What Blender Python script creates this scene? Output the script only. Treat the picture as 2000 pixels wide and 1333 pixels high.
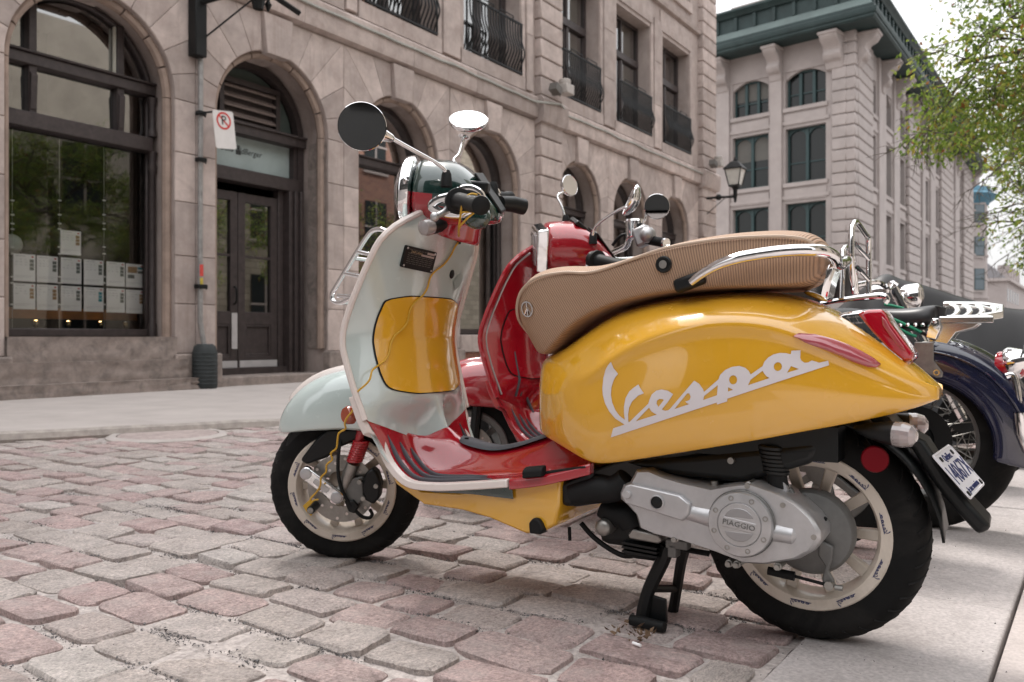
import bpy, bmesh, math, random
import numpy as np
from mathutils import Vector, Matrix, noise
from mathutils.bvhtree import BVHTree
from mathutils.geometry import tessellate_polygon
R = math.radians
V = Vector
random.seed(7)
sc = bpy.context.scene
for o in list(bpy.data.objects): bpy.data.objects.remove(o)
COL = sc.collection
# ------------------------------------------------------------------ camera
F_PX, CAM_H, HOR = 1685.0, 0.65, 660.0
cam = bpy.data.objects.new('camera', bpy.data.cameras.new('camera')); COL.objects.link(cam)
cam.location = (0, 0, CAM_H); cam.rotation_euler = (R(90), 0, 0)
cam.data.sensor_width = 36; cam.data.lens = F_PX / 2000 * 36
cam.data.shift_y = -(666.5 - HOR) / 2000
cam.data.clip_start = .05; cam.data.clip_end = 1000
cam.data.dof.use_dof = True; cam.data.dof.focus_distance = 1.95; cam.data.dof.aperture_fstop = 6.3
sc.camera = cam
# ------------------------------------------------------------------ sky: pale overcast layer over a Nishita sky
SUN_EL, SUN_AZ = R(58), R(-28)          # azimuth measured from +Y towards +X
w = bpy.data.worlds.new('World'); sc.world = w; w.use_nodes = True
nt = w.node_tree; nt.nodes.clear()
sky = nt.nodes.new('ShaderNodeTexSky'); sky.sky_type = 'NISHITA'; sky.sun_disc = False
sky.sun_elevation = SUN_EL; sky.sun_rotation = SUN_AZ; sky.dust_density = 4; sky.air_density = 1.5
tc = nt.nodes.new('ShaderNodeTexCoord')
nz = nt.nodes.new('ShaderNodeTexNoise'); nz.inputs['Scale'].default_value = 2.2; nz.inputs['Detail'].default_value = 5
nt.links.new(tc.outputs['Generated'], nz.inputs['Vector'])
rp = nt.nodes.new('ShaderNodeValToRGB')
rp.color_ramp.elements[0].position = .3; rp.color_ramp.elements[0].color = (8.6, 8.6, 8.8, 1)
rp.color_ramp.elements[1].position = .75; rp.color_ramp.elements[1].color = (11.6, 11.5, 11.4, 1)
nt.links.new(nz.outputs['Fac'], rp.inputs['Fac'])
mx = nt.nodes.new('ShaderNodeMixRGB'); mx.inputs['Fac'].default_value = .88
nt.links.new(sky.outputs['Color'], mx.inputs['Color1']); nt.links.new(rp.outputs['Color'], mx.inputs['Color2'])
bg = nt.nodes.new('ShaderNodeBackground'); bg.inputs['Strength'].default_value = .096
# overcast skies are about three times brighter overhead than at the horizon
sp = nt.nodes.new('ShaderNodeSeparateXYZ'); nt.links.new(tc.outputs['Generated'], sp.inputs[0])
cl = nt.nodes.new('ShaderNodeMapRange'); cl.inputs[1].default_value = 0; cl.inputs[2].default_value = 1; cl.inputs[3].default_value = .42; cl.inputs[4].default_value = 1.30; nt.links.new(sp.outputs['Z'], cl.inputs[0])
vm_ = nt.nodes.new('ShaderNodeVectorMath'); vm_.operation = 'SCALE'; nt.links.new(mx.outputs['Color'], vm_.inputs[0]); nt.links.new(cl.outputs[0], vm_.inputs['Scale'])
nt.links.new(vm_.outputs[0], bg.inputs['Color'])
wo = nt.nodes.new('ShaderNodeOutputWorld'); nt.links.new(bg.outputs['Background'], wo.inputs['Surface'])
sun = bpy.data.objects.new('sun', bpy.data.lights.new('sun', 'SUN')); COL.objects.link(sun)
sun.data.energy = 1.5; sun.data.angle = R(12); sun.data.color = (1, .95, .9)
sd = V((math.sin(SUN_AZ) * math.cos(SUN_EL), math.cos(SUN_AZ) * math.cos(SUN_EL), math.sin(SUN_EL)))
sun.rotation_euler = (-sd).to_track_quat('-Z', 'Y').to_euler()
sc.view_settings.view_transform = 'Standard'; sc.view_settings.look = 'None'
sc.view_settings.exposure = 1.22; sc.view_settings.gamma = 1; sc.view_settings.use_curve_mapping = False
sc.render.engine = 'CYCLES'
# ------------------------------------------------------------------ frames of reference
def ray(px, py): return V(((px - 1000) / F_PX, 1, -(py - HOR) / F_PX))
CW = V((0, 0, CAM_H))
class Fr:
    """a local frame of a thing; p(px,py,y) is the point of the plane y=const seen in direction (px,py)"""
    def __init__(s, M): s.M = M; s.I = M.inverted(); s.c = s.I @ CW; s.r3 = s.I.to_3x3()
    def _t(s, px, py, ax, val):
        d = s.r3 @ ray(px, py); return s.c + d * ((val - s.c[ax]) / d[ax])
    def p(s, px, py, y=0.): return s._t(px, py, 1, y)
    def px(s, px, py, x=0.): return s._t(px, py, 0, x)
    def pz(s, px, py, z=0.): return s._t(px, py, 2, z)
def mk(O, ex):
    ex = V((ex[0], ex[1], 0)).normalized(); ey = V((-ex.y, ex.x, 0))
    return Matrix(((ex.x, ey.x, 0, O[0]), (ex.y, ey.y, 0, O[1]), (0, 0, 1, O[2] if len(O) > 2 else 0), (0, 0, 0, 1)))
# ------------------------------------------------------------------ materials
MC = {}
def nn(nt, t, **k):
    n = nt.nodes.new(t)
    for a, b in k.items():
        if a in n.inputs: n.inputs[a].default_value = b
        else: setattr(n, a, b)
    return n
def mat(name, col, rough=.5, metal=0., coat=0., spec=.5, var=0., vs=8., bump=0., bs=60., rvar=0., trans=0., ior=1.5, emit=0., rnd=0., coords='Object', dirt=None, ds=3., streak=None):
    if name in MC: return MC[name]
    m = bpy.data.materials.new(name); MC[name] = m; m.use_nodes = True
    nt = m.node_tree; b = nt.nodes['Principled BSDF']; L = nt.links.new
    c = (*col, 1)
    b.inputs['Base Color'].default_value = c; b.inputs['Roughness'].default_value = rough; b.inputs['Metallic'].default_value = metal
    b.inputs['Coat Weight'].default_value = coat; b.inputs['Coat IOR'].default_value = 1.7; b.inputs['Coat Roughness'].default_value = .03
    b.inputs['Specular IOR Level'].default_value = spec; b.inputs['IOR'].default_value = ior
    b.inputs['Transmission Weight'].default_value = trans
    if emit: b.inputs['Emission Color'].default_value = c; b.inputs['Emission Strength'].default_value = emit
    t = nn(nt, 'ShaderNodeTexCoord')
    src = None
    if var or rnd:
        hs = nn(nt, 'ShaderNodeHueSaturation', Color=c)
        val = None
        if var:
            n = nn(nt, 'ShaderNodeTexNoise', Scale=vs, Detail=8., Roughness=.65); L(t.outputs[coords], n.inputs['Vector'])
            mr = nn(nt, 'ShaderNodeMapRange'); mr.inputs[1].default_value = .3; mr.inputs[2].default_value = .7
            mr.inputs[3].default_value = 1 - var; mr.inputs[4].default_value = 1 + var
            L(n.outputs['Fac'], mr.inputs[0]); val = mr.outputs[0]
        if rnd:
            oi = nn(nt, 'ShaderNodeObjectInfo'); mr2 = nn(nt, 'ShaderNodeMapRange')
            mr2.inputs[3].default_value = 1 - rnd; mr2.inputs[4].default_value = 1 + rnd; L(oi.outputs['Random'], mr2.inputs[0])
            if val is None: val = mr2.outputs[0]
            else:
                mu = nn(nt, 'ShaderNodeMath', operation='MULTIPLY'); L(val, mu.inputs[0]); L(mr2.outputs[0], mu.inputs[1]); val = mu.outputs[0]
        L(val, hs.inputs['Value']); src = hs.outputs['Color']
    if dirt:
        n = nn(nt, 'ShaderNodeTexNoise', Scale=ds, Detail=10., Roughness=.7, Distortion=.6); L(t.outputs[coords], n.inputs['Vector'])
        r = nn(nt, 'ShaderNodeValToRGB'); r.color_ramp.elements[0].position = .5; r.color_ramp.elements[1].position = .72
        r.color_ramp.elements[0].color = (0, 0, 0, 1); r.color_ramp.elements[1].color = (dirt[3],) * 3 + (1,)
        L(n.outputs['Fac'], r.inputs['Fac'])
        mxx = nn(nt, 'ShaderNodeMixRGB', Color2=(*dirt[:3], 1)); L(r.outputs['Color'], mxx.inputs['Fac'])
        if src: L(src, mxx.inputs['Color1'])
        else: mxx.inputs['Color1'].default_value = c
        src = mxx.outputs['Color']
    if streak:
        mp = nn(nt, 'ShaderNodeMapping'); mp.inputs['Scale'].default_value = (2.6, 2.6, .22); L(t.outputs[coords], mp.inputs[0])
        n = nn(nt, 'ShaderNodeTexNoise', Scale=2.4, Detail=9., Roughness=.68); L(mp.outputs[0], n.inputs['Vector'])
        r = nn(nt, 'ShaderNodeValToRGB'); r.color_ramp.elements[0].position = .53; r.color_ramp.elements[1].position = .74
        r.color_ramp.elements[0].color = (0, 0, 0, 1); r.color_ramp.elements[1].color = (streak[3],) * 3 + (1,); L(n.outputs['Fac'], r.inputs['Fac'])
        mxx = nn(nt, 'ShaderNodeMixRGB', Color2=(*streak[:3], 1)); L(r.outputs['Color'], mxx.inputs['Fac']); L(src, mxx.inputs['Color1']); src = mxx.outputs['Color']
    if src: L(src, b.inputs['Base Color'])
    if rvar:
        n = nn(nt, 'ShaderNodeTexNoise', Scale=vs * 1.7, Detail=6.); L(t.outputs[coords], n.inputs['Vector'])
        mr = nn(nt, 'ShaderNodeMapRange'); mr.inputs[1].default_value = .35; mr.inputs[2].default_value = .7
        mr.inputs[3].default_value = rough; mr.inputs[4].default_value = min(1, rough + rvar); L(n.outputs['Fac'], mr.inputs[0]); L(mr.outputs[0], b.inputs['Roughness'])
    if bump:
        n = nn(nt, 'ShaderNodeTexNoise', Scale=bs, Detail=8., Roughness=.6); L(t.outputs[coords], n.inputs['Vector'])
        bp = nn(nt, 'ShaderNodeBump', Strength=min(1, bump * 20), Distance=bump); L(n.outputs['Fac'], bp.inputs['Height']); L(bp.outputs['Normal'], b.inputs['Normal'])
    return m
def glass(name, tint=(.8, .9, .85), refl=.12, rough=.02):
    """thin pane: mirror-like coat over what lies behind"""
    if name in MC: return MC[name]
    m = bpy.data.materials.new(name); MC[name] = m; m.use_nodes = True; nt = m.node_tree; nt.nodes.clear(); L = nt.links.new
    fr = nn(nt, 'ShaderNodeFresnel', IOR=1.5); ad = nn(nt, 'ShaderNodeMath', operation='ADD'); ad.use_clamp = True
    ad.inputs[1].default_value = refl; L(fr.outputs[0], ad.inputs[0])
    tr = nn(nt, 'ShaderNodeBsdfTransparent', Color=(*tint, 1)); gl = nn(nt, 'ShaderNodeBsdfGlossy', Roughness=rough)
    ms = nn(nt, 'ShaderNodeMixShader'); L(ad.outputs[0], ms.inputs[0]); L(tr.outputs[0], ms.inputs[1]); L(gl.outputs[0], ms.inputs[2])
    o = nn(nt, 'ShaderNodeOutputMaterial'); L(ms.outputs[0], o.inputs[0])
    return m
# ------------------------------------------------------------------ mesh building
def cat(pts, k=6, closed=False):
    pts = [V(p) for p in pts]; n = len(pts); out = []
    rng = n if closed else n - 1
    for i in range(rng):
        g = (lambda j: pts[j % n]) if closed else (lambda j: pts[max(0, min(n - 1, j))])
        a, b, c, d = g(i - 1), g(i), g(i + 1), g(i + 2)
        for q in range(k):
            t = q / k
            out.append(.5 * ((2 * b) + (c - a) * t + (2 * a - 5 * b + 4 * c - d) * t * t + (3 * b - a - 3 * c + d) * t ** 3))
    if not closed: out.append(pts[-1])
    return out
class G:
    def __init__(s, xf=None): s.v = []; s.f = []; s.mi = []; s.xf = xf; s.cur = 0; s.uv = {}
    def add(s, vs, fs):
        o = len(s.v); X = s.xf
        s.v += [tuple(X @ V(p)) if X is not None else tuple(p) for p in vs]
        for f in fs: s.f.append([i + o for i in f]); s.mi.append(s.cur)
        return s
    def box(s, c, sz, M=None):
        x, y, z = sz[0] / 2, sz[1] / 2, sz[2] / 2
        vs = [V((a, b, d)) for a in (-x, x) for b in (-y, y) for d in (-z, z)]
        if M is not None: vs = [M @ p for p in vs]
        c = V(c); return s.add([p + c for p in vs], [(0, 1, 3, 2), (4, 6, 7, 5), (0, 4, 5, 1), (2, 3, 7, 6), (0, 2, 6, 4), (1, 5, 7, 3)])
    def bx(s, x0, x1, y0, y1, z0, z1): return s.box(((x0 + x1) / 2, (y0 + y1) / 2, (z0 + z1) / 2), (abs(x1 - x0), abs(y1 - y0), abs(z1 - z0)))
    def prism(s, pts, vec):
        n = len(pts); vec = V(vec); pts = [V(p) for p in pts]
        return s.add(pts + [p + vec for p in pts], [list(range(n))[::-1], list(range(n, 2 * n))] + [(i, (i + 1) % n, n + (i + 1) % n, n + i) for i in range(n)])
    def tube(s, pts, r, n=10, closed=False, k=0, flat=1., up=None):
        pts = [V(p) for p in pts]
        if k:
            m0 = len(pts)
            if not np.isscalar(r):
                rr = []
                for i in range(m0 - (0 if closed else 1)):
                    for q in range(k): rr.append(r[i] + (r[(i + 1) % m0] - r[i]) * q / k)
                if not closed: rr.append(r[-1])
                r = rr
            pts = cat(pts, k, closed)
        m = len(pts)
        if np.isscalar(r): r = [r] * m
        T = []
        for i in range(m):
            a = pts[(i - 1) % m] if (closed or i > 0) else pts[i]; b = pts[(i + 1) % m] if (closed or i < m - 1) else pts[i]
            d = b - a; T.append(d.normalized() if d.length > 1e-9 else (T[-1] if T else V((1, 0, 0))))
        u = V(up) if up else (V((0, 0, 1)) if abs(T[0].z) < .9 else V((1, 0, 0)))
        vs = []
        for i in range(m):
            u = u - T[i] * u.dot(T[i])
            u = u.normalized() if u.length > 1e-6 else T[i].orthogonal().normalized()
            b = T[i].cross(u)
            for j in range(n):
                a = 2 * math.pi * j / n; vs.append(pts[i] + (u * math.cos(a) * flat + b * math.sin(a)) * r[i])
        fs = []
        for i in range(m if closed else m - 1):
            for j in range(n): fs.append((i * n + j, i * n + (j + 1) % n, ((i + 1) % m) * n + (j + 1) % n, ((i + 1) % m) * n + j))
        if not closed: fs += [list(range(n))[::-1], list(range((m - 1) * n, m * n))]
        return s.add(vs, fs)
    def lathe(s, prof, c, ax, n=32, arc=None, closed=False):
        ax = V(ax).normalized(); u = ax.orthogonal().normalized(); w_ = ax.cross(u); c = V(c); vs = []
        for r, h in prof:
            for j in range(n):
                a = 2 * math.pi * j / n; vs.append(c + ax * h + (u * math.cos(a) + w_ * math.sin(a)) * r)
        m = len(prof); fs = []
        for i in range(m if closed else m - 1):
            for j in range(n): fs.append((i * n + j, i * n + (j + 1) % n, ((i + 1) % m) * n + (j + 1) % n, ((i + 1) % m) * n + j))
        if not closed:
            if prof[0][0] > 1e-5: fs.append(list(range(n))[::-1])
            if prof[-1][0] > 1e-5: fs.append(list(range((m - 1) * n, m * n)))
        return s.add(vs, fs)
    def loft(s, rings, ring=True, cap=True):
        m = len(rings); n = len(rings[0]); vs = [p for r in rings for p in r]; fs = []
        for i in range(m - 1):
            for j in range(n if ring else n - 1): fs.append((i * n + j, i * n + (j + 1) % n, (i + 1) * n + (j + 1) % n, (i + 1) * n + j))
        if cap and ring: fs += [list(range(n))[::-1], list(range((m - 1) * n, m * n))]
        return s.add(vs, fs)
    def ball(s, c, r, n=16, sc=(1, 1, 1)):
        vs = []; m = n // 2; fs = []
        for i in range(m + 1):
            a = math.pi * i / m
            for j in range(n):
                b = 2 * math.pi * j / n; vs.append(V(c) + V((math.sin(a) * math.cos(b) * sc[0], math.sin(a) * math.sin(b) * sc[1], math.cos(a) * sc[2])) * r)
        for i in range(m):
            for j in range(n): fs.append((i * n + j, i * n + (j + 1) % n, (i + 1) * n + (j + 1) % n, (i + 1) * n + j))
        return s.add(vs, fs)
    def mesh(s, name, mats, smooth=40, fix=True, weld=True):
        me = bpy.data.meshes.new(name); me.from_pydata(s.v, [], s.f)
        if not isinstance(mats, (list, tuple)): mats = [mats]
        for m in mats: me.materials.append(m)
        for p, i in zip(me.polygons, s.mi): p.material_index = i
        if s.uv:
            ul = me.uv_layers.new(name='UVMap')
            for l in me.loops: ul.data[l.index].uv = s.uv.get(l.vertex_index, (0, 0))
        if fix:
            bm = bmesh.new(); bm.from_mesh(me)
            if weld: bmesh.ops.remove_doubles(bm, verts=bm.verts, dist=1e-5)
            bmesh.ops.recalc_face_normals(bm, faces=bm.faces); bm.to_mesh(me); bm.free()
        if smooth:
            for p in me.polygons: p.use_smooth = True
            if smooth < 180: me.set_sharp_from_angle(angle=R(smooth))
        return me
    def out(s, name, mats, parent=None, smooth=40, sub=0, bev=0., seg=2, solid=0., fix=True, **props):
        me = s.mesh(name, mats, smooth, fix)
        return link(name, me, parent, sub, bev, seg, solid, **props)
def outs(g, name, mats, parent=None, **k):
    """the same as G.out, but every loose piece becomes an object of its own"""
    par = list(range(len(g.v)))
    def find(a):
        while par[a] != a: par[a] = par[par[a]]; a = par[a]
        return a
    for f in g.f:
        for i in f[1:]: par[find(i)] = find(f[0])
    grp = {}
    for f in g.f: grp.setdefault(find(f[0]), []).append(f)
    for fs in grp.values():
        ids = sorted({i for f in fs for i in f}); mp_ = {a: n for n, a in enumerate(ids)}; h = G(); h.add([g.v[i] for i in ids], [[mp_[i] for i in f] for f in fs]); h.out(name, mats, parent, **k)
def link(name, me, parent=None, sub=0, bev=0., seg=2, solid=0., **props):
    o = bpy.data.objects.new(name, me); COL.objects.link(o)
    if parent is not None: o.parent = parent
    if solid: md = o.modifiers.new('solid', 'SOLIDIFY'); md.thickness = solid; md.offset = 0
    if bev:
        md = o.modifiers.new('bevel', 'BEVEL'); md.width = bev; md.segments = seg; md.limit_method = 'ANGLE'; md.angle_limit = R(35)
    if sub: md = o.modifiers.new('sub', 'SUBSURF'); md.levels = sub; md.render_levels = sub
    for k, v in props.items(): o[k] = v
    return o
def thing(name, label, category, M=None, group=None, parent=None):
    o = bpy.data.objects.new(name, None); COL.objects.link(o); o.empty_display_size = .1
    if M is not None: o.matrix_world = M
    o['label'] = label; o['category'] = category
    if group: o['group'] = group
    return o
def tag(o, label, category, group=None):
    o['label'] = label; o['category'] = category
    if group: o['group'] = group
    return o
def struct(o): o['kind'] = 'structure'; return o
def text(body, size, ext=.0005, xs=1.):
    """flat lettering as a mesh in the x/y plane, centred"""
    cu = bpy.data.curves.new('t', 'FONT'); cu.body = body; cu.size = size; cu.extrude = ext; cu.align_x = 'CENTER'; cu.align_y = 'CENTER'; cu.resolution_u = 2
    o = bpy.data.objects.new('t', cu); COL.objects.link(o)
    dg = bpy.context.evaluated_depsgraph_get(); me = bpy.data.meshes.new_from_object(o.evaluated_get(dg))
    vs = [V((v.co.x * xs, v.co.y, v.co.z)) for v in me.vertices]; fs = [list(p.vertices) for p in me.polygons]
    bpy.data.objects.remove(o); bpy.data.curves.remove(cu); bpy.data.meshes.remove(me)
    return vs, fs
def place(vs, c, ux, uy):
    ux = V(ux).normalized(); uy = V(uy).normalized(); un = ux.cross(uy); c = V(c)
    return [c + ux * p.x + uy * p.y + un * p.z for p in vs]
def sstep(a, b, x):
    t = max(0., min(1., (x - a) / (b - a))); return t * t * (3 - 2 * t)
def ip(x, tab):
    return float(np.interp(x, [t[0] for t in tab], [t[1] for t in tab]))
# =================================================================== GROUND
M_sand = mat('joint_sand', (.42, .375, .355), .95, var=.35, vs=70, bump=.006, bs=90, dirt=(.14, .125, .118, .85), ds=16)
M_conc = mat('pavement_concrete', (.46, .415, .39), .9, var=.10, vs=2.5, bump=.0015, bs=220, dirt=(.33, .29, .27, .45), ds=1.3)
M_walk = mat('walk_concrete', (.46, .41, .39), .9, var=.16, vs=120, bump=.003, bs=200, dirt=(.30, .265, .25, .6), ds=5)
M_granite = mat('granite', (.43, .395, .385), .78, var=.26, vs=110, bump=.002, bs=260, dirt=(.24, .215, .205, .6), ds=6)
M_asph = mat('far_asphalt', (.22, .2, .19), .9, var=.1, vs=2)
def stone_mat(name, island):
    m = bpy.data.materials.new(name); m.use_nodes = True; nt = m.node_tree; L = nt.links.new; b = nt.nodes['Principled BSDF']
    if island: g = nn(nt, 'ShaderNodeNewGeometry'); rnd = g.outputs['Random Per Island']
    else: g = nn(nt, 'ShaderNodeObjectInfo'); rnd = g.outputs['Random']
    r = nn(nt, 'ShaderNodeValToRGB'); cr = r.color_ramp
    cols = [(0, (.45, .33, .315)), (.18, (.49, .38, .36)), (.34, (.43, .32, .305)), (.45, (.47, .41, .38)), (.62, (.50, .44, .41)), (.75, (.42, .36, .33)), (.88, (.54, .49, .46)), (1, (.42, .31, .30))]
    while len(cr.elements) < len(cols): cr.elements.new(.5)
    for e, (p, c) in zip(cr.elements, cols): e.position = p; e.color = (*c, 1)
    L(rnd, r.inputs['Fac'])
    t = nn(nt, 'ShaderNodeTexCoord')
    ofs = nn(nt, 'ShaderNodeVectorMath', operation='ADD'); 
    mul = nn(nt, 'ShaderNodeMath', operation='MULTIPLY'); mul.inputs[1].default_value = 37.; L(rnd, mul.inputs[0])
    L(t.outputs['Object'], ofs.inputs[0]); L(mul.outputs[0], ofs.inputs[1])
    n1 = nn(nt, 'ShaderNodeTexNoise', Scale=115., Detail=7., Roughness=.8); L(ofs.outputs[0], n1.inputs['Vector'])
    n2 = nn(nt, 'ShaderNodeTexNoise', Scale=16., Detail=8., Roughness=.7); L(ofs.outputs[0], n2.inputs['Vector'])
    a = nn(nt, 'ShaderNodeMapRange'); a.inputs[1].default_value = .32; a.inputs[2].default_value = .68; a.inputs[3].default_value = .42; a.inputs[4].default_value = 1.5; L(n1.outputs['Fac'], a.inputs[0])
    c2 = nn(nt, 'ShaderNodeMapRange'); c2.inputs[1].default_value = .3; c2.inputs[2].default_value = .7; c2.inputs[3].default_value = .72; c2.inputs[4].default_value = 1.22; L(n2.outputs['Fac'], c2.inputs[0])
    mu = nn(nt, 'ShaderNodeMath', operation='MULTIPLY'); L(a.outputs[0], mu.inputs[0]); L(c2.outputs[0], mu.inputs[1])
    hs = nn(nt, 'ShaderNodeHueSaturation'); L(r.outputs['Color'], hs.inputs['Color']); L(mu.outputs[0], hs.inputs['Value']); 
    # sand dust caught on the worn tops
    n3 = nn(nt, 'ShaderNodeTexNoise', Scale=9., Detail=9., Roughness=.7); L(t.outputs['Object'], n3.inputs['Vector'])
    du = nn(nt, 'ShaderNodeValToRGB'); du.color_ramp.elements[0].position = .48; du.color_ramp.elements[1].position = .75; du.color_ramp.elements[0].color = (0, 0, 0, 1); du.color_ramp.elements[1].color = (.6, .6, .6, 1)
    L(n3.outputs['Fac'], du.inputs['Fac']); m3 = nn(nt, 'ShaderNodeMixRGB', Color2=(.50, .45, .43, 1)); L(du.outputs['Color'], m3.inputs['Fac']); L(hs.outputs['Color'], m3.inputs['Color1'])
    L(m3.outputs['Color'], b.inputs['Base Color']); b.inputs['Roughness'].default_value = .78
    ad = nn(nt, 'ShaderNodeMath', operation='ADD'); s2 = nn(nt, 'ShaderNodeMath', operation='MULTIPLY'); s2.inputs[1].default_value = 2.5
    L(n2.outputs['Fac'], s2.inputs[0]); L(s2.outputs[0], ad.inputs[0]); L(n1.outputs['Fac'], ad.inputs[1])
    bp = nn(nt, 'ShaderNodeBump', Strength=.9, Distance=.007); L(ad.outputs[0], bp.inputs['Height']); L(bp.outputs['Normal'], b.inputs['Normal'])
    return m
M_cob = stone_mat('cobble_stone', False); M_cobi = stone_mat('cobble_stone_far', True)
STM = mk((.4636, 1.627), (.567, .824)); ST = Fr(STM)          # x along the street, y across it towards the cobbles
gr = G(); gr.add([(-150, -150, -.06), (250, -150, -.06), (250, 350, -.06), (-150, 350, -.06)], [(0, 1, 2, 3)])
struct(gr.out('ground', M_asph, None, smooth=0, fix=False))
street = bpy.data.objects.new('cobbled_street', None); COL.objects.link(street); street.matrix_world = STM; struct(street)
CA, CD = V((-3.22, 5.42)), V((.863, .505)); CN = V((-.505, .863))
def on_walk(x, y): return (V((x, y)) - CA).dot(CN)             # > 0 : on the pavement by the stone building
# sand bed
g = G(); nx, ny = 230, 190
def lin(a, b, n, p): return [a + (b - a) * (i / n) ** p for i in range(n + 1)]
xs = lin(-1.3, 12, nx, 1.6); ys = lin(.0, 8.5, ny, 1.5)
for y in ys:
    for x in xs:
        q = V((x, y, 0)); z = -.0075 + .009 * noise.noise(q * 3.1) + .004 * noise.noise(q * 11) + .0022 * noise.noise(q * 37)
        g.v.append((x, y, z))
W_ = nx + 1
g.f = [(j * W_ + i, j * W_ + i + 1, (j + 1) * W_ + i + 1, (j + 1) * W_ + i) for j in range(ny) for i in range(nx)]; g.mi = [0] * len(g.f)
o = g.out('sand_bed', M_sand, street, smooth=180, fix=False)
# stones
def stone_verts(rs, hl, hw):
    n = 12; out = []; ph = rs.random() * 9
    ring = []
    for i in range(n):
        a = 2 * math.pi * (i + .5) / n; c, s_ = math.cos(a), math.sin(a); e = 2 / 7.
        x = hl * math.copysign(abs(c) ** e, c); y = hw * math.copysign(abs(s_) ** e, s_)
        k = 1 + rs.uniform(-.05, .03); ring.append((x * k * (1 - .05 * (rs.random() < .2)), y * (1 + rs.uniform(-.09, .04))))
    tilt = (rs.uniform(-.04, .04), rs.uniform(-.06, .06)); top = rs.uniform(-.001, .010)
    def Z(x, y, z): return z + x * tilt[0] + y * tilt[1]
    vs = [V((x * 1.02, y * 1.03, -.035)) for x, y in ring]
    vs += [V((x * (1 + rs.uniform(-.01, .015)), y * (1 + rs.uniform(-.02, .02)), Z(x, y, top - .0045 + rs.uniform(-.0045, .002)))) for x, y in ring]
    k1 = [(.968 + rs.uniform(-.06, .015), .945 + rs.uniform(-.09, .025)) for _ in ring]
    vs += [V((x * k[0], y * k[1], Z(x, y, top + rs.uniform(-.002, .001)))) for (x, y), k in zip(ring, k1)]
    vs += [V((0, 0, top + rs.uniform(-.002, .002)))]
    fs = []
    for r in range(2):
        for i in range(n): fs.append((r * n + i, r * n + (i + 1) % n, (r + 1) * n + (i + 1) % n, (r + 1) * n + i))
    for i in range(n): fs.append((2 * n + i, 2 * n + (i + 1) % n, 3 * n))
    return vs, fs
rs = random.Random(11); cand = []
PX, PY = .141, .22
for i in range(-11, 90):
    y = .012; first = True
    while y < 8.4:
        L_ = rs.uniform(.10, .22) if first else rs.uniform(.165, .255); first = False
        x = i * PX + rs.uniform(-.008, .008) + .02 * math.sin(y * 1.3 + i * .05)
        wp = STM @ V((x, y, 0)); y += L_
        if wp.y < .9 or wp.y > 13: continue
        px = 1000 + wp.x / wp.y * F_PX; py = HOR + CAM_H / wp.y * F_PX
        if px < -260 or px > 2250 or py > 1500 or on_walk(wp.x, wp.y) > -.14: continue
        if (wp.x + 2.27) ** 2 + (wp.y - 5.70) ** 2 < .44 ** 2: continue
        cand.append((wp.y, x, y - L_ / 2, L_ / 2 - .006, PX / 2 - .0055 + rs.uniform(-.005, .002)))
cand.sort()
variants = [stone_verts(random.Random(100 + k), .1, .064) for k in range(32)]
vm = []
for k, (vs, fs) in enumerate(variants):
    g = G(); g.add([V((p.y, p.x, p.z)) for p in vs], [f[::-1] for f in fs]); vm.append(g.mesh('cobblestone', M_cob, smooth=32, fix=False))
for k, (d, x, y, hl, hw) in enumerate(cand[:300]):
    o = bpy.data.objects.new('cobblestone', vm[k * 7 % 32]); COL.objects.link(o); o.parent = street
    o.location = (x, y, rs.uniform(-.004, .003)); o.rotation_euler = (0, 0, rs.gauss(0, .035) + (math.pi if rs.random() < .5 else 0)); o.scale = (hw / .064, hl / .1, 1)
g = G()
for k, (d, x, y, hl, hw) in enumerate(cand[300:]):
    vs, fs = variants[k * 5 % 32]; fl = -1 if rs.random() < .5 else 1; dz = rs.uniform(-.004, .004); a = rs.gauss(0, .03); ca, sa = math.cos(a), math.sin(a)
    g.add([((p.y * ca * hw / .064 - p.x * sa) * fl + x, (p.x * ca * hl / .1 + p.y * sa) * fl + y, p.z + dz) for p in vs], [f[::-1] for f in fs])
o = g.out('far_cobblestones', M_cobi, street, smooth=40, fix=False); o['kind'] = 'stuff'
# loose grit in the joints
M_grit = mat('grit', (.13, .125, .125), .9, rnd=0, var=.5, vs=120)
g = G(); spots = []
for _ in range(170):
    d, x, y, hl, hw = cand[rs.randrange(0, 260)]; spots.append((x + rs.choice((-.5, .5)) * PX, y + rs.uniform(-.1, .1), rs.uniform(.05, .17)))
for (x, y, s_) in spots:
    for _ in range(int(95 * s_ / .1)):
        a, b = rs.gauss(0, .014), rs.gauss(0, s_ * .6); r = rs.uniform(.0014, .0042) * (1.5 if rs.random() < .06 else 1)
        q = V((x + a, y + b, -.0045 + .009 * noise.noise(V((x + a, y + b, 0)) * 3.1) + r * .5)); 
        pts = [q + V((rs.uniform(-1, 1), rs.uniform(-1, 1), rs.uniform(-.6, .8))).normalized() * r for _ in range(4)]
        g.add(pts, [(0, 1, 2), (0, 3, 1), (1, 3, 2), (2, 3, 0)])
for _ in range(900):
    q = V((rs.uniform(-1.2, 5), -rs.random() ** 2 * 1.3, .008)); r = rs.uniform(.0008, .0026); pts = [q + V((rs.uniform(-1, 1), rs.uniform(-1, 1), rs.uniform(-.6, .8))).normalized() * r for _ in range(4)]
    g.add(pts, [(0, 1, 2), (0, 3, 1), (1, 3, 2), (2, 3, 0)])
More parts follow.
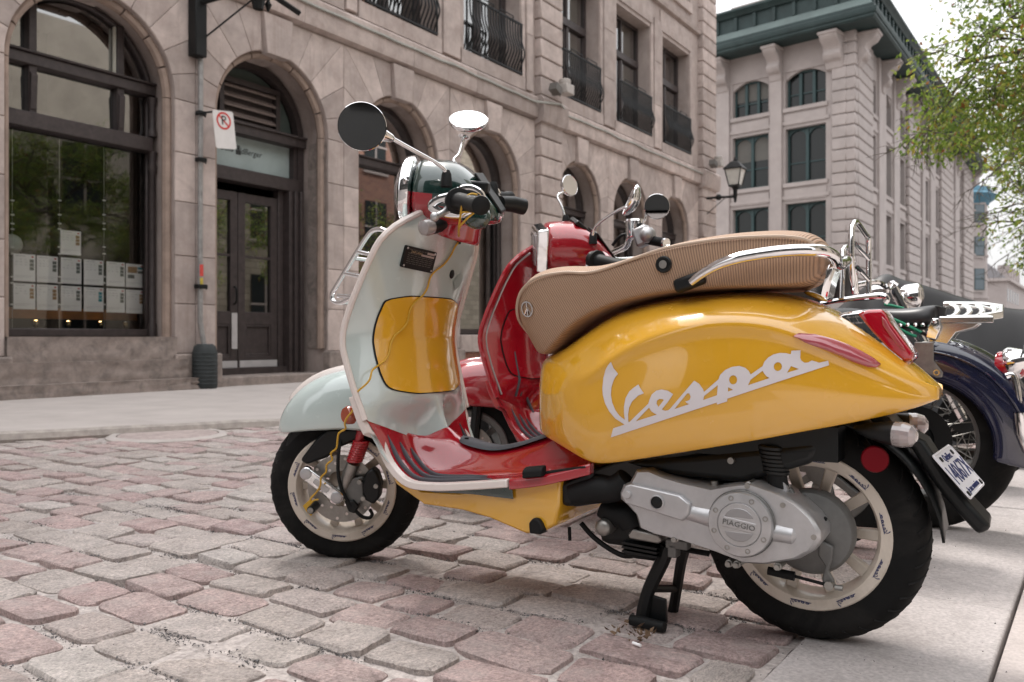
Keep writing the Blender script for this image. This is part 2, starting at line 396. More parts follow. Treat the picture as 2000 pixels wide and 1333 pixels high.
for _ in range(2600):
    d, x, y, hl, hw = cand[rs.randrange(0, 420)]; q = V((x + rs.uniform(-.1, .1), y + rs.uniform(-.14, .14), rs.choice((-.008, .008)))); r = rs.uniform(.0008, .0022)
    pts = [q + V((rs.uniform(-1, 1), rs.uniform(-1, 1), rs.uniform(-.6, .8))).normalized() * r for _ in range(4)]
    g.add(pts, [(0, 1, 2), (0, 3, 1), (1, 3, 2), (2, 3, 0)])
o = g.out('grit', M_grit, None, smooth=0); o.matrix_world = STM; o['kind'] = 'stuff'
# granite kerb beside the parked bikes, slab by slab
kerb = bpy.data.objects.new('granite_kerb', None); COL.objects.link(kerb); kerb.matrix_world = STM; struct(kerb)
x = -1.75; k = 0
while x < 26:
    L_ = (1.32, 1.18, 1.41, 1.25)[k % 4]
    g = G(); g.bx(x + .003, x + L_ - .003, -.36 + rs.uniform(-.004, .004), -.003 + rs.uniform(-.006, .004), -.2, .006 + rs.uniform(-.002, .002))
    g.out('kerb_stone', M_granite, kerb, bev=.006); x += L_; k += 1
g = G(); x = -3.6; k = 0
walk = bpy.data.objects.new('concrete_walk', None); COL.objects.link(walk); walk.matrix_world = STM; struct(walk)
for i in range(16):
    for j in range(3):
        x0 = -3.3 + i * 1.6; y1 = -.366 - j * 1.6
        g = G(); g.bx(x0 + .004, x0 + 1.596, y1 - 1.594, y1, -.15, .004 + rs.uniform(-.002, .002)); g.out('paving_slab', M_walk, walk, bev=.004)
# pavement beside the stone building
UF = V((.55, .8351)).normalized(); A0 = V((-5.045, 8.5))
g = G()
p0 = CA - CD * 3.6; p1 = CA + CD * 4.4; p2 = p1 + UF * 40; q2 = A0 + UF * 48; q0 = A0 - UF * 4.5
top = [(*p0, .05), (*p1, .05), (*p2, .05), (*q2, .05), (*q0, .05)]
g.prism([(x, y, -.2) for x, y, z in top], (0, 0, .245))
struct(g.out('pavement', M_conc, None, bev=.03, seg=3))
g = G()
pts = []
for i in range(70):
    t = -7 + i * .18; p = CA + CD * t; wob = .018 * noise.noise(V((t * 2.1, 0, 3))) + .012 * noise.noise(V((t * 7, 1, 0))); pts.append((p.x - CN.x * (.015 + wob), p.y - CN.y * (.015 + wob), .012))
g.tube(pts, [.05 + .012 * noise.noise(V((i * .5, 9, 0))) for i in range(len(pts))], n=8)
struct(g.out('kerb_edge', mat('worn_kerb', (.36, .32, .29), .9, var=.25, vs=14, bump=.004, bs=60), None))
# manhole cover set in the cobbles
mh = thing('manhole_cover', 'round worn iron manhole cover set in the cobbles at the pavement edge', 'manhole cover', Matrix.Translation((-2.27, 5.70, 0)))
g = G(); g.lathe([(.0, .016), (.30, .016), (.31, .012), (.31, -.02)], (0, 0, 0), (0, 0, 1), 40); g.out('cover_plate', mat('rusty_iron', (.40, .33, .31), .85, metal=.0, var=.25, vs=20, bump=.003, bs=90), mh)
g = G(); g.lathe([(.318, -.02), (.318, .014), (.355, .016), (.38, .004), (.38, -.02)], (0, 0, 0), (0, 0, 1), 40, closed=True); g.out('frame_ring', M_conc, mh)
# =================================================================== STONE BUILDING ON THE LEFT
M_st = mat('brownstone', (.44, .366, .335), .9, var=.22, vs=3.5, bump=.005, bs=40, rnd=.19, streak=(.25, .19, .165, .6), dirt=(.29, .22, .195, .65), ds=1.6)
M_stw = mat('brownstone_wall', (.375, .31, .283), .9, var=.18, streak=(.24, .18, .155, .6), vs=2.5, bump=.003, bs=60, dirt=(.22, .165, .14, .6), ds=1.4)
M_arch = mat('arch_stone', (.30, .225, .185), .9, var=.2, vs=6, bump=.003, bs=60)
M_rough = mat('weathered_step', (.27, .222, .198), .95, var=.32, vs=7, bump=.012, bs=22, dirt=(.10, .088, .08, .85), ds=5)
M_wood = mat('dark_wood', (.042, .031, .030), .55, var=.3, vs=14, bump=.0012, bs=50, dirt=(.075, .058, .055, .5), ds=9)
M_iron = mat('black_iron', (.007, .0075, .008), .5, spec=.3, bump=.001, bs=80)
M_pane = glass('window_glass', (.55, .6, .56), .36)
M_shop = glass('shop_glass', (.98, 1., .99), .12)
M_dark = mat('dark_interior', (.02, .021, .02), .95)
FAM = mk((-5.045, 8.5), (.55, .8351)); FA = Fr(FAM)        # x along the facade, y into the building, z up
bld = thing('stone_building', 'brown stone arcaded building with iron balconies along the left of the street', 'building', FAM)
RA, ZS, ZC = .97, 3.46, 4.88
arches = [(1.0, .96), (3.48, .95), (6.0, .95), (8.5, .96), (11.82, .94), (14.34, .97), (17.0, .91)]
arches = [(-1.5, .96)] + arches
XL, XR, ZT = -18., 19.66, 13.6
# --- wall with arched openings (front sheet and deep reveals)
g = G(); dep = .62; N = 20
def col(x0, x1, z0, z1, y=.012): g.add([(x0, y, z0), (x1, y, z0), (x1, y, z1), (x0, y, z1)], [(0, 1, 2, 3)])
prev = XL
for cx, r in arches:
    col(prev, cx - r, 0, ZC); prev = cx + r
    arc = [(cx - r, .0)] + [(cx - r * math.cos(math.pi * i / N), ZS + r * math.sin(math.pi * i / N)) for i in range(N + 1)] + [(cx + r, .0)]
    for (xa, za), (xb, zb) in zip(arc[1:-2], arc[2:-1]): g.add([(xa, .012, za), (xb, .012, zb), (xb, .012, ZC), (xa, .012, ZC)], [(0, 1, 2, 3)])
    for (xa, za), (xb, zb) in zip(arc[:-1], arc[1:]): g.add([(xa, .012, za), (xb, .012, zb), (xb, dep, zb), (xa, dep, za)], [(0, 1, 2, 3)])
col(prev, XR, 0, ZC)
g.mi = [0] * len(g.f)
wins = [(-3.9, -2.1), (-1.4, .3), (.62, 2.3), (2.9, 4.6), (5.14, 6.88), (7.66, 9.46), (10.98, 12.68), (13.52, 15.40), (16.14, 17.96)]
WZ = [(5.62, 8.35), (9.75, 12.4)]
edges = [ZC] + [z for p in WZ for z in p] + [ZT]
for z0, z1 in zip(edges[:-1], edges[1:]):
    isw = (z0, z1) in WZ
    if not isw: col(XL, XR, z0, z1)
    else:
        prev = XL
        for a, b in wins: col(prev, a, z0, z1); prev = b
        col(prev, XR, z0, z1)
for z0, z1 in WZ:
    for a, b in wins:
        for P, Q in (((a, z0), (a, z1)), ((a, z1), (b, z1)), ((b, z1), (b, z0)), ((b, z0), (a, z0))):
            g.add([(P[0], .012, P[1]), (Q[0], .012, Q[1]), (Q[0], .55, Q[1]), (P[0], .55, P[1])], [(0, 1, 2, 3)])
g.add([(XR, .012, 0), (XR, 14, 0), (XR, 14, ZT), (XR, .012, ZT)], [(0, 1, 2, 3)])
g.add([(XL, .012, ZT), (XR, .012, ZT), (XR, 14, ZT), (XL, 14, ZT)], [(0, 1, 2, 3)])
g.add([(XL, 14, 0), (XR, 14, 0), (XR, 14, ZT), (XL, 14, ZT)], [(0, 1, 2, 3)])
g.add([(XL, .012, 0), (XL, 14, 0), (XL, 14, ZT), (XL, .012, ZT)], [(0, 1, 2, 3)])
g.out('wall', M_stw, bld, smooth=30, fix=False)
g = G(); g.bx(XL + .3, XR - .3, 3.2, 3.25, .1, ZT - .3); g.bx(XL + .3, XR - .3, .7, 3.2, ZC + .02, ZC + .1); g.bx(XL + .3, XR - .3, .7, 3.2, 9.0, 9.1); g.bx(XL + .3, XR - .3, .7, 3.2, .02, .06)
for s_ in (-2.75, -.25, 2.24, 4.74, 7.25, 10.2, 13.1, 15.7, 18.3): g.bx(s_ - .05, s_ + .05, .7, 3.2, .06, ZT - .3)
g.out('inner_room', M_dark, bld, smooth=0)
# --- stone blocks
def block(poly, y0=-.012, name='stone_block', m=M_st, ch=.007, yb=.03, par=None):
    c = sum((V((p[0], 0, p[1])) for p in poly), V()) / len(poly)
    def ins(d, y):
        out = []
        for p in poly:
            q = V((p[0], 0, p[1])); v_ = c - q; out.append(V((q.x, y, q.z)) + v_ * min(.4, d / max(.05, v_.length)))
        return out
    g = G(); A, B, C_ = ins(.004, yb), ins(.004, y0 + ch), ins(.004 + ch * 1.4, y0); n = len(poly)
    fs = [(i, (i + 1) % n, n + (i + 1) % n, n + i) for i in range(n)] + [(n + i, n + (i + 1) % n, 2 * n + (i + 1) % n, 2 * n + i) for i in range(n)] + [list(range(2 * n, 3 * n))]
    g.add(A + B + C_, fs); return g.out(name, m, bld if par is None else par, smooth=0)
lims = [-2.74, -.25, 2.24, 4.74, 7.25, 9.97, None, 13.08, 15.68, 18.6]
def arch_blocks(cx, r, xl, xr):
    nv = 11; ks = 5
    angs = [math.pi * i / nv for i in range(nv + 1)]; half = math.pi / nv / 2
    def outer(a):
        dx, dz = -math.cos(a), math.sin(a); t = 1e9
        if dx < -1e-6: t = min(t, (xl - cx) / dx)
        if dx > 1e-6: t = min(t, (xr - cx) / dx)
        if dz > 1e-6: t = min(t, (ZC - ZS) / dz)
        return (cx + dx * t, ZS + dz * t)
    for i in range(nv):
        a, b = angs[i], angs[i + 1]
        inner = [(cx - r * math.cos(a + (b - a) * q / 3), ZS + r * math.sin(a + (b - a) * q / 3)) for q in range(4)]
        oa, ob = outer(a), outer(b)
        if i == ks:
            inner = [(cx - .19 , ZS + r - .06), (cx + .19, ZS + r - .06)]; poly = inner + [(cx + .25, ZC), (cx - .25, ZC)]
            block(poly, y0=-.075, name='keystone', yb=.5); continue
        poly = inner + [ob]
        for cxn, czn in ((xl, ZC), (xr, ZC)):
            if min(oa[0], ob[0]) - 1e-4 <= cxn <= max(oa[0], ob[0]) + 1e-4 and abs(oa[1] - ob[1]) > 1e-3 and max(oa[1], ob[1]) > ZC - 1e-3 and abs(cxn - oa[0]) + abs(czn - oa[1]) > .02 and abs(cxn - ob[0]) + abs(czn - ob[1]) > .02: poly.append((cxn, czn))
        poly.append(oa)
        if i in (4, 6):   # make room for the keystone
            sgn = -1 if i == 4 else 1
            poly = [(min(x, cx - .235) if sgn < 0 else max(x, cx + .235), z) if z > ZS + r - .12 and abs(x - cx) < .3 else (x, z) for x, z in poly]
        block(poly, name='voussoir')
bounds = {0: (-2.74, -.25), 1: (-.25, 2.245), 2: (2.245, 4.74), 3: (4.74, 7.25), 4: (7.25, 9.97), 5: (10.86, 13.08), 6: (13.08, 15.68), 7: (15.68, 18.6)}
hz = [.46, 1.05, 1.62, 2.26, 2.84, 3.46]
for k, (cx, r) in enumerate(arches):
    xl, xr = bounds[k]; arch_blocks(cx, r, xl, xr)
    for j in range(5):
        zj = (.0, .03, -.04, .02, -.02)[(j + k) % 5] if 0 < j else 0
        block([(xl + (.002 if k else 0), hz[j]), (cx - r, hz[j]), (cx - r, hz[j + 1]), (xl + .002, hz[j + 1])])
        block([(cx + r, hz[j]), (xr - .002, hz[j]), (xr - .002, hz[j + 1]), (cx + r, hz[j + 1])])
    # weathered archivolt round the opening
    for q in range(8):
        g = G(); a0, a1 = math.pi * q / 8 + .012, math.pi * (q + 1) / 8 - .012
        pts = [(cx - (r - .035) * math.cos(a0 + (a1 - a0) * i / 5), .10, ZS + (r - .035) * math.sin(a0 + (a1 - a0) * i / 5)) for i in range(6)]
        g.tube(pts, .055, n=8); g.out('arch_moulding', M_arch, bld)
    for sx in (-1, 1):
        g = G(); g.tube([(cx + sx * (r - .035), .10, .5), (cx + sx * (r - .035), .10, ZS)], .055, n=8); g.out('jamb_moulding', M_arch, bld)
# plinth blocks
for k in range(8):
    xl = arches[k - 1][0] + arches[k - 1][1] if k else -3.5; xr = arches[k][0] - arches[k][1]
    g = G(); g.bx(xl - .04, xr + .04, -.10, .05, .03, .46); g.out('plinth', M_rough, bld, bev=.02)
# rusticated piers
for xa, xb in ((10.0, 10.84), (18.63, 19.67)):
    z = .46; i = 0
    g = G(); g.bx(xa - .05, xb + .05, -.2, .05, .0, .45); g.out('pier_base', M_rough, bld, bev=.015)
    while z < ZT - .2:
        h = .372 if not (4.6 < z < 4.95) else .30
        if 4.75 < z < 5.2: z = 5.37; continue
        g = G(); g.bx(xa, xb, -.14, .05, z + .022, z + h - .0); g.out('quoin_block', M_st, bld, bev=.018, seg=1); z += h; i += 1
    g = G(); g.bx(xa + .03, xb - .03, -.075, .05, .45, ZT); g.out('pier_core', M_stw, bld, smooth=0)
# string course, stone by stone
x = -6.; k = 0
while x < 18.6:
    L_ = (1.9, 2.3, 1.7, 2.1)[k % 4]; xe = min(x + L_, 18.6)
    g = G(); g.prism([(x + .003, .05, 4.89), (x + .003, -.10, 4.93), (x + .003, -.115, 5.0), (x + .003, -.115, 5.29), (x + .003, -.06, 5.34), (x + .003, .05, 5.36)], (xe - x - .006, 0, 0)); g.out('string_course', M_st, bld, smooth=20); x = xe; k += 1
for xa, xb in ((9.94, 10.9), (18.57, 19.75)):
    g = G(); g.prism([(xa, .05, 4.78), (xa, -.20, 4.86), (xa, -.24, 5.0), (xa, -.24, 5.28), (xa, -.16, 5.36), (xa, .05, 5.36)], (xb - xa, 0, 0)); g.out('pier_cap', M_st, bld, smooth=20)
# upper floor: strip pilasters, jambs, lintels, sills
gaps = [(wins[i][1], wins[i + 1][0]) for i in range(len(wins) - 1)]
for (za, zb) in WZ:
    for a, b in gaps:
        if 9.4 < a < 9.6: b = 10.0
        w_ = b - a
        if w_ > .5:
            n_ = 3
            for q in range(n_):
                z0 = za - .22 + (zb + .5 - za) * q / n_; z1 = za - .22 + (zb + .5 - za) * (q + 1) / n_
                block([(a + .16, z0), (b - .16, z0), (b - .16, z1), (a + .16, z1)], y0=-.05)
    for i, (a, b) in enumerate(wins):
        for x0, x1 in ((a - .15, a - .02), (b + .02, b + .15)):
            g = G(); g.bx(x0, x1, -.02, .05, za, zb + .1); g.out('window_jamb', M_st, bld, bev=.012, seg=1)
        block([(a - .15, zb + .1), (b + .15, zb + .1), (b + .15, zb + .62), (a - .15, zb + .62)], y0=-.02, name='lintel')
        block([(a - .12, za - .26), (b + .12, za - .26), (b + .12, za - .01), (a - .12, za - .01)], y0=-.05, name='sill_stone')
g = G(); g.prism([(XL, .05, 9.05), (XL, -.08, 9.07), (XL, -.1, 9.16), (XL, -.04, 9.22), (XL, .05, 9.22)], (18.6 - XL, 0, 0)); g.out('sill_course', M_st, bld, smooth=20)
# --- upper windows
def rect_window(a, b, z0, z1, y=.33, tr=.66):
    f = G(); t = .075
    f.bx(a, a + t, y, y + .1, z0, z1); f.bx(b - t, b, y, y + .1, z0, z1); f.bx(a + t, b - t, y, y + .1, z1 - t, z1); f.bx(a + t, b - t, y, y + .1, z0, z0 + t)
    zt = z0 + (z1 - z0) * tr; f.bx(a + t, b - t, y - .04, y + .1, zt - .09, zt + .07)
    m_ = (a + b) / 2; f.bx(m_ - .05, m_ + .05, y - .01, y + .1, z0 + t, zt - .09); f.bx(m_ - .035, m_ + .035, y, y + .1, zt + .07, z1 - t)
    for x0, x1 in ((a + t, m_ - .05), (m_ + .05, b - t)):
        f.bx(x0, x0 + .05, y + .015, y + .07, z0 + t, zt - .09); f.bx(x1 - .05, x1, y + .015, y + .07, z0 + t, zt - .09); f.bx(x0 + .05, x1 - .05, y + .015, y + .07, z0 + t, z0 + t + .1)
    fr = f.out('window', M_wood, bld, bev=.008, seg=1)
    for x0, x1, za, zb in ((a + t, m_ - .05, z0 + t, zt - .09), (m_ + .05, b - t, z0 + t, zt - .09), (a + t, m_ - .035, zt + .07, z1 - t), (m_ + .035, b - t, zt + .07, z1 - t)):
        p = G(); p.add([(x0, y + .045, za), (x1, y + .045, za), (x1, y + .045, zb), (x0, y + .045, zb)], [(0, 1, 2, 3)]); p.out('pane', M_pane, fr, smooth=0, fix=False)
    return fr
M_blind = mat('pale_blind', (.5, .47, .42), .9, var=.05)
for i, (a, b) in enumerate(wins):
    for z0, z1 in WZ: rect_window(a, b, z0, z1)
    if i in (4, 6, 7):
        g = G(); g.bx(a + .1, b - .1, .5, .51, 6.6, 8.3); g.out('blind', M_blind, bld, smooth=0)
# --- wrought iron balcony rails with bellied bars
bar = G(); bar.tube([(0, 0, 0), (0, -.02, .10), (0, -.10, .26), (0, -.12, .38), (0, -.05, .60), (0, -.03, .78), (0, -.03, .93)], .0145, n=6, k=3); bar_me = bar.mesh('bar', M_iron)
for (a, b) in wins[3:]:
    ra = bpy.data.objects.new('balcony_rail', None); COL.objects.link(ra); ra.parent = bld; ra.location = (0, -.02, 5.64)
    g = G(); g.bx(a + .01, b - .01, -.045, -.01, .92, .955); g.bx(a + .01, b - .01, -.045, -.01, -.01, .025); g.bx(a + .01, a + .035, -.04, -.015, .025, .92); g.bx(b - .035, b - .01, -.04, -.015, .025, .92)
    g.bx(a + .3, a + .8, -.06, -.045, .99, 1.005); g.bx(a + 1.0, a + 1.45, -.06, -.045, .99, 1.005)
    for q in (.3, .79, 1.0, 1.44): g.bx(a + q, a + q + .012, -.06, -.045, .95, .99)
    g.out('handrail', M_iron, ra, smooth=0)
    n_ = int((b - a) / .088)
    for q in range(1, n_):
        o = bpy.data.objects.new('bar', bar_me); COL.objects.link(o); o.parent = ra; o.location = (a + (b - a) * q / n_, -.015, 0)
# --- arched openings
def arch_frame(cx, r, y, tr, name, z0=.72, mull=(), sub_tr=None, t=.10):
    """timber arched frame: ring, transom, mullions, panes"""
    f = G(); rr = r - .03
    ar = lambda R_, n=18: [(cx - R_ * math.cos(math.pi * i / n), ZS + R_ * math.sin(math.pi * i / n)) for i in range(n + 1)]
    o_, i_ = ar(rr), ar(rr - t)
    for q in range(18):
        f.prism([(o_[q][0], y, o_[q][1]), (o_[q + 1][0], y, o_[q + 1][1]), (i_[q + 1][0], y, i_[q + 1][1]), (i_[q][0], y, i_[q][1])], (0, .12, 0))
    for s_ in (-1, 1): f.bx(cx + s_ * rr, cx + s_ * (rr - t), y, y + .12, z0, ZS)
    for s_ in (-1, 1): f.bx(cx + s_ * (rr - t), cx + s_ * (rr - t - t * .6), y + .03, y + .12, z0, tr)
    f.bx(cx - rr, cx + rr, y - .05, y + .13, tr - .06, tr + .06); f.bx(cx - rr, cx + rr, y - .08, y + .13, tr + .06, tr + .09)
    f.bx(cx - rr + t, cx + rr - t, y, y + .12, z0, z0 + .09)
    for x, za, zb in mull: f.bx(x - .045, x + .045, y - .02, y + .12, za, zb)
    if sub_tr: f.bx(cx - rr + t, cx + rr - t, y - .07, y + .12, sub_tr - .10, sub_tr + .07)
    return f.out(name, M_wood, bld, bev=.01, seg=1)
def arch_pane(cx, r, y, z0, tr, par, m=M_pane, nm='pane'):
    p = G(); rr = r - .1
    p.add([(cx - rr, y, z0), (cx + rr, y, z0), (cx + rr, y, tr), (cx - rr, y, tr)], [(0, 1, 2, 3)]); p.out(nm, m, par, smooth=0, fix=False)
    n = 20; k = 0; a0 = math.asin(max(-1, min(1, (tr - ZS) / rr))) if tr > ZS else 0
    pts = [(cx - rr * math.cos(a0 + (math.pi - 2 * a0) * i / n), y + .012, ZS + rr * math.sin(a0 + (math.pi - 2 * a0) * i / n)) for i in range(n + 1)]
    if tr < ZS: pts = [(cx - rr, y + .012, tr)] + pts + [(cx + rr, y + .012, tr)]
    p = G(); p.add(pts, [list(range(len(pts)))]); p.out(nm, m, par, smooth=0, fix=False)
for k in (0, 3, 4, 5, 6, 7):
    cx, r = arches[k]
    f = arch_frame(cx, r, .42, 3.38, 'arched_window', mull=())
    arch_pane(cx, r, .48, .75, 3.38, f)
    g = G(); g.bx(cx - r + .002, cx + r - .002, -.05, .45, .40, .70); g.out('window_sill', M_st, bld, bev=.015)
    g = G(); g.bx(cx - r + .004, cx + r - .004, .02, .45, .03, .40); g.out('apron_wall', mat('old_brick', (.30, .15, .11), .9, var=.3, vs=18, bump=.004, bs=40), bld, smooth=0)
    nb = 9                                   # brick courses of the apron
    for row in range(5):
        for c_ in range(nb):
            x0 = cx - r + .01 + (c_ + (.5 if row % 2 else 0)) * (2 * r - .02) / nb
            if x0 + .2 > cx + r: continue
            if k == 4:
                g = G(); g.bx(x0 + .004, x0 + (2 * r - .02) / nb - .004, .005, .03, .04 + row * .072, .04 + row * .072 + .064); g.out('brick', MC['old_brick'], bld, bev=.004, seg=1)
    for s_ in (-1, 1):      # carved column beside the frame
        g = G(); x = cx + s_ * (r - .16); g.lathe([(.05, .72), (.05, .85), (.035, .9), (.035, 3.05), (.055, 3.1), (.04, 3.2), (.06, 3.3)], (x, .40, 0), (0, 0, 1), 10); g.out('frame_column', M_wood, bld)
# arch 1 : shop window
cx, r = arches[1]; y = .36
f = arch_frame(cx, r, y, 3.58, 'shop_window', z0=.66, mull=((cx - .50, 2.95, 4.24), (cx + .50, 2.95, 4.24)), sub_tr=2.95, t=.045)
for x0, x1, z0, z1 in ((cx - .87, cx + .87, .72, 2.85), (cx - .83, cx - .545, 3.02, 3.52), (cx - .455, cx + .455, 3.02, 3.52), (cx + .545, cx + .83, 3.02, 3.52)):
    p = G(); p.add([(x0, y + .06, z0), (x1, y + .06, z0), (x1, y + .06, z1), (x0, y + .06, z1)], [(0, 1, 2, 3)]); p.out('pane', M_shop if z1 < 2.9 else M_pane, f, smooth=0, fix=False)
arch_pane(cx, r, y + .06, 3.6, 3.66, f)
g = G()
for x0, x1, z0, z1 in ((cx - .455, cx + .455, 3.68, 4.27),): # bright bead round the fanlight
    g.bx(x0, x0 + .012, y + .01, y + .06, z0, z1); g.bx(x1 - .012, x1, y + .01, y + .06, z0, z1); g.bx(x0, x1, y + .01, y + .06, z0, z0 + .014)
g.bx(cx - .83, cx - .545, y + .01, y + .06, 3.68, 3.694); g.bx(cx - .83, cx - .545, y + .01, y + .06, 3.02, 3.032)
g.out('glazing_bead', mat('pale_bead', (.6, .58, .5), .5), f, smooth=0)
for s_ in (-1, 1):
    g = G(); x = cx + s_ * (r - .06); g.lathe([(.05, .66), (.05, .8), (.035, .84), (.035, 2.6), (.055, 2.66), (.04, 2.75), (.06, 2.86)], (x, y - .02, 0), (0, 0, 1), 12)
    g.lathe([(.05, 3.04), (.05, 3.1), (.035, 3.14), (.035, 3.4), (.06, 3.5)], (x, y - .02, 0), (0, 0, 1), 12); g.out('frame_column', M_wood, bld)
for x in (cx - .5, cx + .5):
    g = G(); g.prism([(x - .035, y - .03, 3.06), (x - .035, y - .055, 3.42), (x - .035, y - .02, 3.46), (x - .035, y - .02, 3.06)], (.07, 0, 0)); g.out('carved_bracket', M_wood, bld, bev=.01)
def rough_step(x0, x1, y0, y1, z0, z1, name):
    g = G(); nx_, nz_ = 26, 6; rows = []
    for j in range(nz_ + 1):
        rows.append([(x0 + (x1 - x0) * i / nx_, y0 + (.035 * abs(noise.noise(V((i * .35, j * 1.2, x0 + z0 * 7)))) + .02 * noise.noise(V((i * .9, j * 2., 3)))) * (1 if j < nz_ else .2), z0 + (z1 - z0) * j / nz_) for i in range(nx_ + 1)])
    rows.append([(p[0], y1, z1) for p in rows[-1]]); g.loft(rows, ring=False); g.bx(x0, x1, y0 + .06, y1, z0, z1 - .01)
    return g.out(name, M_rough, bld, smooth=50, fix=False)
rough_step(cx - r + .0, cx + r, -.06, .5, .40, .66, 'window_sill'); rough_step(cx - r - .35, cx + r + .1, -.14, .05, .18, .40, 'stone_step'); rough_step(cx - r - 1.5, cx + r + .35, -.24, .05, .03, .18, 'stone_step')
# arch 2 : the doorway
cx, r = arches[2]; y = .55
f = arch_frame(cx, r, y - .1, 3.42, 'door_frame', z0=.16, sub_tr=None)
g = G(); g.bx(cx - .86, cx + .86, y - .12, y + .12, 2.72, 2.90); g.out('door_head', M_wood, bld, bev=.01)
M_teal = mat('grey_green_panel', (.34, .40, .39), .6, var=.12, vs=3)
g = G(); g.bx(cx - .80, cx + .80, y + .03, y + .06, 2.90, 3.38); g.out('name_board', M_teal, bld, smooth=0)
g = G()
for s_, x_ in (('Gens', -.20), ('ldBerger', .20)):
    vs, fs = text(s_, .115, .0015, .95); g.add(place([V((p.x + p.y * .3, p.y, p.z)) for p in vs], (cx - .12 + x_, y + .027, 3.17), (1, 0, 0), (0, 0, 1)), fs)
g.bx(cx - .17, cx - .09, y + .024, y + .029, 3.115, 3.175); g.bx(cx - .15, cx - .11, y + .024, y + .029, 3.18, 3.215); g.bx(cx - .155, cx - .105, y + .024, y + .029, 3.22, 3.235)
g.add([(0,0,0)], []) if False else None; g.out('name_lettering', mat('sign_ink', (.03, .035, .035), .6), bld, smooth=0, fix=False)
pts = [(cx - .83 * math.cos(math.pi * i / 20), y + .05, ZS + .83 * math.sin(math.pi * i / 20)) for i in range(21)]
g = G(); g.add(pts, [list(range(21))]); g.out('tympanum_panel', mat('dark_green_panel', (.075, .095, .085), .7, var=.15, vs=4), bld, smooth=0, fix=False)
lv = bpy.data.objects.new('louvre_vent', None); COL.objects.link(lv); lv.parent = bld
g = G(); xa, xb, za, zb = cx - .42, cx + .46, 3.56, 4.04; yy = y - .02
g.bx(xa - .07, xa, yy - .03, yy + .06, za - .06, zb + .07); g.bx(xb, xb + .07, yy - .03, yy + .06, za - .06, zb + .07); g.bx(xa, xb, yy - .03, yy + .06, zb, zb + .07); g.bx(xa, xb, yy - .03, yy + .06, za - .06, za); g.bx(xa, xb, yy + .05, yy + .06, za, zb)
g.out('frame', M_wood, lv, bev=.008)
for q in range(4):
    z = za + .06 + q * .125; g = G(); g.prism([(xa, yy - .02, z - .02), (xa, yy - .02, z + .01), (xa, yy + .045, z + .06), (xa, yy + .045, z + .03)], (xb - xa, 0, 0)); g.out('slat', mat('old_slat', (.17, .13, .115), .7, var=.2), lv, smooth=0)
for q in range(3):      # stepped timber reveal on the right
    g = G(); g.bx(cx + .62 + q * .07, cx + .68 + q * .07, y - .14 - q * .04, y + .05, .16, 2.72); g.out('reveal_moulding', M_wood, bld, bev=.008)
M_kick = mat('kick_plate', (.52, .50, .50), .5, metal=.3, var=.08)
dw = .70
for side, (xa, xb) in enumerate(((cx - .80, cx - .165), (cx - .155, cx + .52))):
    d = bpy.data.objects.new('door_leaf', None); COL.objects.link(d); d.parent = bld
    g = G(); s_ = .11
    for a_, b_, c_, e_ in ((xa, xa + s_, .18, 2.60), (xb - s_, xb, .18, 2.60), (xa + s_, xb - s_, 2.48, 2.60), (xa + s_, xb - s_, .18, .40), (xa + s_, xb - s_, .83, 1.0)):
        g.bx(a_, b_, y, y + .06, c_, e_)
    g.out('door_rails', M_wood, d, bev=.006)
    g = G(); g.bx(xa + s_, xb - s_, y + .03, y + .05, .40, .83); g.out('door_panel', M_wood, d)
    g = G()
    for a_, b_, c_, e_ in ((xa + s_, xa + s_ + .035, .40, .83), (xb - s_ - .035, xb - s_, .40, .83), (xa + s_ + .035, xb - s_ - .035, .795, .83), (xa + s_ + .035, xb - s_ - .035, .40, .435)): g.bx(a_, b_, y + .005, y + .04, c_, e_)
    g.out('panel_moulding', M_wood, d, bev=.008)
    for za, zb in ((1.0, 1.74), (1.76, 2.48)):
        p = G(); p.add([(xa + s_, y + .035, za), (xb - s_, y + .035, za), (xb - s_, y + .035, zb), (xa + s_, y + .035, zb)], [(0, 1, 2, 3)]); p.out('pane', M_pane, d, smooth=0, fix=False)
    g = G(); g.bx(xa + s_, xb - s_, y + .01, y + .05, 1.735, 1.765); g.out('glazing_bar', M_wood, d)
    g = G(); g.bx(xa + .02, xb - .01, y - .012, y - .002, .19, .34); g.out('kick_plate', M_kick, d, bev=.003)
    if side == 0:
        g = G(); g.bx(xb - .1, xb - .01, y - .01, y - .001, .50, .98); g.out('push_plate', M_kick, d)
        g = G(); g.tube([(xb - .06, y, 1.1), (xb - .06, y - .05, 1.13), (xb - .06, y - .05, 1.3), (xb - .06, y, 1.33)], .012, n=8, k=3); g.out('handle', M_iron, d)
    else:
        vs, fs = text('456', .11, .001); g = G(); g.add(place(vs, (cx + .18, y + .030, 2.32), (1, 0, 0), (0, 0, 1)), fs); g.out('house_number', M_iron, d, smooth=0, fix=False)
g = G(); g.bx(cx - .93, cx + .93, -.08, .75, .03, .16); g.out('door_step', M_rough, bld, bev=.015)
g = G(); g.bx(cx + .52, cx + .62, y - .02, y + .1, .16, 2.72); g.out('door_jamb', M_wood, bld, bev=.008)
# rough strip of broken stone beside the doorway
g = G(); rows = []
for j in range(40):
    z = .5 + j * .075; rows.append([(cx + r - .02 + .03 * noise.noise(V((j * .6, i, 1))), .02 + i * .09 - .05 * abs(noise.noise(V((j * .8, i * .7, 5)))), z) for i in range(5)])
g.loft(rows, ring=False); g.out('broken_jamb', M_rough, bld, smooth=20, fix=False)
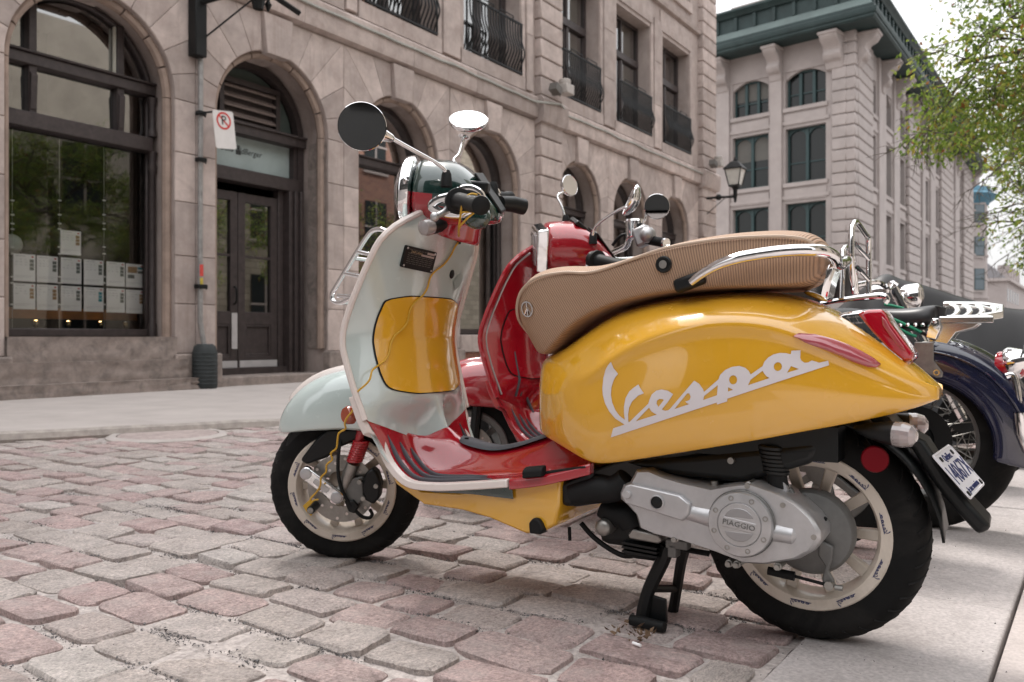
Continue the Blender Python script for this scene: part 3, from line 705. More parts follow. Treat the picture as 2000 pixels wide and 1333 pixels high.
# --- shop interior: listing sheets, lamps
M_paper = mat('paper', (.93, .93, .94), .7, var=.03); M_ink = mat('ink_grey', (.35, .35, .37), .8)
M_inkd = mat('photo_print', (.14, .16, .15), .7, var=.6, vs=60); M_inkr = mat('print_red', (.5, .05, .04), .7); M_inkg = mat('print_warm', (.38, .24, .12), .7, var=.6, vs=50); M_inkb = mat('print_blue', (.05, .3, .36), .7, var=.5, vs=50)
yp = .50
cols_ = [26, 72, 119, 164, 208, 246]; names = ['first', 'second', 'third', 'fourth', 'fifth', 'sixth']
def sheet(px0, px1, py0, py1, label, seed):
    a = FA.p(px0, py0, yp); b = FA.p(px1, py1, yp); rs_ = random.Random(seed)
    t = thing('listing_sheet', label, 'paper notice', FAM @ Matrix.Translation((a.x, yp, b.z)), 'listing sheets in the shop window')
    W2, H2 = b.x - a.x, a.z - b.z
    g = G(); g.bx(0, W2, 0, .002, 0, H2); g.out('paper', M_paper, t, smooth=0)
    g = G(); 
    g.bx(.02, W2 * .55, -.002, -.001, H2 * .92, H2 * .935)
    for q in range(3):
        for c_ in range(3): 
            if rs_.random() < .8: g.bx(W2 * (.08 + c_ * .21), W2 * (.08 + c_ * .21 + rs_.uniform(.05, .15)), -.002, -.001, H2 * (.80 - q * .10), H2 * (.812 - q * .10))
    g.bx(W2 * .06, W2 * .9, -.002, -.001, H2 * .2, H2 * .206); g.bx(W2 * .06, W2 * rs_.uniform(.4, .8), -.002, -.001, H2 * .15, H2 * .156)
    g.out('print', M_ink, t, smooth=0)
    g = G(); g.bx(W2 * .82, W2 * .92, -.002, -.001, H2 * .885, H2 * .94); g.out('red_logo', M_inkr, t, smooth=0)
    return t, W2, H2, rs_
def photos(t, W2, H2, rs_, kind):
    if kind == 'big':
        for x0, x1, z0, z1, m in ((.1, .62, .62, .88, M_inkg), (.66, .94, .78, .88, M_inkb), (.66, .94, .6, .72, M_inkd), (.1, .46, .38, .54, M_inkd)):
            g = G(); g.bx(W2 * x0, W2 * x1, -.002, -.001, H2 * z0, H2 * z1); g.out('photo', m, t, smooth=0)
    else:
        for q in range(3):
            g = G(); g.bx(W2 * .74, W2 * .93, -.002, -.001, H2 * (.70 - q * .14), H2 * (.82 - q * .14)); g.out('photo', kind, t, smooth=0)
prs = {}
def rowpx(x): return 0.0
for row, (yl, yr, hl, hr) in enumerate(((495, 515, 56, 48), (553, 566, 52, 47))):
    for c_ in range(6):
        x0 = cols_[c_]; x1 = x0 + (43, 41, 40, 38, 36, 35)[c_]; k = c_ / 5.
        lab = 'white listing sheet with %s, %s from left in %s row' % (('grey photos', 'small photos', 'small pale photos', 'dark photos', 'tiny photos', 'large colour photos')[c_] if row == 0 else ('orange photos', 'brown photos', 'grey photos', 'a blue photo', 'tiny photos', 'pale photos')[c_], names[c_], 'upper full' if row == 0 else 'bottom')
        t = sheet(x0, x1, yl + (yr - yl) * k, yl + hl + (yr + hr - yl - hl) * k, lab, row * 10 + c_)
        photos(*t, 'big' if (row == 0 and c_ == 5) else ((M_inkd, M_inkd, M_inkd, M_inkd, M_inkd, M_inkd) if row == 0 else (M_inkg, M_inkg, M_inkd, M_inkb, M_inkd, M_inkg))[c_])
t = sheet(118, 158, 449, 500, 'single white listing sheet hanging above the two full rows in the shop window', 77); photos(*t, M_inkg)
# display cables with clear pockets
cab = thing('display_cables', 'thin steel display cables with clear pockets behind the shop glass', 'display rack', FAM)
g = G()
for px in (24, 116, 203, 281):
    a = FA.p(px, 600, yp + .01); g.tube([(a.x, yp + .01, .68), (a.x, yp + .01, 2.85)], .0016, n=5)
outs(g, 'cable', mat('cable_steel', (.5, .52, .5), .35, metal=.8), cab)
g = G()
for px in (24, 116, 203, 281):
    for py in (392, 420, 437, 448, 483, 496, 541, 553, 595): a = FA.p(px, py, yp); g.box((a.x, yp - .003, a.z), (.035, .01, .014))
outs(g, 'clip', mat('white_clip', (.75, .75, .75), .5), cab, smooth=0)
M_pocket = glass('pocket_plastic', (.9, .93, .91), .02)
for c_ in range(6):
    for r_, (y0, y1) in enumerate(((380, 430), (438, 490))):
        if r_ == 1 and c_ == 2: continue
        x0 = cols_[c_]; a = FA.p(x0, y0 + c_ * 4, yp + .004); b = FA.p(x0 + (43, 41, 40, 38, 36, 35)[c_], y1 + c_ * 4, yp + .004)
        p = G(); p.add([(a.x, yp + .004, b.z), (b.x, yp + .004, b.z), (b.x, yp + .004, a.z), (a.x, yp + .004, a.z)], [(0, 1, 2, 3)]); p.out('clear_pocket', M_pocket, cab, smooth=0, fix=False)
a = FA.p(22, 478, 1.0)
t = thing('globe_lamp', 'white paper globe lamp hanging inside the shop at the left of the window', 'lamp', FAM @ Matrix.Translation(a)); g = G(); g.ball((0, 0, 0), .115, 20); g.out('shade', mat('paper_globe', (.8, .8, .82), .8), t)
g = G(); g.tube([(0, 0, .11), (0, 0, 2.1)], .004, n=6); g.out('flex', M_iron, t)
M_warm = mat('warm_bulb', (1, .62, .25), .5, emit=6); M_brass = mat('brass_cup', (.45, .36, .2), .25, metal=.9)
sill = thing('display_shelf', 'orange brown timber shelf behind the listing sheets in the shop window', 'shelf', FAM)
a = FA.p(20, 600, .75); b = FA.p(310, 610, .75); g = G(); g.bx(cx * 0 + .16, 1.95, .72, .80, .86, .98); g.out('board', mat('orange_wood', (.30, .13, .03), .5, var=.2, vs=12), sill)
g = G(); g.bx(.1, 1.95, .44, .9, .60, .675); g.out('base', M_dark, sill)
for q, (px, py) in enumerate(((70, 622), (133, 622), (196, 624), (245, 628))):
    a = FA.p(px, py, .60)
    t = thing('goblet_lamp', 'small brass goblet lamp on the shop window floor, %s from the left' % names[q], 'lamp', FAM @ Matrix.Translation((a.x, .6, .675)), 'goblet lamps below the listing sheets')
    s_ = 1.0 if q < 3 else .85
    g = G(); g.lathe([(.0, 0), (.03, .003), (.005, .02), (.005, .07), (.022, .09), (.032, .13), (.03, .16)], (0, 0, 0), (0, 0, 1), 16); g.out('cup', M_brass, t)
    g = G(); g.ball((0, 0, .155), .016, 10, (1.3, 1.3, .7)); g.out('bulb', M_warm if q < 3 else M_paper, t)
# =================================================================== STREET FURNITURE ON THE FACADE
M_pipe = mat('galvanised_pipe', (.30, .29, .28), .5, metal=.4, var=.25, vs=12)
M_rub = mat('guard_rubber', (.022, .027, .028), .7, var=.25, vs=10, bump=.002, bs=40)
def at(px, py, y): return FA.p(px, py, y)
t = thing('conduit_pipe', 'grey metal conduit pipe clamped to the stone pier beside the doorway', 'pipe', FAM)
a = at(392, 110, -.07); b = at(391, 560, -.07); c = at(391, 630, -.07); d = at(401, 690, -.10)
g = G(); g.tube([a, (b.x, -.07, b.z + 1), b, c, d, (d.x + .01, -.10, .3)], .031, n=12); g.out('tube', M_pipe, t)
for py, w_ in ((313, .11), (560, .13), (222, .10)):
    q = at(392, py, -.07); g = G(); g.box((q.x, -.075, q.z), (w_, .09, .05)); g.tube([(q.x + w_ / 2, -.06, q.z), (q.x + w_ / 2 + .03, -.06, q.z - .03)], .012, n=6); g.out('clamp', M_iron, t, bev=.008)
q = at(394, 530, -.105); g = G(); g.bx(q.x - .025, q.x + .025, -.103, -.100, q.z - .06, q.z + .08); g.out('red_sticker', mat('sticker_red', (.55, .06, .05), .5, var=.3, vs=30), t, smooth=0)
q = at(394, 553, -.105); g = G(); g.bx(q.x - .02, q.x + .02, -.103, -.100, q.z - .02, q.z + .06); g.out('yellow_sticker', mat('sticker_yellow', (.5, .38, .05), .5, var=.3, vs=30), t, smooth=0)
q = at(399, 690, -.16)
t = thing('pipe_guard', 'dark rubber guard standing round the foot of the conduit pipe', 'guard', FAM @ Matrix.Translation((q.x, -.17, .045)))
g = G(); g.lathe([(.135, 0), (.145, .02), (.145, .42), (.125, .50), (.09, .53), (.05, .53)], (0, 0, 0), (0, 0, 1), 20); 
for k in range(9): g.lathe([(.145, .05 + k * .045), (.149, .06 + k * .045), (.145, .07 + k * .045)], (0, 0, 0), (0, 0, 1), 20, closed=True)
g.out('sleeve', M_rub, t)
# no-parking sign
a = at(418, 222, -.30); b = at(459, 285, -.30); W2, H2 = b.x - a.x - .0, a.z - b.z
t = thing('parking_sign', 'white no parking sign with a crossed letter P bracketed to the conduit pipe', 'sign', FAM @ Matrix.Translation((a.x + W2 / 2, -.30, (a.z + b.z) / 2 + .0)) @ Matrix.Rotation(R(-7), 4, 'Y') @ Matrix.Rotation(R(0), 4, 'Z'))
W2, H2 = .30, .45
def rrect(w_, h_, r, n=5):
    out = []
    for cx_, cz_, a0 in ((w_ / 2 - r, h_ / 2 - r, 0), (-w_ / 2 + r, h_ / 2 - r, 90), (-w_ / 2 + r, -h_ / 2 + r, 180), (w_ / 2 - r, -h_ / 2 + r, 270)):
        for i in range(n + 1): b_ = R(a0 + 90 * i / n); out.append((cx_ + r * math.cos(b_), cz_ + r * math.sin(b_)))
    return out
g = G(); g.prism([(x, 0, z) for x, z in rrect(W2, H2, .03)], (0, .004, 0)); g.out('plate', mat('sign_white', (.68, .65, .63), .5, var=.06), t, smooth=20)
M_sr = mat('sign_red', (.55, .035, .03), .5); M_bk = mat('sign_black', (.02, .02, .02), .5)
g = G(); g.lathe([(.082, -.0015), (.105, -.0015), (.105, .0), (.082, .0)], (0, 0, .105), (0, 1, 0), 32, closed=True); g.box((0, -.0012, .105), (.19, .001, .02), Matrix.Rotation(R(45), 3, 'Y')); g.out('prohibition_ring', M_sr, t, smooth=0)
vs, fs = text('P', .155, .0004); g = G(); g.add(place(vs, (0, -.0028, .106), (1, 0, 0), (0, 0, 1)), fs); g.out('letter', M_bk, t, smooth=0, fix=False)
g = G(); g.tube([(-.24, .2, .2), (-.1, .05, .21), (-.05, .006, .21)], .012, n=6); g.out('bracket_arm', M_iron, t)
def lantern(px, py_top, py_bot, yo, label, arm_px):
    top = at(px, py_top, yo); bot = at(px, py_bot, yo); h = top.z - bot.z; s_ = h / 1.15
    t = thing('wall_lantern', label, 'lantern', FAM @ Matrix.Translation((bot.x, yo, bot.z)))
    M4 = [(1, 1), (-1, 1), (-1, -1), (1, -1)]
    g = G(); g.loft([[V((x * w_, y * w_, z)) * s_ for x, y in M4] for w_, z in ((.24, .80), (.25, .82), (.10, 1.0), (.06, 1.03))]); g.lathe([(.05, 1.0), (.06, 1.06), (.02, 1.1), (.03, 1.13), (0, 1.2)], (0, 0, 0), (0, 0, s_), 8) if False else None
    g.tube([V((0, 0, 1.0)) * s_, V((0, 0, 1.06)) * s_, V((0, 0, 1.15)) * s_], [.05 * s_, .05 * s_, .01 * s_], n=8); g.out('roof', M_iron, t, smooth=20)
    g = G(); g.loft([[V((x * w_, y * w_, z)) * s_ for x, y in M4] for w_, z in ((.125, .40), (.205, .80))], cap=False); g.out('glass_panes', mat('lantern_glass', (.62, .60, .55), .35, var=.1), t, smooth=0)
    g = G()
    for x, y in M4: g.tube([V((x * .13, y * .13, .38)) * s_, V((x * .215, y * .215, .82)) * s_], .016 * s_, n=5)
    g.bx(-.14 * s_, .14 * s_, -.14 * s_, .14 * s_, .36 * s_, .40 * s_); g.tube([V((0, 0, .36)) * s_, V((0, 0, .28)) * s_, V((0, 0, .12)) * s_, V((0, 0, -.05)) * s_], [.10 * s_, .06 * s_, .055 * s_, .03 * s_], n=8); g.out('frame', M_iron, t)
    g = G(); g.tube([V((0, 0, .1)) * s_, V((0, -yo * .5, .13)), V((0, -yo - .02, .13))], .035, n=8); g.ball((0, -yo * .5, .13), .09, 10); g.tube([V((0, -yo * .3, .1)), V((0, -yo - .02, -.4))], .012, n=6); g.out('arm', M_iron, t)
    g = G(); g.bx(-.07, .07, -yo - .05, -yo + .03, -.85, .45); g.out('wall_bracket', M_iron, t, bev=.01)
lantern(1436, 306, 392, -.95, 'black four sided iron lantern on an arm at the far corner of the stone building', 1390)
# nearer bracket whose lantern is above the picture
q0 = at(383, 112, -.08); q1 = at(385, 10, -.08)
t = thing('lamp_bracket', 'black iron lamp bracket bolted to the pier above the conduit pipe', 'bracket', FAM)
g = G(); g.bx(q0.x - .07, q0.x + .09, -.17, -.02, q0.z, q1.z + .5); g.out('back_plate', M_iron, t, bev=.012)
e = at(520, 40, -.22); f_ = at(430, 25, -.55)
g = G(); g.tube([(q1.x, -.15, q1.z + .02), (q1.x + .2, -.5, q1.z + .12), (q1.x + .35, -.75, q1.z + .1)], .04, n=8); g.tube([(q0.x + .06, -.12, q0.z + .22), (q1.x + .33, -.72, q1.z + .06)], .012, n=6); g.out('arm', M_iron, t)
g = G(); g.box((q1.x + .35, -.75, q1.z + .16), (.24, .24, .2)); g.tube([(q1.x + .35, -.75, q1.z + .06), (q1.x + .35, -.75, q1.z - .08)], [.09, .06], n=8); g.tube([(q1.x + .5, -.75, q1.z + .3), (q1.x + .5, -.75, q1.z + .06), (q1.x + .5, -.75, q1.z + .02), (q1.x + .5, -.75, q1.z - .06)], [.02, .02, .045, .012], n=8)
g.tube([(q1.x + .35, -.75, q1.z + .2), (q1.x + .95, -.80, q1.z + .05)], .04, n=4); g.out('lantern_foot', M_iron, t)
# cable along the string course, floodlights
t = thing('facade_cable', 'thin pale cable sagging along the string course of the stone building', 'cable', FAM)
g = G(); pts = []
for i in range(120):
    x = .5 + i * .155
    if 9.8 < x < 11: continue
    pts.append((x, -.135 - .01 * noise.noise(V((x * 3, 0, 0))), 5.20 + .03 * noise.noise(V((x * 1.3, 5, 0)))))
k = next(i for i, p in enumerate(pts) if p[0] > 10.9)
g.tube(pts[:k] + [(10.0, -.26, 5.2), (10.5, -.28, 5.28), (10.86, -.2, 5.24)] + pts[k:], .022, n=6); g.out('cable', mat('old_cable', (.36, .36, .33), .7, var=.25, vs=20), t)
M_lamp = mat('floodlight_grey', (.42, .38, .35), .6, var=.1)
for px, lab in ((1085, 'pale floodlight pair on the cap of the middle rusticated pier'), (1390, 'pale floodlight pair on the cap of the end pier by the lantern')):
    q = at(px, 185 if px < 1200 else 325, -.25)
    t = thing('floodlight', lab, 'floodlight', FAM @ Matrix.Translation((q.x, -.3, 5.38)))
    g = G(); g.box((.12, -.12, .16), (.30, .22, .2)); g.tube([(.1, -.1, .26), (.1, -.1, .36)], [.12, .12], n=12); g.out('housing', M_lamp, t, bev=.02)
    g = G(); g.box((-.22, -.08, .1), (.22, .18, .16), Matrix.Rotation(R(20), 3, 'Y')); g.tube([(-.2, 0, .0), (-.1, 0, .1), (.1, 0, .05)], .02, n=6); g.out('junction_box', mat('box_dark', (.12, .11, .1), .6), t, bev=.02)
# =================================================================== GREY BUILDING ACROSS THE SIDE STREET
M_gs = mat('grey_limestone', (.37, .325, .31), .85, var=.12, vs=1.1, bump=.006, bs=14, rnd=.05, dirt=(.33, .28, .26, .5), ds=.6)
M_gw = mat('grey_wall', (.345, .302, .288), .9, var=.12, vs=.9, dirt=(.31, .27, .25, .5), ds=.5)
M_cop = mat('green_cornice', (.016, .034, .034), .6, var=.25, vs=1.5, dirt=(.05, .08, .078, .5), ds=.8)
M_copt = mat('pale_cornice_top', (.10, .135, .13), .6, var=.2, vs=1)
M_gfr = mat('green_frame', (.022, .05, .052), .5)
M_fblind = mat('window_blind', (.12, .115, .105), .9, var=.2, vs=.7)
M_gp = mat('dark_pane', (.012, .014, .014), .12, spec=.45)
OC = V((17.84, 45., 0)); dF = V((-.73, .683, 0)).normalized(); dR = V((.567, .824, 0)).normalized()
FFM = mk(OC, -dF); FF = Fr(FFM)       # x along the front towards the corner (x<0), y into the building
FRM = mk(OC, dR); FRr = Fr(FRM)       # x along the street side (x>0), y into the building
b2 = thing('grey_building', 'grey limestone warehouse with a dark green bracketed cornice across the side street', 'building', Matrix.Identity(4))
ZR = 16.9; ROWS = [(13.26, 15.25, 'seg'), (9.13, 12.14, 'twin'), (5.0, 8.01, 'twin'), (.9, 3.9, 'twin')]
def wall_openings(xf, x0, x1, z0, z1, opens, dep, name, m):
    """flat wall with rectangular openings [(a,b,za,zb)] and reveals"""
    g = G(xf); xs = sorted({x0, x1, *[o[0] for o in opens], *[o[1] for o in opens]}); zs = sorted({z0, z1, *[o[2] for o in opens], *[o[3] for o in opens]})
    for a, b in zip(xs[:-1], xs[1:]):
        for c_, d_ in zip(zs[:-1], zs[1:]):
            mx_, mz_ = (a + b) / 2, (c_ + d_) / 2
            if any(o[0] < mx_ < o[1] and o[2] < mz_ < o[3] for o in opens): continue
            g.add([(a, 0, c_), (b, 0, c_), (b, 0, d_), (a, 0, d_)], [(0, 1, 2, 3)])
    for a, b, c_, d_ in opens:
        for P, Q in (((a, c_), (a, d_)), ((a, d_), (b, d_)), ((b, d_), (b, c_)), ((b, c_), (a, c_))):
            g.add([(P[0], 0, P[1]), (Q[0], 0, Q[1]), (Q[0], dep, Q[1]), (P[0], dep, P[1])], [(0, 1, 2, 3)])
    return g.out(name, m, b2, smooth=0, fix=False)
baysF = [(FF.p(a, 400).x, FF.p(b, 400).x) for a, b in ((1345, 1397), (1431, 1501), (1534, 1613))]
colsR = [(FRr.p(a, 400).x, FRr.p(b, 400).x) for a, b in ((1703, 1711), (1728, 1741), (1755, 1767), (1791.5, 1797), (1805, 1813), (1825, 1832), (1857, 1862), (1872, 1877))]
x_end = FRr.p(1896, 400).x
opF = [(a, b, za, zb) for a, b in baysF for za, zb, k in ROWS]; opR = [(a, b, za, zb) for a, b in colsR for za, zb, k in ROWS]
wall_openings(FFM, -16, 0, 0, ZR, opF, .5, 'wall', M_gw); wall_openings(FRM, 0, x_end, 0, ZR, opR, .45, 'wall', M_gw)
g = G(); e1 = FFM @ V((-16, 0, 0)); e2 = FRM @ V((x_end, 0, 0)); e3 = e1 + V((8, 40, 0)); P = [e1, V(OC), e2, e3]
g.prism([(p.x, p.y, .5) for p in (FFM @ V((-15.8, .62, 0)), OC + (e3 - OC).normalized() * 1.0, FRM @ V((x_end - .2, .62, 0)), e3)], (0, 0, ZR - .6)); g.out('inner_room', M_dark, b2, smooth=0)
def win2(xf, a, b, za, zb, kind, n, vis=True):
    f = G(xf); y = .30; t = .11 if n > 1 else .09
    f.bx(a, a + t, y, y + .14, za, zb); f.bx(b - t, b, y, y + .14, za, zb); f.bx(a + t, b - t, y, y + .14, zb - t, zb); f.bx(a + t, b - t, y, y + .14, za, za + t)
    W2 = b - a
    for q in range(1, n): x = a + W2 * q / n; f.bx(x - .08, x + .08, y - .05, y + .14, za + t, zb - t)
    f.bx(a + t, b - t, y + .03, y + .1, za + (zb - za) * .36, za + (zb - za) * .36 + .06)
    if kind == 'seg':
        m_ = (a + b) / 2; hw = W2 / 2; rise = min(.45, hw * .55); pts = [(a, y - .24, zb + .02)] + [(a + W2 * i / 12, y - .24, zb - rise * (abs(i / 6 - 1) ** 2)) for i in range(13)] + [(b, y - .24, zb + .02)]
        h = G(xf); h.prism(pts, (0, .2, 0)); h.out('arch_spandrel', M_gw, b2, smooth=0)
    else:
        for q in range(n):
            xa, xb = a + W2 * q / n + .08, a + W2 * (q + 1) / n - .08; c_ = (xa + xb) / 2; r = (xb - xa) / 2
            pts = [(xa, y, zb - .05)] + [(c_ - r * math.cos(math.pi * i / 8), y, zb - .12 - r * (1 - math.sin(math.pi * i / 8)) * .9) for i in range(9)] + [(xb, y, zb - .05)]
            f.prism(pts, (0, .1, 0))
    fr = f.out('window', M_gfr, b2, smooth=0)
    p = G(xf); p.add([(a, y + .1, za), (b, y + .1, za), (b, y + .1, zb), (a, y + .1, zb)], [(0, 1, 2, 3)]); p.out('pane', M_gp, fr, smooth=0, fix=False)
    if (a * 7.3 + za * 3.1) % 1 < .3:
        p = G(xf); k_ = .35 + .5 * ((a * 3.7 + za) % 1); p.bx(a + t, b - t, y + .085, y + .095, zb - (zb - za) * k_, zb - .1); p.out('blind', M_fblind, fr, smooth=0)
    s_ = G(xf); s_.bx(a - .12, b + .12, -.10, .2, za - .22, za); s_.out('window_sill', M_gs, b2, smooth=0)
    s_ = G(xf); s_.bx(a - .05, b + .05, -.05, .0, za - .95, za - .35) ; s_.out('apron_panel', M_gs, b2, smooth=0)
for a, b in baysF:
    for za, zb, k in ROWS: win2(FFM, a, b, za, zb, k, 3 if k == 'seg' else 2)
for a, b in colsR:
    for za, zb, k in ROWS: win2(FRM, a, b, za, zb, k, 1)
# flat strips between the bays, rusticated corner and piers
def strip(xf, x0, x1, z0=0, z1=ZR - .2, pr=.16):
    g = G(xf); g.bx(x0, x1, -pr, 0, z0, z1); g.out('pilaster', M_gs, b2, smooth=0)
def quoins(xf, x0, x1, pr, z1=ZR - .25, h=.62):
    z = .0; i = 0
    while z < z1:
        g = G(xf); g.bx(x0 - (0 if i % 2 else .0), x1, -pr, .0, z + .03, min(z1, z + h)); g.out('quoin_block', M_gs, b2, bev=.05, seg=1); z += h; i += 1
gp = [(baysF[0][1], baysF[1][0]), (baysF[1][1], baysF[2][0])]
for a, b in gp: strip(FFM, a + .16, b - .16)
quoins(FFM, FF.p(1626, 400).x, -.35, .16); quoins(FRM, .35, colsR[0][0] - .35, .16)
z = 0
while z < ZR - .3:     # chamfered corner stones
    g = G(); a_ = OC + dF * .7; b_ = OC + dR * .55; ctr = OC - (dF + dR).normalized() * .06
    n1 = V((-.683, -.73, 0)).normalized(); n2 = V((.824, -.567, 0)).normalized()
    pts = [a_ + n1 * .0, a_ + n1 * .12, OC + (n1 + n2) * .12, b_ + n2 * .12, b_]; g.prism([(p.x, p.y, z + .03) for p in pts], (0, 0, .58)); g.out('quoin_block', M_gs, b2, bev=.05, seg=1); z += .62
for i in (2, 5):
    a = colsR[i][1] + .3; b = colsR[i + 1][0] - .3; quoins(FRM, a, b, .25)
quoins(FRM, colsR[7][1] + .3, x_end, .25)
for i in (0, 1, 3, 4, 6):
    a, b = colsR[i][1], colsR[i + 1][0]; strip(FRM, a + .25, b - .25, pr=.14)
for z in (12.35, 8.25, 4.15):
    for xf, x0, x1 in ((FFM, -16, baysF[2][1] + .2), (FRM, colsR[0][0] - .3, x_end)):
        g = G(xf); g.bx(x0, x1, -.07, 0, z, z + .18); g.out('band_course', M_gs, b2, smooth=0)
# cornice swept round the corner
def sweep(name, m, prof, smooth=30):
    n1 = V((-.683, -.73, 0)).normalized(); n2 = V((.824, -.567, 0)).normalized(); g = G(); rings = []
    mit = (n1 + n2); mit = mit / mit.dot(n1)
    for base, nrm in ((OC + dF * 16, n1), (OC, mit), (OC + dR * (x_end + .9), n2)):
        rings.append([V((base.x + nrm.x * o_, base.y + nrm.y * o_, z)) for o_, z in prof])
    g.loft(rings); return g.out(name, m, b2, smooth=smooth)
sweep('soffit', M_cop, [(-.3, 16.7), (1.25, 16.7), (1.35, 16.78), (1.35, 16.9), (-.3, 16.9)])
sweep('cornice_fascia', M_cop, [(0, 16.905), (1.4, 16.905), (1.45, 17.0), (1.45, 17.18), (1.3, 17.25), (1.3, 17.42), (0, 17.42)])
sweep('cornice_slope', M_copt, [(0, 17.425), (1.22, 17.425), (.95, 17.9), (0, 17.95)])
sweep('attic_frieze', M_cop, [(0, 17.955), (.75, 17.955), (.75, 18.75), (0, 18.75)])
sweep('cornice_crown', M_cop, [(0, 18.755), (.9, 18.755), (1.0, 18.9), (1.15, 19.0), (1.15, 19.12), (0, 19.2)])
for k in range(14):
    g = G(FFM); x = -.6 - k * 1.15; g.bx(x - .09, x + .09, -.87, -.755, 17.98, 18.72); g.out('frieze_rib', M_cop, b2, smooth=0)
for k in range(40):
    g = G(FRM); x = .6 + k * 1.0; g.bx(x - .12, x + .12, -.87, -.755, 17.98, 18.72); g.out('frieze_rib', M_cop, b2, smooth=0)
def corbel(xf, x, w_):
    g = G(xf); pr = [(0, 16.69), (-1.05, 16.69), (-1.1, 16.45), (-.95, 16.2), (-.65, 16.05), (-.5, 15.8), (-.62, 15.55), (-.5, 15.3), (-.3, 15.2), (-.2, 14.85), (0, 14.8)]
    g.prism([(x - w_ / 2, y, z) for y, z in pr], (w_, 0, 0)); g.bx(x - w_ / 2 - .06, x + w_ / 2 + .06, -1.16, 0, 16.47, 16.66); g.out('corbel', M_gs, b2, bev=.05, seg=1)
for a, b in gp: corbel(FFM, (a + b) / 2, .75)
corbel(FFM, FF.p(1632, 150).x, .95); corbel(FRM, .75, .9)
for i in range(8):
    if i < 7: corbel(FRM, (colsR[i][1] + colsR[i + 1][0]) / 2, .8)
corbel(FRM, x_end - .5, .8)
g = G(); a = FF.p(1428, 20, 3); b = FF.p(1528, 15, 3); g = G(FFM); g.bx(a.x, b.x, 3, 3.2, 20.6, 20.95); 
for x in (a.x + .2, (a.x + b.x) / 2, b.x - .2): g.bx(x - .1, x + .1, 3, 3.2, 18.9, 20.6)
g.out('roof_rail', M_gs, b2, smooth=0)
g = G(); g.prism([(p.x, p.y, 19.0) for p in (FFM @ V((-16, 0, 0)), OC, FRM @ V((x_end, 0, 0)), e3)], (0, 0, .12)); g.out('roof', M_copt, b2, smooth=0)
# =================================================================== FAR BUILDINGS
M_fs = mat('far_stone', (.36, .315, .302), .9, var=.08, vs=.6); M_blue = mat('blue_cornice', (.06, .17, .24), .6, var=.15, vs=.8); M_bgl = mat('far_pane', (.10, .13, .15), .08, spec=.8)
D3 = 100.; X3 = (1953 - 1000) / F_PX * D3
F3M = mk((X3, D3), (1, 0.12)); F3 = Fr(F3M)     # front faces the camera, x<0 to the left
b3 = thing('corner_building', 'pale stone corner building with a bright blue cornice far down the street', 'building', F3M)
rc = 3.2
def plan(off, xl=-14, n=7):
    pts = [(xl, -off)]
    for i in range(n + 1): a = math.pi / 2 * i / n; pts.append((-rc + (rc + off) * math.sin(a), rc - (rc + off) * math.cos(a)))
    pts += [(off, 45), (xl, 45)]; return pts
g = G(); g.prism([(x, y, 0) for x, y in plan(0)], (0, 0, 16.6)); g.out('wall', M_fs, b3, smooth=50)
g = G(); g.loft([[V((x, y, z)) for x, y in plan(o_)] for o_, z in ((.15, 16.2), (.3, 16.5), (.9, 16.9), (1.1, 17.3), (.5, 17.6), (.3, 18.2))]); g.out('cornice', M_blue, b3, smooth=40)
g = G(); g.prism([(x, y, 18.2) for x, y in plan(-.8)], (0, 0, 1.6)); g.out('attic', M_fs, b3, smooth=50)
for z in (5.2, 10.1, 15.2): 
    g = G(); g.loft([[V((x, y, z_)) for x, y in plan(o_)] for o_, z_ in ((.02, z - .02), (.14, z), (.14, z + .25), (.02, z + .27))]); g.out('band_course', M_fs, b3, smooth=40)
for (pa, pb) in ((1902, 1922), (1878, 1890)):
    for ya, yb in ((400, 435), (463, 500), (525, 567)):
        a = F3.p(pa, yb, 0); b = F3.p(pb, ya, 0)
        g = G(); g.bx(a.x - .18, b.x + .18, -.08, -.01, a.z - .25, b.z + .25); g.out('window_surround', M_gs, b3, smooth=0)
        f = G(); f.bx(a.x, b.x, -.12, -.085, a.z, b.z); fr = f.out('window', M_gfr, b3, smooth=0)
        for q in range(2):
            p = G(); zm = a.z + (b.z - a.z) * q / 2; p.bx(a.x + .1, b.x - .1, -.13, -.122, zm + .08, zm + (b.z - a.z) / 2 - .04); p.out('pane', M_bgl, fr, smooth=0)
for q in range(9):
    g = G(); yy = rc + 1.2 + q * 4; g.bx(.01, .25, yy - .5, yy + .5, 0, 16.1); g.out('pilaster', M_fs, b3, smooth=0)
    for ya in (2, 6.5, 11.5):
        g = G(); g.bx(.01, .04, yy + 1.1, yy + 2.6, ya, ya + 3); g.out('window', M_bgl, b3, smooth=0)
b4 = thing('terrace_building', 'small pale terrace at the very end of the street beyond the blue cornice', 'building', mk((.573 * 145, 145.), (.567, .824)))
g = G(); g.prism([(0, 0, 0), (45, 0, 0), (45, 12, 0), (0, 12, 0)], (0, 0, 10.2)); g.out('wall', M_fs, b4, smooth=0)
g = G(); g.prism([(-.5, -.6, 10.2), (45, -.6, 10.2), (45, 12, 10.2), (-.5, 12, 10.2)], (0, 0, .5)); g.out('cornice', M_gs, b4, smooth=0)
g = G(); g.prism([(0, 0, 10.7), (0, 3, 13.5), (0, 9, 13.5), (0, 12, 10.7)], (30, 0, 0)); g.out('roof', mat('slate', (.25, .24, .25), .7, var=.1), b4, smooth=0)
for q in range(5):
    g = G(); g.bx(2 + q * 5, 3.6 + q * 5, -.3, 1.5, 10.8, 13.0); g.out('dormer', M_fs, b4, smooth=0)
    g = G(); g.bx(2 + q * 5, 3.6 + q * 5, -.06, -.01, 3, 5.5); g.bx(2 + q * 5, 3.6 + q * 5, -.06, -.01, 6.8, 9); g.out('window', M_bgl, b4, smooth=0)
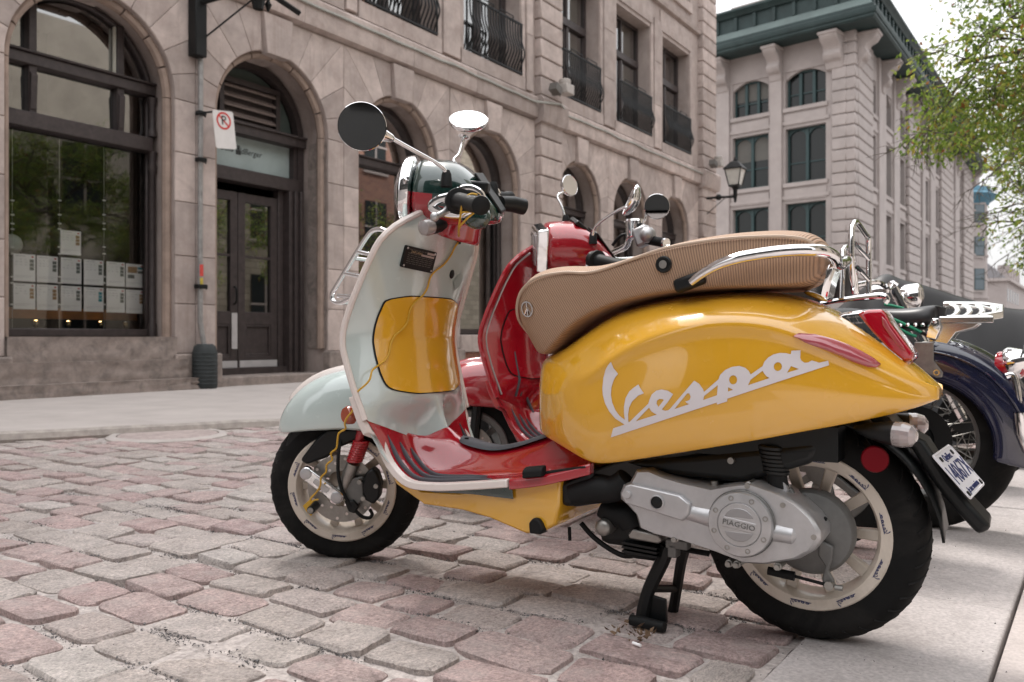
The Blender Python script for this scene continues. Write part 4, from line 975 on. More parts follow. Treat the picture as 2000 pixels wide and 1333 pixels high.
# =================================================================== OPPOSITE SIDE, seen only in the shop glass and the chrome
M_or = mat('opposite_stone', (.34, .30, .25), .9, var=.2, vs=1.2, dirt=(.2, .17, .14, .5), ds=.8); M_ob = mat('opposite_brick', (.24, .13, .10), .9, var=.25, vs=1.5)
def brickmat(name, c1, c2, mo, sc_):
    m = mat(name, c1, .9); nt = m.node_tree; L = nt.links.new; b = nt.nodes['Principled BSDF']; t = nn(nt, 'ShaderNodeTexCoord'); mp = nn(nt, 'ShaderNodeMapping'); mp.inputs['Rotation'].default_value = (R(90), 0, 0); L(t.outputs['Object'], mp.inputs[0])
    br = nn(nt, 'ShaderNodeTexBrick', Color1=(*c1, 1), Color2=(*c2, 1), Mortar=(*mo, 1), Scale=sc_); br.inputs['Brick Width'].default_value = .5; br.inputs['Row Height'].default_value = .22; br.inputs['Mortar Size'].default_value = .012; L(mp.outputs[0], br.inputs['Vector']); L(br.outputs['Color'], b.inputs['Base Color']); return m
M_opale = mat('opposite_pale_stone', (.46, .42, .36), .9, var=.15, vs=1.2, dirt=(.3, .26, .22, .5), ds=.8)
M_or = brickmat('opposite_rubble', (.36, .32, .26), (.25, .22, .175), (.17, .15, .12), 1.1); M_ob = brickmat('opposite_bricks', (.28, .14, .10), (.20, .10, .08), (.30, .25, .2), 2.6)
M_ow = mat('opposite_window', (.015, .02, .022), .45, spec=.2)
def opp(O, ex, L_, h, m, label, cat_, n, fl=2.9):
    t = thing('opposite_building', label, cat_, mk(O, ex)); g = G(); g.prism([(0, 0, 0), (L_, 0, 0), (L_, 9, 0), (0, 9, 0)], (0, 0, h)); g.out('wall', m, t, smooth=0)
    for k in range(int(h / fl)):
        for q in range(n):
            x = L_ * (q + .5) / n; g = G(); g.bx(x - .55, x + .55, -.04, -.02, .8 + k * fl, 2.6 + k * fl); f = g.out('window', M_ow, t, smooth=0)
            g = G(); g.bx(x - .65, x + .65, -.07, -.045, .68 + k * fl, .8 + k * fl); g.bx(x - .6, x + .6, -.06, -.045, 1.66 + k * fl, 1.72 + k * fl); g.bx(x - .03, x + .03, -.06, -.045, .8 + k * fl, 2.6 + k * fl); g.out('sash', M_gs, f, smooth=0)
    return t
UD = V((.55, .8351, 0)).normalized(); UNx = V((UD.y, -UD.x, 0))
base = V((-5.045, 8.5, 0)) + UNx * 11.2
o1 = opp(base + UD * 9.4, -UD, 12.2, 8.5, M_opale, 'pale stone house across the street, reflected in the shop window', 'building', 4)
o5 = opp(base + UD * 15.4, -UD, 5.9, 9.0, M_or, 'narrow rubble stone house across the street, between the pale house and the brick house', 'building', 2)
o2 = opp(base + UD * 22.0, -UD, 6.5, 12.5, M_ob, 'red brick house across the street, reflected in the second arched window', 'building', 3)
o3 = opp(base + UD * 34, -UD, 11.9, 11, M_or, 'windowless rubble stone house across the street, reflected in the fourth arched window', 'building', 0)
o4 = opp((10, -9, 0), (-1, .05), 22, 8.5, mat('dark_office', (.014, .015, .015), .7, var=.2, vs=1), 'dark office block behind the camera, reflected in the round scooter mirror', 'building', 14, 2.7)
# =================================================================== TREES
M_bark = mat('bark', (.09, .075, .06), .9, var=.3, vs=20, bump=.006, bs=30)
def leaf_mat():
    m = bpy.data.materials.new('leaf'); m.use_nodes = True; nt = m.node_tree; L = nt.links.new; b = nt.nodes['Principled BSDF']
    g = nn(nt, 'ShaderNodeNewGeometry'); r = nn(nt, 'ShaderNodeValToRGB'); cr = r.color_ramp
    cols = [(0, (.09, .16, .025)), (.35, (.17, .26, .04)), (.7, (.27, .36, .07)), (.9, (.38, .40, .09)), (.965, (.30, .20, .03)), (1, (.30, .10, .04))]
    while len(cr.elements) < len(cols): cr.elements.new(.5)
    for e, (p, c) in zip(cr.elements, cols): e.position = p; e.color = (*c, 1)
    L(g.outputs['Random Per Island'], r.inputs['Fac']); L(r.outputs['Color'], b.inputs['Base Color']); b.inputs['Roughness'].default_value = .45
    tr = nn(nt, 'ShaderNodeBsdfTranslucent'); L(r.outputs['Color'], tr.inputs['Color']); ms = nn(nt, 'ShaderNodeMixShader'); ms.inputs[0].default_value = .5
    o = nt.nodes['Material Output']; L(b.outputs[0], ms.inputs[1]); L(tr.outputs[0], ms.inputs[2]); L(ms.outputs[0], o.inputs[0]); return m
M_leaf = leaf_mat()
def tree(x, y, h0, crown, label, n_leaf, seed, size=.062, zmin=0):
    rs = random.Random(seed); t = thing('street_tree', label, 'tree', Matrix.Translation((x, y, 0)))
    cc, cr = V(crown[0]), crown[1]
    g = G(); g.tube([(0, 0, -.05), (.03, 0, h0 * .5), (-.02, .05, h0), (cc.x * .5, cc.y * .5, cc.z)], [.15, .12, .10, .06], n=10, k=4); g.out('trunk', M_bark, t)
    g = G(); lg = G(); tips = []
    def branch(p, d, L_, r, lev):
        pts = [p]; q = p.copy(); dd = d.copy()
        for i in range(5): dd = (dd + V((rs.gauss(0, .16), rs.gauss(0, .16), rs.gauss(0, .12) - (.05 if lev > 1 else 0)))).normalized(); q = q + dd * L_ / 5; pts.append(q.copy())
        g.tube(pts, [r * (1 - .15 * i) for i in range(6)], n=5 if lev else 6)
        if lev < 3:
            for k in range((6, 6, 5)[lev]):
                i = rs.randrange(2, 6) if lev else rs.randrange(1, 6); nd = (dd + V((rs.gauss(0, .7), rs.gauss(0, .7), rs.gauss(0, .45)))).normalized(); branch(pts[i], nd, L_ * rs.uniform(.45, .62), r * .5, lev + 1)
        if lev >= 2: tips.extend([(p_, dd.copy()) for p_ in pts[1:]])
    for k in range(11):
        a = 2 * math.pi * k / 11 + rs.uniform(-.3, .3); el = rs.uniform(-.25, .9); d = V((math.cos(a) * math.cos(el), math.sin(a) * math.cos(el), math.sin(el)))
        branch(V((cc.x * .6, cc.y * .6, cc.z - cr * .35)) + d * .05, d, cr * rs.uniform(.7, .92), .04, 0)
    g.out('limbs', M_bark, t)
    for _ in range(n_leaf):
        p, d = tips[rs.randrange(len(tips))]; c = p + V((rs.gauss(0, .10), rs.gauss(0, .10), rs.gauss(-.03, .09)))
        if (c - cc).length > cr * 1.15 or c.z < zmin + .25 * noise.noise(c * 1.7): continue
        u = (d * .6 + V((rs.gauss(0, .6), rs.gauss(0, .6), rs.gauss(-.45, .5)))).normalized(); s_ = size * rs.uniform(.65, 1.25); v_ = u.orthogonal().normalized(); v_ = (Matrix.Rotation(rs.uniform(0, 6.28), 3, u) @ v_)
        n_ = u.cross(v_); wv = v_ * s_ * .24
        lg.add([c, c + u * s_ * .45 + wv + n_ * s_ * .06, c + u * s_ + n_ * -s_ * .08, c + u * s_ * .45 - wv + n_ * s_ * .06], [(0, 1, 2), (0, 2, 3)])
    o = lg.out('crown', M_leaf, t, smooth=0, fix=False); o['kind'] = 'stuff'
    return t
tree(6.45, 8.4, 2.8, ((-.75, 0, 4.2), 2.1), 'leafy street tree with yellowing leaves reaching in from the right', 42000, 5, zmin=2.35)
tree(4.6, .5, 2.6, ((0, 0, 3.9), 1.9), 'green street tree on the near walk, reflected in the doorway glass', 5000, 9, .09)
tree(8.6, 11.0, 2.4, ((0, 0, 3.4), 2.0), 'green street tree outside the picture, reflected in the arched window beside the door', 9000, 21, .09)
tree(10.6, 15.0, 2.6, ((0, 0, 3.8), 2.2), 'green street tree outside the picture, reflected in the second arched window', 9000, 22, .09)
# =================================================================== SCOOTERS
def paint(name, c): return mat(name, c, .14, coat=1., spec=.5, rvar=.16, vs=14)
M_yel = paint('yellow_paint', (.74, .385, .024)); M_mint = paint('mint_paint', (.54, .625, .605)); M_red = paint('red_paint', (.37, .005, .015)); M_green = paint('green_paint', (.006, .032, .026))
M_cream = mat('cream_trim', (.74, .66, .62), .3, coat=.5); M_chr = mat('chrome', (.86, .86, .87), .045, metal=1.); M_rubber = mat('black_rubber', (.006, .0065, .007), .62, spec=.3, var=.15, vs=30, bump=.0004, bs=200)
M_plas = mat('black_plastic', (.0045, .0055, .006), .42, spec=.35, bump=.0002, bs=300); M_gry = mat('grey_rubber', (.075, .08, .092), .6, bump=.0004, bs=120); M_alu = mat('cast_aluminium', (.52, .52, .53), .4, metal=.85, var=.08, rvar=.15, vs=20, dirt=(.30, .29, .27, .35), ds=7, bump=.00025, bs=400)
M_steel = mat('dull_steel', (.34, .33, .31), .42, metal=.9, var=.2, vs=30); M_rim = mat('cream_rim', (.62, .55, .47), .38, coat=.3, var=.08, vs=6, dirt=(.28, .23, .18, .45), ds=7); M_drum = mat('drum_grey', (.17, .17, .165), .55, metal=.5, var=.15, vs=25)
M_tyre = mat('tyre', (.008, .008, .008), .8, spec=.2, var=.2, vs=25, bump=.0006, bs=150, dirt=(.036, .033, .03, .5), ds=9)
M_redl = mat('red_lens', (.42, .004, .018), .08, coat=1.); M_skypink = mat('sky_pink_lens', (.40, .07, .09), .1, coat=1.); M_clr = mat('clear_lens', (.66, .60, .60), .1, coat=1., trans=.55); M_amb = mat('amber_lens', (.34, .05, .012), .12, coat=1., bump=.001, bs=300)  # sky reflection on the red flank lens is put into the pink colour
M_navyt = mat('navy_print', (.01, .02, .10), .4); M_white = mat('white_paint', (.70, .66, .68), .3, coat=.4); M_mirr = mat('mirror_glass', (.8, .8, .82), .01, metal=1.); M_redsp = mat('red_spring', (.40, .012, .02), .35, coat=.4)
def seat_mat(name, col, freq):
    m = bpy.data.materials.new(name); m.use_nodes = True; nt = m.node_tree; L = nt.links.new; b = nt.nodes['Principled BSDF']
    u = nn(nt, 'ShaderNodeUVMap'); sp = nn(nt, 'ShaderNodeSeparateXYZ'); L(u.outputs[0], sp.inputs[0])
    mu = nn(nt, 'ShaderNodeMath', operation='MULTIPLY'); mu.inputs[1].default_value = freq * 2 * math.pi; L(sp.outputs[0], mu.inputs[0])
    si = nn(nt, 'ShaderNodeMath', operation='SINE'); L(mu.outputs[0], si.inputs[0])
    r = nn(nt, 'ShaderNodeMapRange'); r.inputs[1].default_value = -1; r.inputs[2].default_value = .2; L(si.outputs[0], r.inputs[0])
    mx_ = nn(nt, 'ShaderNodeMixRGB', Color1=(*[c * .55 for c in col], 1), Color2=(*col, 1)); L(r.outputs[0], mx_.inputs['Fac']); L(mx_.outputs[0], b.inputs['Base Color'])
    bp = nn(nt, 'ShaderNodeBump', Strength=.6, Distance=.002); L(r.outputs[0], bp.inputs['Height']); L(bp.outputs[0], b.inputs['Normal']); b.inputs['Roughness'].default_value = .62
    return m
M_seat = seat_mat('ribbed_seat_cloth', (.43, .275, .18), 180.); M_seatb = mat('black_seat_vinyl', (.018, .018, .02), .42, bump=.0004, bs=90); M_pipe_seat = mat('seat_piping', (.50, .38, .29), .5)
S0M = mk((.662, 1.86), (-.8635, .5045)); S0 = Fr(S0M)
DELTA = R(27)
FWM = Matrix.Translation((1.33, 0, .222)) @ Matrix.Rotation(DELTA, 4, V((-.2, 0, .98))); FW = Fr(S0M @ FWM)
HSM = Matrix.Translation((.94, 0, 1.0)) @ Matrix.Rotation(DELTA, 4, V((-.40, 0, .916))) @ Matrix.Rotation(R(-9), 4, 'Y') @ Matrix.Scale(1.06, 4); HS = Fr(S0M @ HSM)
# ---- script wordmark outline (traced once, in plane units)
_c1 = lambda x, y: (1160 + x / 6.667, 670 + y / 6.667)
_c2 = lambda x, y: (1380 + x / 8.333, 670 + y / 8.333)
LOGO_OUT = [_c1(*p) for p in ((212, 1235), (250, 1113), (405, 1065), (280, 985), (200, 895), (140, 790), (105, 680), (95, 590), (105, 460), (140, 350), (175, 295), (218, 248), (245, 330), (308, 405), (270, 450), (250, 490), (222, 580), (218, 680), (240, 780), (285, 880), (340, 950), (410, 1002), (400, 920), (400, 830), (420, 720), (470, 630), (530, 580), (590, 540), (620, 595), (665, 655), (590, 685), (510, 760), (470, 840), (455, 930), (455, 1025), (470, 1030), (725, 790), (740, 740), (770, 670), (830, 620), (900, 605), (980, 620), (1052, 665), (980, 770), (900, 865), (945, 882), (985, 875), (1015, 850), (1325, 490), (1390, 530), (1440, 600), (1452, 638))] + \
    [_c2(*p) for p in ((160, 640), (215, 592), (240, 520), (320, 440), (430, 390), (545, 375), (640, 405), (700, 460), (728, 515), (915, 380), (940, 310), (1000, 240), (1080, 190), (1180, 165), (1280, 170), (1352, 190), (1362, 130), (1503, 122), (1500, 250), (1520, 295), (1570, 328), (1620, 325), (1680, 290), (1795, 330), (1930, 295), (1945, 372), (355, 905), (350, 950), (190, 1000), (183, 968))]
_el = lambda cx, cy, a, b: [(cx + a * math.cos(2 * math.pi * i / 12), cy + b * math.sin(2 * math.pi * i / 12)) for i in range(12)]
LOGO_H = [[_c1(*p) for p in q] for q in (((555, 1020), (735, 840), (760, 885), (800, 915), (835, 932)), ((858, 832), (833, 790), (840, 750), (870, 728), (910, 728), (930, 742)), ((1065, 860), (1235, 655), (1262, 655), (1280, 700), (1265, 740), (1240, 752), (1210, 760), (1225, 780), (1262, 795)))]
LOGO_H += [[_c1(1440, 742), _c1(1455, 688), _c2(205, 685), _c2(190, 850)]]
LOGO_H += [[_c2(*p) for p in q] for q in (_el(450, 600, 65, 75), ((370, 720), (450, 762), (365, 790)), ((685, 690), (728, 600), (915, 455), (950, 510), (985, 550), (1030, 572)), _el(1155, 388, 65, 73), ((1360, 380), (1485, 430), (1300, 490)))]
def logo_flat(width):
    """wordmark in the x/y plane, baseline along x, centred"""
    P0, P1 = V((_c1(212, 1235))), V((_c2(1945, 372))); ux = (P1 - P0).normalized(); uy = V((ux.y, -ux.x)); k = width / (P1 - P0).length
    loops = [[V(((V(p) - P0).dot(ux) * k - width / 2, (V(p) - P0).dot(uy) * k - width * .12, 0)) for p in lp] for lp in [LOGO_OUT] + LOGO_H]
    return [p for lp in loops for p in lp], tessellate_polygon(loops)
def wheel(root, xf, Rt, wt, rr, name, nsp, logo, rim_m=None, y_face=.05):
    rim_m = rim_m or M_rim
    wh = bpy.data.objects.new(name, None); COL.objects.link(wh); wh.parent = root; wh.matrix_local = xf
    g = G(); hw = wt / 2; prof = []
    for i in range(25):
        a = math.pi * (-.5 + i / 24.); s_ = math.sin(a); c_ = math.cos(a); prof.append((rr - .004 + (Rt - rr + .004) * (abs(c_) ** .62), hw * s_ * (1 - .18 * (1 - abs(c_)) ** 2)))
    g.lathe(prof, (0, 0, 0), (0, 1, 0), 64, closed=True); g.out('tyre', M_tyre, wh, smooth=80)
    g = G()
    for k in range(38):        # tread grooves
        for sg in (-1, 1):
            a = 2 * math.pi * (k + (.5 if sg > 0 else 0)) / 38; pts = []
            for q in range(6):
                y = sg * hw * (.12 + .72 * q / 5); th = a + .16 * q / 5; u_ = y / hw; rad = rr - .004 + (Rt - rr + .004) * (max(0, 1 - u_ * u_) ** .31) - .0006
                pts.append((rad * math.cos(th), y, rad * math.sin(th)))
            g.tube(pts, .0022, n=4)
    g.out('tread_groove', mat('tread_black', (.004, .004, .004), .9), wh, smooth=0)['kind'] = 'stuff'
    g = G(); yf = y_face
    g.lathe([(rr, yf - .012), (rr, yf), (rr - .004, yf + .003), (rr - .024, yf + .002), (rr - .028, yf - .004), (rr - .034, yf - .03), (rr - .034, -yf + .02), (rr - .02, -yf), (rr, -yf), (rr - .008, -yf + .012), (rr - .016, 0)], (0, 0, 0), (0, 1, 0), 64, closed=True); g.out('rim', rim_m, wh, smooth=35)
    g = G(); hub = .048; g.lathe([(0, .03), (.03, .032), (hub, .022), (hub, -.03), (0, -.03)], (0, 0, 0), (0, 1, 0), 24); g.out('hub', rim_m, wh)
    for k in range(nsp):
        a = 2 * math.pi * k / nsp; g = G(Matrix.Rotation(a, 4, 'Y'))
        pts = lambda x, w_, t_, y: [V((x, y - t_, -w_)), V((x, y + t_, -w_)), V((x, y + t_, w_)), V((x, y - t_, w_))]
        g.loft([pts(hub - .01, .013, .014, .0), pts(.09, .0105, .010, .004), pts(rr - .03, .0125, .012, .008)]); g.out('spoke', rim_m, wh, bev=.003)
    if logo:
        vs, fs = logo_flat(.044); g = G(); c_ = V((rr - .014, yf + .0032, 0)); g.add([c_ + V((p.y, 0, -p.x)) for p in vs], fs); me = g.mesh('rim_lettering', M_navyt, smooth=0, fix=False)
        for k in range(10): o = link('rim_lettering', me, wh); o.rotation_euler = (0, 2 * math.pi * (k + .35) / 10, 0)
    return wh
# ---------------------------------------------------------------- body curves (x forward, y left, z up, metres)
WZt = [(.30, .2), (.324, .208), (.38, .222), (.44, .235), (.53, .247), (.64, .255), (.75, .248), (.84, .236), (.90, .222), (.93, .198), (.955, .155), (.978, .11), (.99, .1)]
XEt = [(.30, .97), (.324, .998), (.372, 1.03), (.438, 1.062), (.53, 1.094), (.60, 1.114), (.64, 1.122), (.68, 1.117), (.75, 1.09), (.84, 1.052), (.90, 1.022), (.93, 1.004), (.955, .99), (.985, .98)]
XCt = [(.37, .955), (.41, .962), (.45, .985), (.50, .995), (.56, 1.008), (.65, 1.020), (.75, 1.014), (.85, .998), (.92, .978), (.985, .955)]
def wz(z): return ip(z, WZt)
def xe(z): return ip(z, XEt)
def xc(z): return ip(z, XCt)
def shield_x(t, z):
    t = abs(t); k = sstep(.40, .50, z)
    g = sstep(.02, .22, t) * (1 - k) + t ** 1.9 * k
    return xc(z) + (xe(z) - xc(z)) * g
TUN = [(.95, .41), (.93, .385), (.90, .372), (.85, .362), (.80, .36), (.74, .372), (.68, .392), (.62, .412), (.55, .42)]
SID = [(1.066, .438), (1.034, .374), (1.002, .325), (.952, .291), (.88, .287), (.77, .299), (.66, .315), (.57, .332), (.46, .364)]
def rear_body(root, m):
    st = [ # x, zb, zt, yb, ym, zr(frac), yr, yt, ridge
        (.665, .435, .585, .030, .034, .6, .034, .02, 0), (.655, .415, .600, .058, .062, .6, .062, .04, 0), (.625, .408, .612, .092, .098, .6, .096, .06, 0), (.57, .400, .635, .134, .146, .6, .142, .07, 0), (.51, .382, .676, .165, .180, .58, .172, .075, .3), (.46, .366, .705, .182, .198, .56, .190, .08, .8),
        (.42, .367, .720, .188, .206, .62, .200, .085, 1), (.34, .384, .738, .194, .214, .70, .208, .09, 1), (.25, .404, .748, .197, .218, .745, .212, .095, 1), (.16, .424, .752, .196, .218, .77, .212, .10, 1), (.07, .444, .748, .190, .212, .75, .206, .10, 1), (0, .461, .728, .178, .200, .70, .194, .09, 1), (-.06, .474, .694, .160, .180, .65, .172, .08, 1),
        (-.12, .488, .653, .134, .150, .60, .142, .066, .9), (-.17, .501, .612, .108, .118, .55, .110, .055, .6), (-.207, .514, .580, .082, .088, .5, .084, .045, .3), (-.231, .524, .556, .064, .068, .5, .064, .038, 0), (-.238, .530, .548, .054, .057, .5, .054, .03, 0)]
    rings = []
    for x, zb, zt, yb, ym, fr, yr, yt, rg in st:
        zr = zb + (zt - zb) * fr; h = zr - zb
        L = [(yb - .03, zb + .006), (yb - .005, zb), (yb, zb + .007), (yb + (ym - yb) * .55, zb + h * .2), (ym - .002 * rg, zb + h * .5), (ym - .008 * rg, zb + h * .8), (ym - .011 * rg, zr - .018), (yr + .003 * rg, zr + .002), (yr - .004, zr + .018), (yr - (yr - yt) * .38, zr + (zt - zr) * .62), (yt, zt - .004), (yt * .45, zt), ]
        pts = [V((x, y, z)) for y, z in L] + [V((x, 0, zt + .002))] + [V((x, -y, z)) for y, z in reversed(L)]
        rings.append(pts)
    g = G(); g.loft(rings); return g.out('body', m, root, smooth=180, sub=2)
def bvh(o):
    dg = bpy.context.evaluated_depsgraph_get(); e = o.evaluated_get(dg); me = e.to_mesh(); b = BVHTree.FromPolygons([v.co.copy() for v in me.vertices], [list(p.vertices) for p in me.polygons]); e.to_mesh_clear(); return b
SEAT = [((.672, .628), (.690, .660), .052), ((.645, .606), (.702, .700), .082), ((.612, .612), (.694, .742), .104), ((.578, .643), (.672, .776), .115), ((.546, .672), (.628, .800), .121), ((.49, .704), (.556, .808), .127), ((.42, .728), (.478, .804), .134), ((.34, .744), (.384, .826), .142), ((.26, .752), (.29, .850), .148), ((.16, .755), (.17, .862), .152), ((.07, .755), (.07, .862), .150), ((.02, .756), (.018, .857), .144), ((-.004, .764), (-.006, .848), .124), ((-.018, .786), (-.022, .828), .09)]
def seat(root, m, mp):
    g = G(); rings = []; s_ = 0; last = None; pip = []
    for (bx_, bz), (tx, tz), w_ in SEAT:
        b, t = V((bx_, 0, bz)), V((tx, 0, tz)); c = (b + t) / 2
        if last is not None: s_ += (c - last).length
        last = c; d = (t - b); n = d.normalized(); L = [(.5, .0), (.94, .0), (.985, .05), (1.0, .3), (1.02, .7), (1.005, .90), (.975, .955), (.95, .985), (.72, 1.10), (.36, 1.19)]
        ring = [b + d * q + V((0, w_ * a, 0)) for a, q in L] + [b + d * 1.21] + [b + d * q + V((0, -w_ * a, 0)) for a, q in reversed(L)]
        for i in range(len(ring)): g.uv[len(g.v) + i] = (s_, i / len(ring))
        g.v += [tuple(p) for p in ring]; rings.append(len(ring)); pip.append([b + d * .955 + V((0, w_ * 1.004, 0)), b + d * .955 + V((0, -w_ * 1.004, 0))])
    n = rings[0]; m_ = len(rings)
    for i in range(m_ - 1):
        for j in range(n): g.f.append((i * n + j, i * n + (j + 1) % n, (i + 1) * n + (j + 1) % n, (i + 1) * n + j))
    g.f += [list(range(n))[::-1], list(range((m_ - 1) * n, m_ * n))]; g.mi = [0] * len(g.f)
    o = g.out('seat', m, root, smooth=180, sub=2)
    pts = [p[0] for p in pip]; pts = [pts[0] + V((.012, -.03, 0))] + pts[1:]
    loop = pts + [V((p.x, -p.y, p.z)) for p in reversed(pts)]
    g = G(); g.tube(loop, .0036, n=6, closed=True, k=5); g.out('piping', mp, o)
    return o
def zbs(t): return ip(abs(t), [(0, .408), (.08, .40), (.20, .370), (.45, .393), (1, .440)])
def legshield(root, pal):
    N, T = 22, 24; rows = []
    def zb_(t): return zbs(t)
    for k in range(N + 1):
        row = []
        for i in range(T + 1):
            t = -1 + 2 * i / T; z = zb_(t) + (.978 - zb_(t)) * k / N; row.append(V((shield_x(t, z), t * wz(z), z)))
        rows.append(row)
    g = G(); g.loft(rows, ring=False); inner = g.out('legshield', pal['shield'], root, smooth=180, sub=1)
    rows = []
    for k in range(N + 1):
        row = []
        for i in range(T + 1):
            t = -1 + 2 * i / T; z = .33 + .645 * k / N; row.append(V((xe(z) + .006 + .085 * (1 - t * t) * ip(z, [(.33, .3), (.5, .75), (.9, .9), (.975, .2)]), t * wz(z), z)))
        rows.append(row)
    g = G(); g.loft(rows, ring=False); g.out('front_apron', pal['apron'], root, smooth=180, sub=1)
    # edge trims
    up = []; 
    for i in range(15): z = .440 + (.972 - .440) * i / 14; up.append(V((xe(z), wz(z), z)))
    loop = up + [V((.985, .06, .988)), V((.985, -.06, .988))] + [V((p.x, -p.y, p.z)) for p in reversed(up)]
    g = G(); g.tube(loop, .0085, n=8, k=2); g.out('edge_trim', pal['trim'], root)
    for s_ in (-1, 1):
        pts = [V((x + .004, s_ * (.195 if x > .7 else .194), z - .004)) for x, z in [(1.088, .505)] + SID[:7]]; pts = cat(pts, 5); g = G(); rings = []
        for i, p in enumerate(pts):
            d = (pts[min(i + 1, len(pts) - 1)] - pts[max(i - 1, 0)]).normalized(); n_ = V((-d.z, 0, d.x)); n_ = n_ if n_.z < 0 or (abs(n_.z) < .3 and n_.x > 0) else -n_
            w0 = wz(max(.30, p.z)); y0 = s_ * max(.195, w0 if p.z > .4 else .195); a = V((p.x, y0, p.z))
            rings.append([a + V((0, s_ * .006, 0)) - n_ * .006, a + V((0, s_ * .008, 0)) + n_ * .012, a + V((0, -s_ * .004, 0)) + n_ * .013, a + V((0, -s_ * .012, 0)) - n_ * .008])
        g.loft(rings); g.out('floor_trim', pal['trim'], root, bev=.003)
    return inner
def floorboard(root, pal):
    rows = []; k = 6; tun = cat([V((x, 0, z)) for x, z in TUN], k); sid = cat([V((x, 0, z)) for x, z in SID], k); M_ = 22
    for i in range(len(tun)):
        row = []; p, q = tun[i], sid[i]; W2 = ip(q.x, [(.44, .172), (.60, .188), (.7, .196), (1.0, .196), (1.09, .205)])
        for j in range(M_ + 1):
            y = -W2 + 2 * W2 * j / M_; h = sstep(.012, .088, abs(y)); c_ = V((p.x + (q.x - p.x) * h, y, p.z + (q.z - p.z) * h))
            if i < 10:
                t_ = y / W2; z_ = zbs(t_) + .003; y_ = t_ * wz(z_) * .995; c_ = V((shield_x(t_, z_) - .0006, y_, z_)).lerp(c_, sstep(0, 10, i) ** .8)
            row.append(c_)
        rows.append(row)
    # front boundary meets the shield
    g = G(); g.loft(rows, ring=False)
    f = g.out('floorboard', pal['floor'], root, smooth=180, sub=1)
    # outer lip
    for s_ in (-1, 1):
        g = G(); pr = [(x, z) for x, z in SID[6:]]; pts = [V((x, s_ * ip(x, [(.44, .174), (.60, .190), (.7, .197)]), z)) for x, z in pr]
        rings = [[p + V((0, 0, .004)), p + V((0, s_ * .004, -.002)), p + V((0, s_ * .003, -.022)), p + V((0, -s_ * .02, -.022)), p + V((0, -s_ * .02, .004))] for p in cat(pts, 4)]; g.loft(rings); g.out('floor_lip', pal['floor'], root, bev=.002)
        for q, (ys, i0, i1) in enumerate(((.168, 4, 32), (.130, 6, 30), (.096, 8, 29))):
            g = G(); pts = []
            for i in range(i0, i1 + 1):
                a = sid[i]; tg = (sid[i + 1] - sid[i - 1]).normalized(); up = V((tg.z, 0, -tg.x)); up = up if up.z > 0 else -up
                t_ = (i - i0) / (i1 - i0); pts.append(a + up * .003 + V((0, s_ * (ys - (0 if t_ < .6 else (t_ - .6) * .03)), 0)))
            g.tube(pts, [.0072 * min(1, .25 + 6 * min(i, len(pts) - 1 - i) / len(pts)) for i in range(len(pts))], n=8, up=(0, 1, 0), flat=.8); g.out('rubber_strip', M_gry, root)
    g = G(); rings = []
    for i in range(8, 44):
        a = tun[i]; tg = (tun[i + 1] - tun[i - 1]).normalized(); up = V((tg.z, 0, -tg.x)); up = up if up.z > 0 else -up; e = min(1, min(i - 8, 43 - i) / 5.); w_ = .034 * math.sqrt(max(.05, 1 - (1 - e) ** 2))
        rings.append([a + V((0, y * w_ / .034, 0)) + up * h for y, h in ((-.034, -.002), (-.030, .006), (0, .009), (.030, .006), (.034, -.002))])
    g.loft(rings); tp = g.out('tunnel_pad', M_gry, root, smooth=60)
    g = G(); 
    for i in (12, 38): g.lathe([(0, .0), (.006, .0), (.006, .003), (.004, .001), (0, .001)], tun[i] + V((0, .012, .008)), (0, 0, 1), 10)
    outs(g, 'pad_screw', M_plas, tp)
    return f
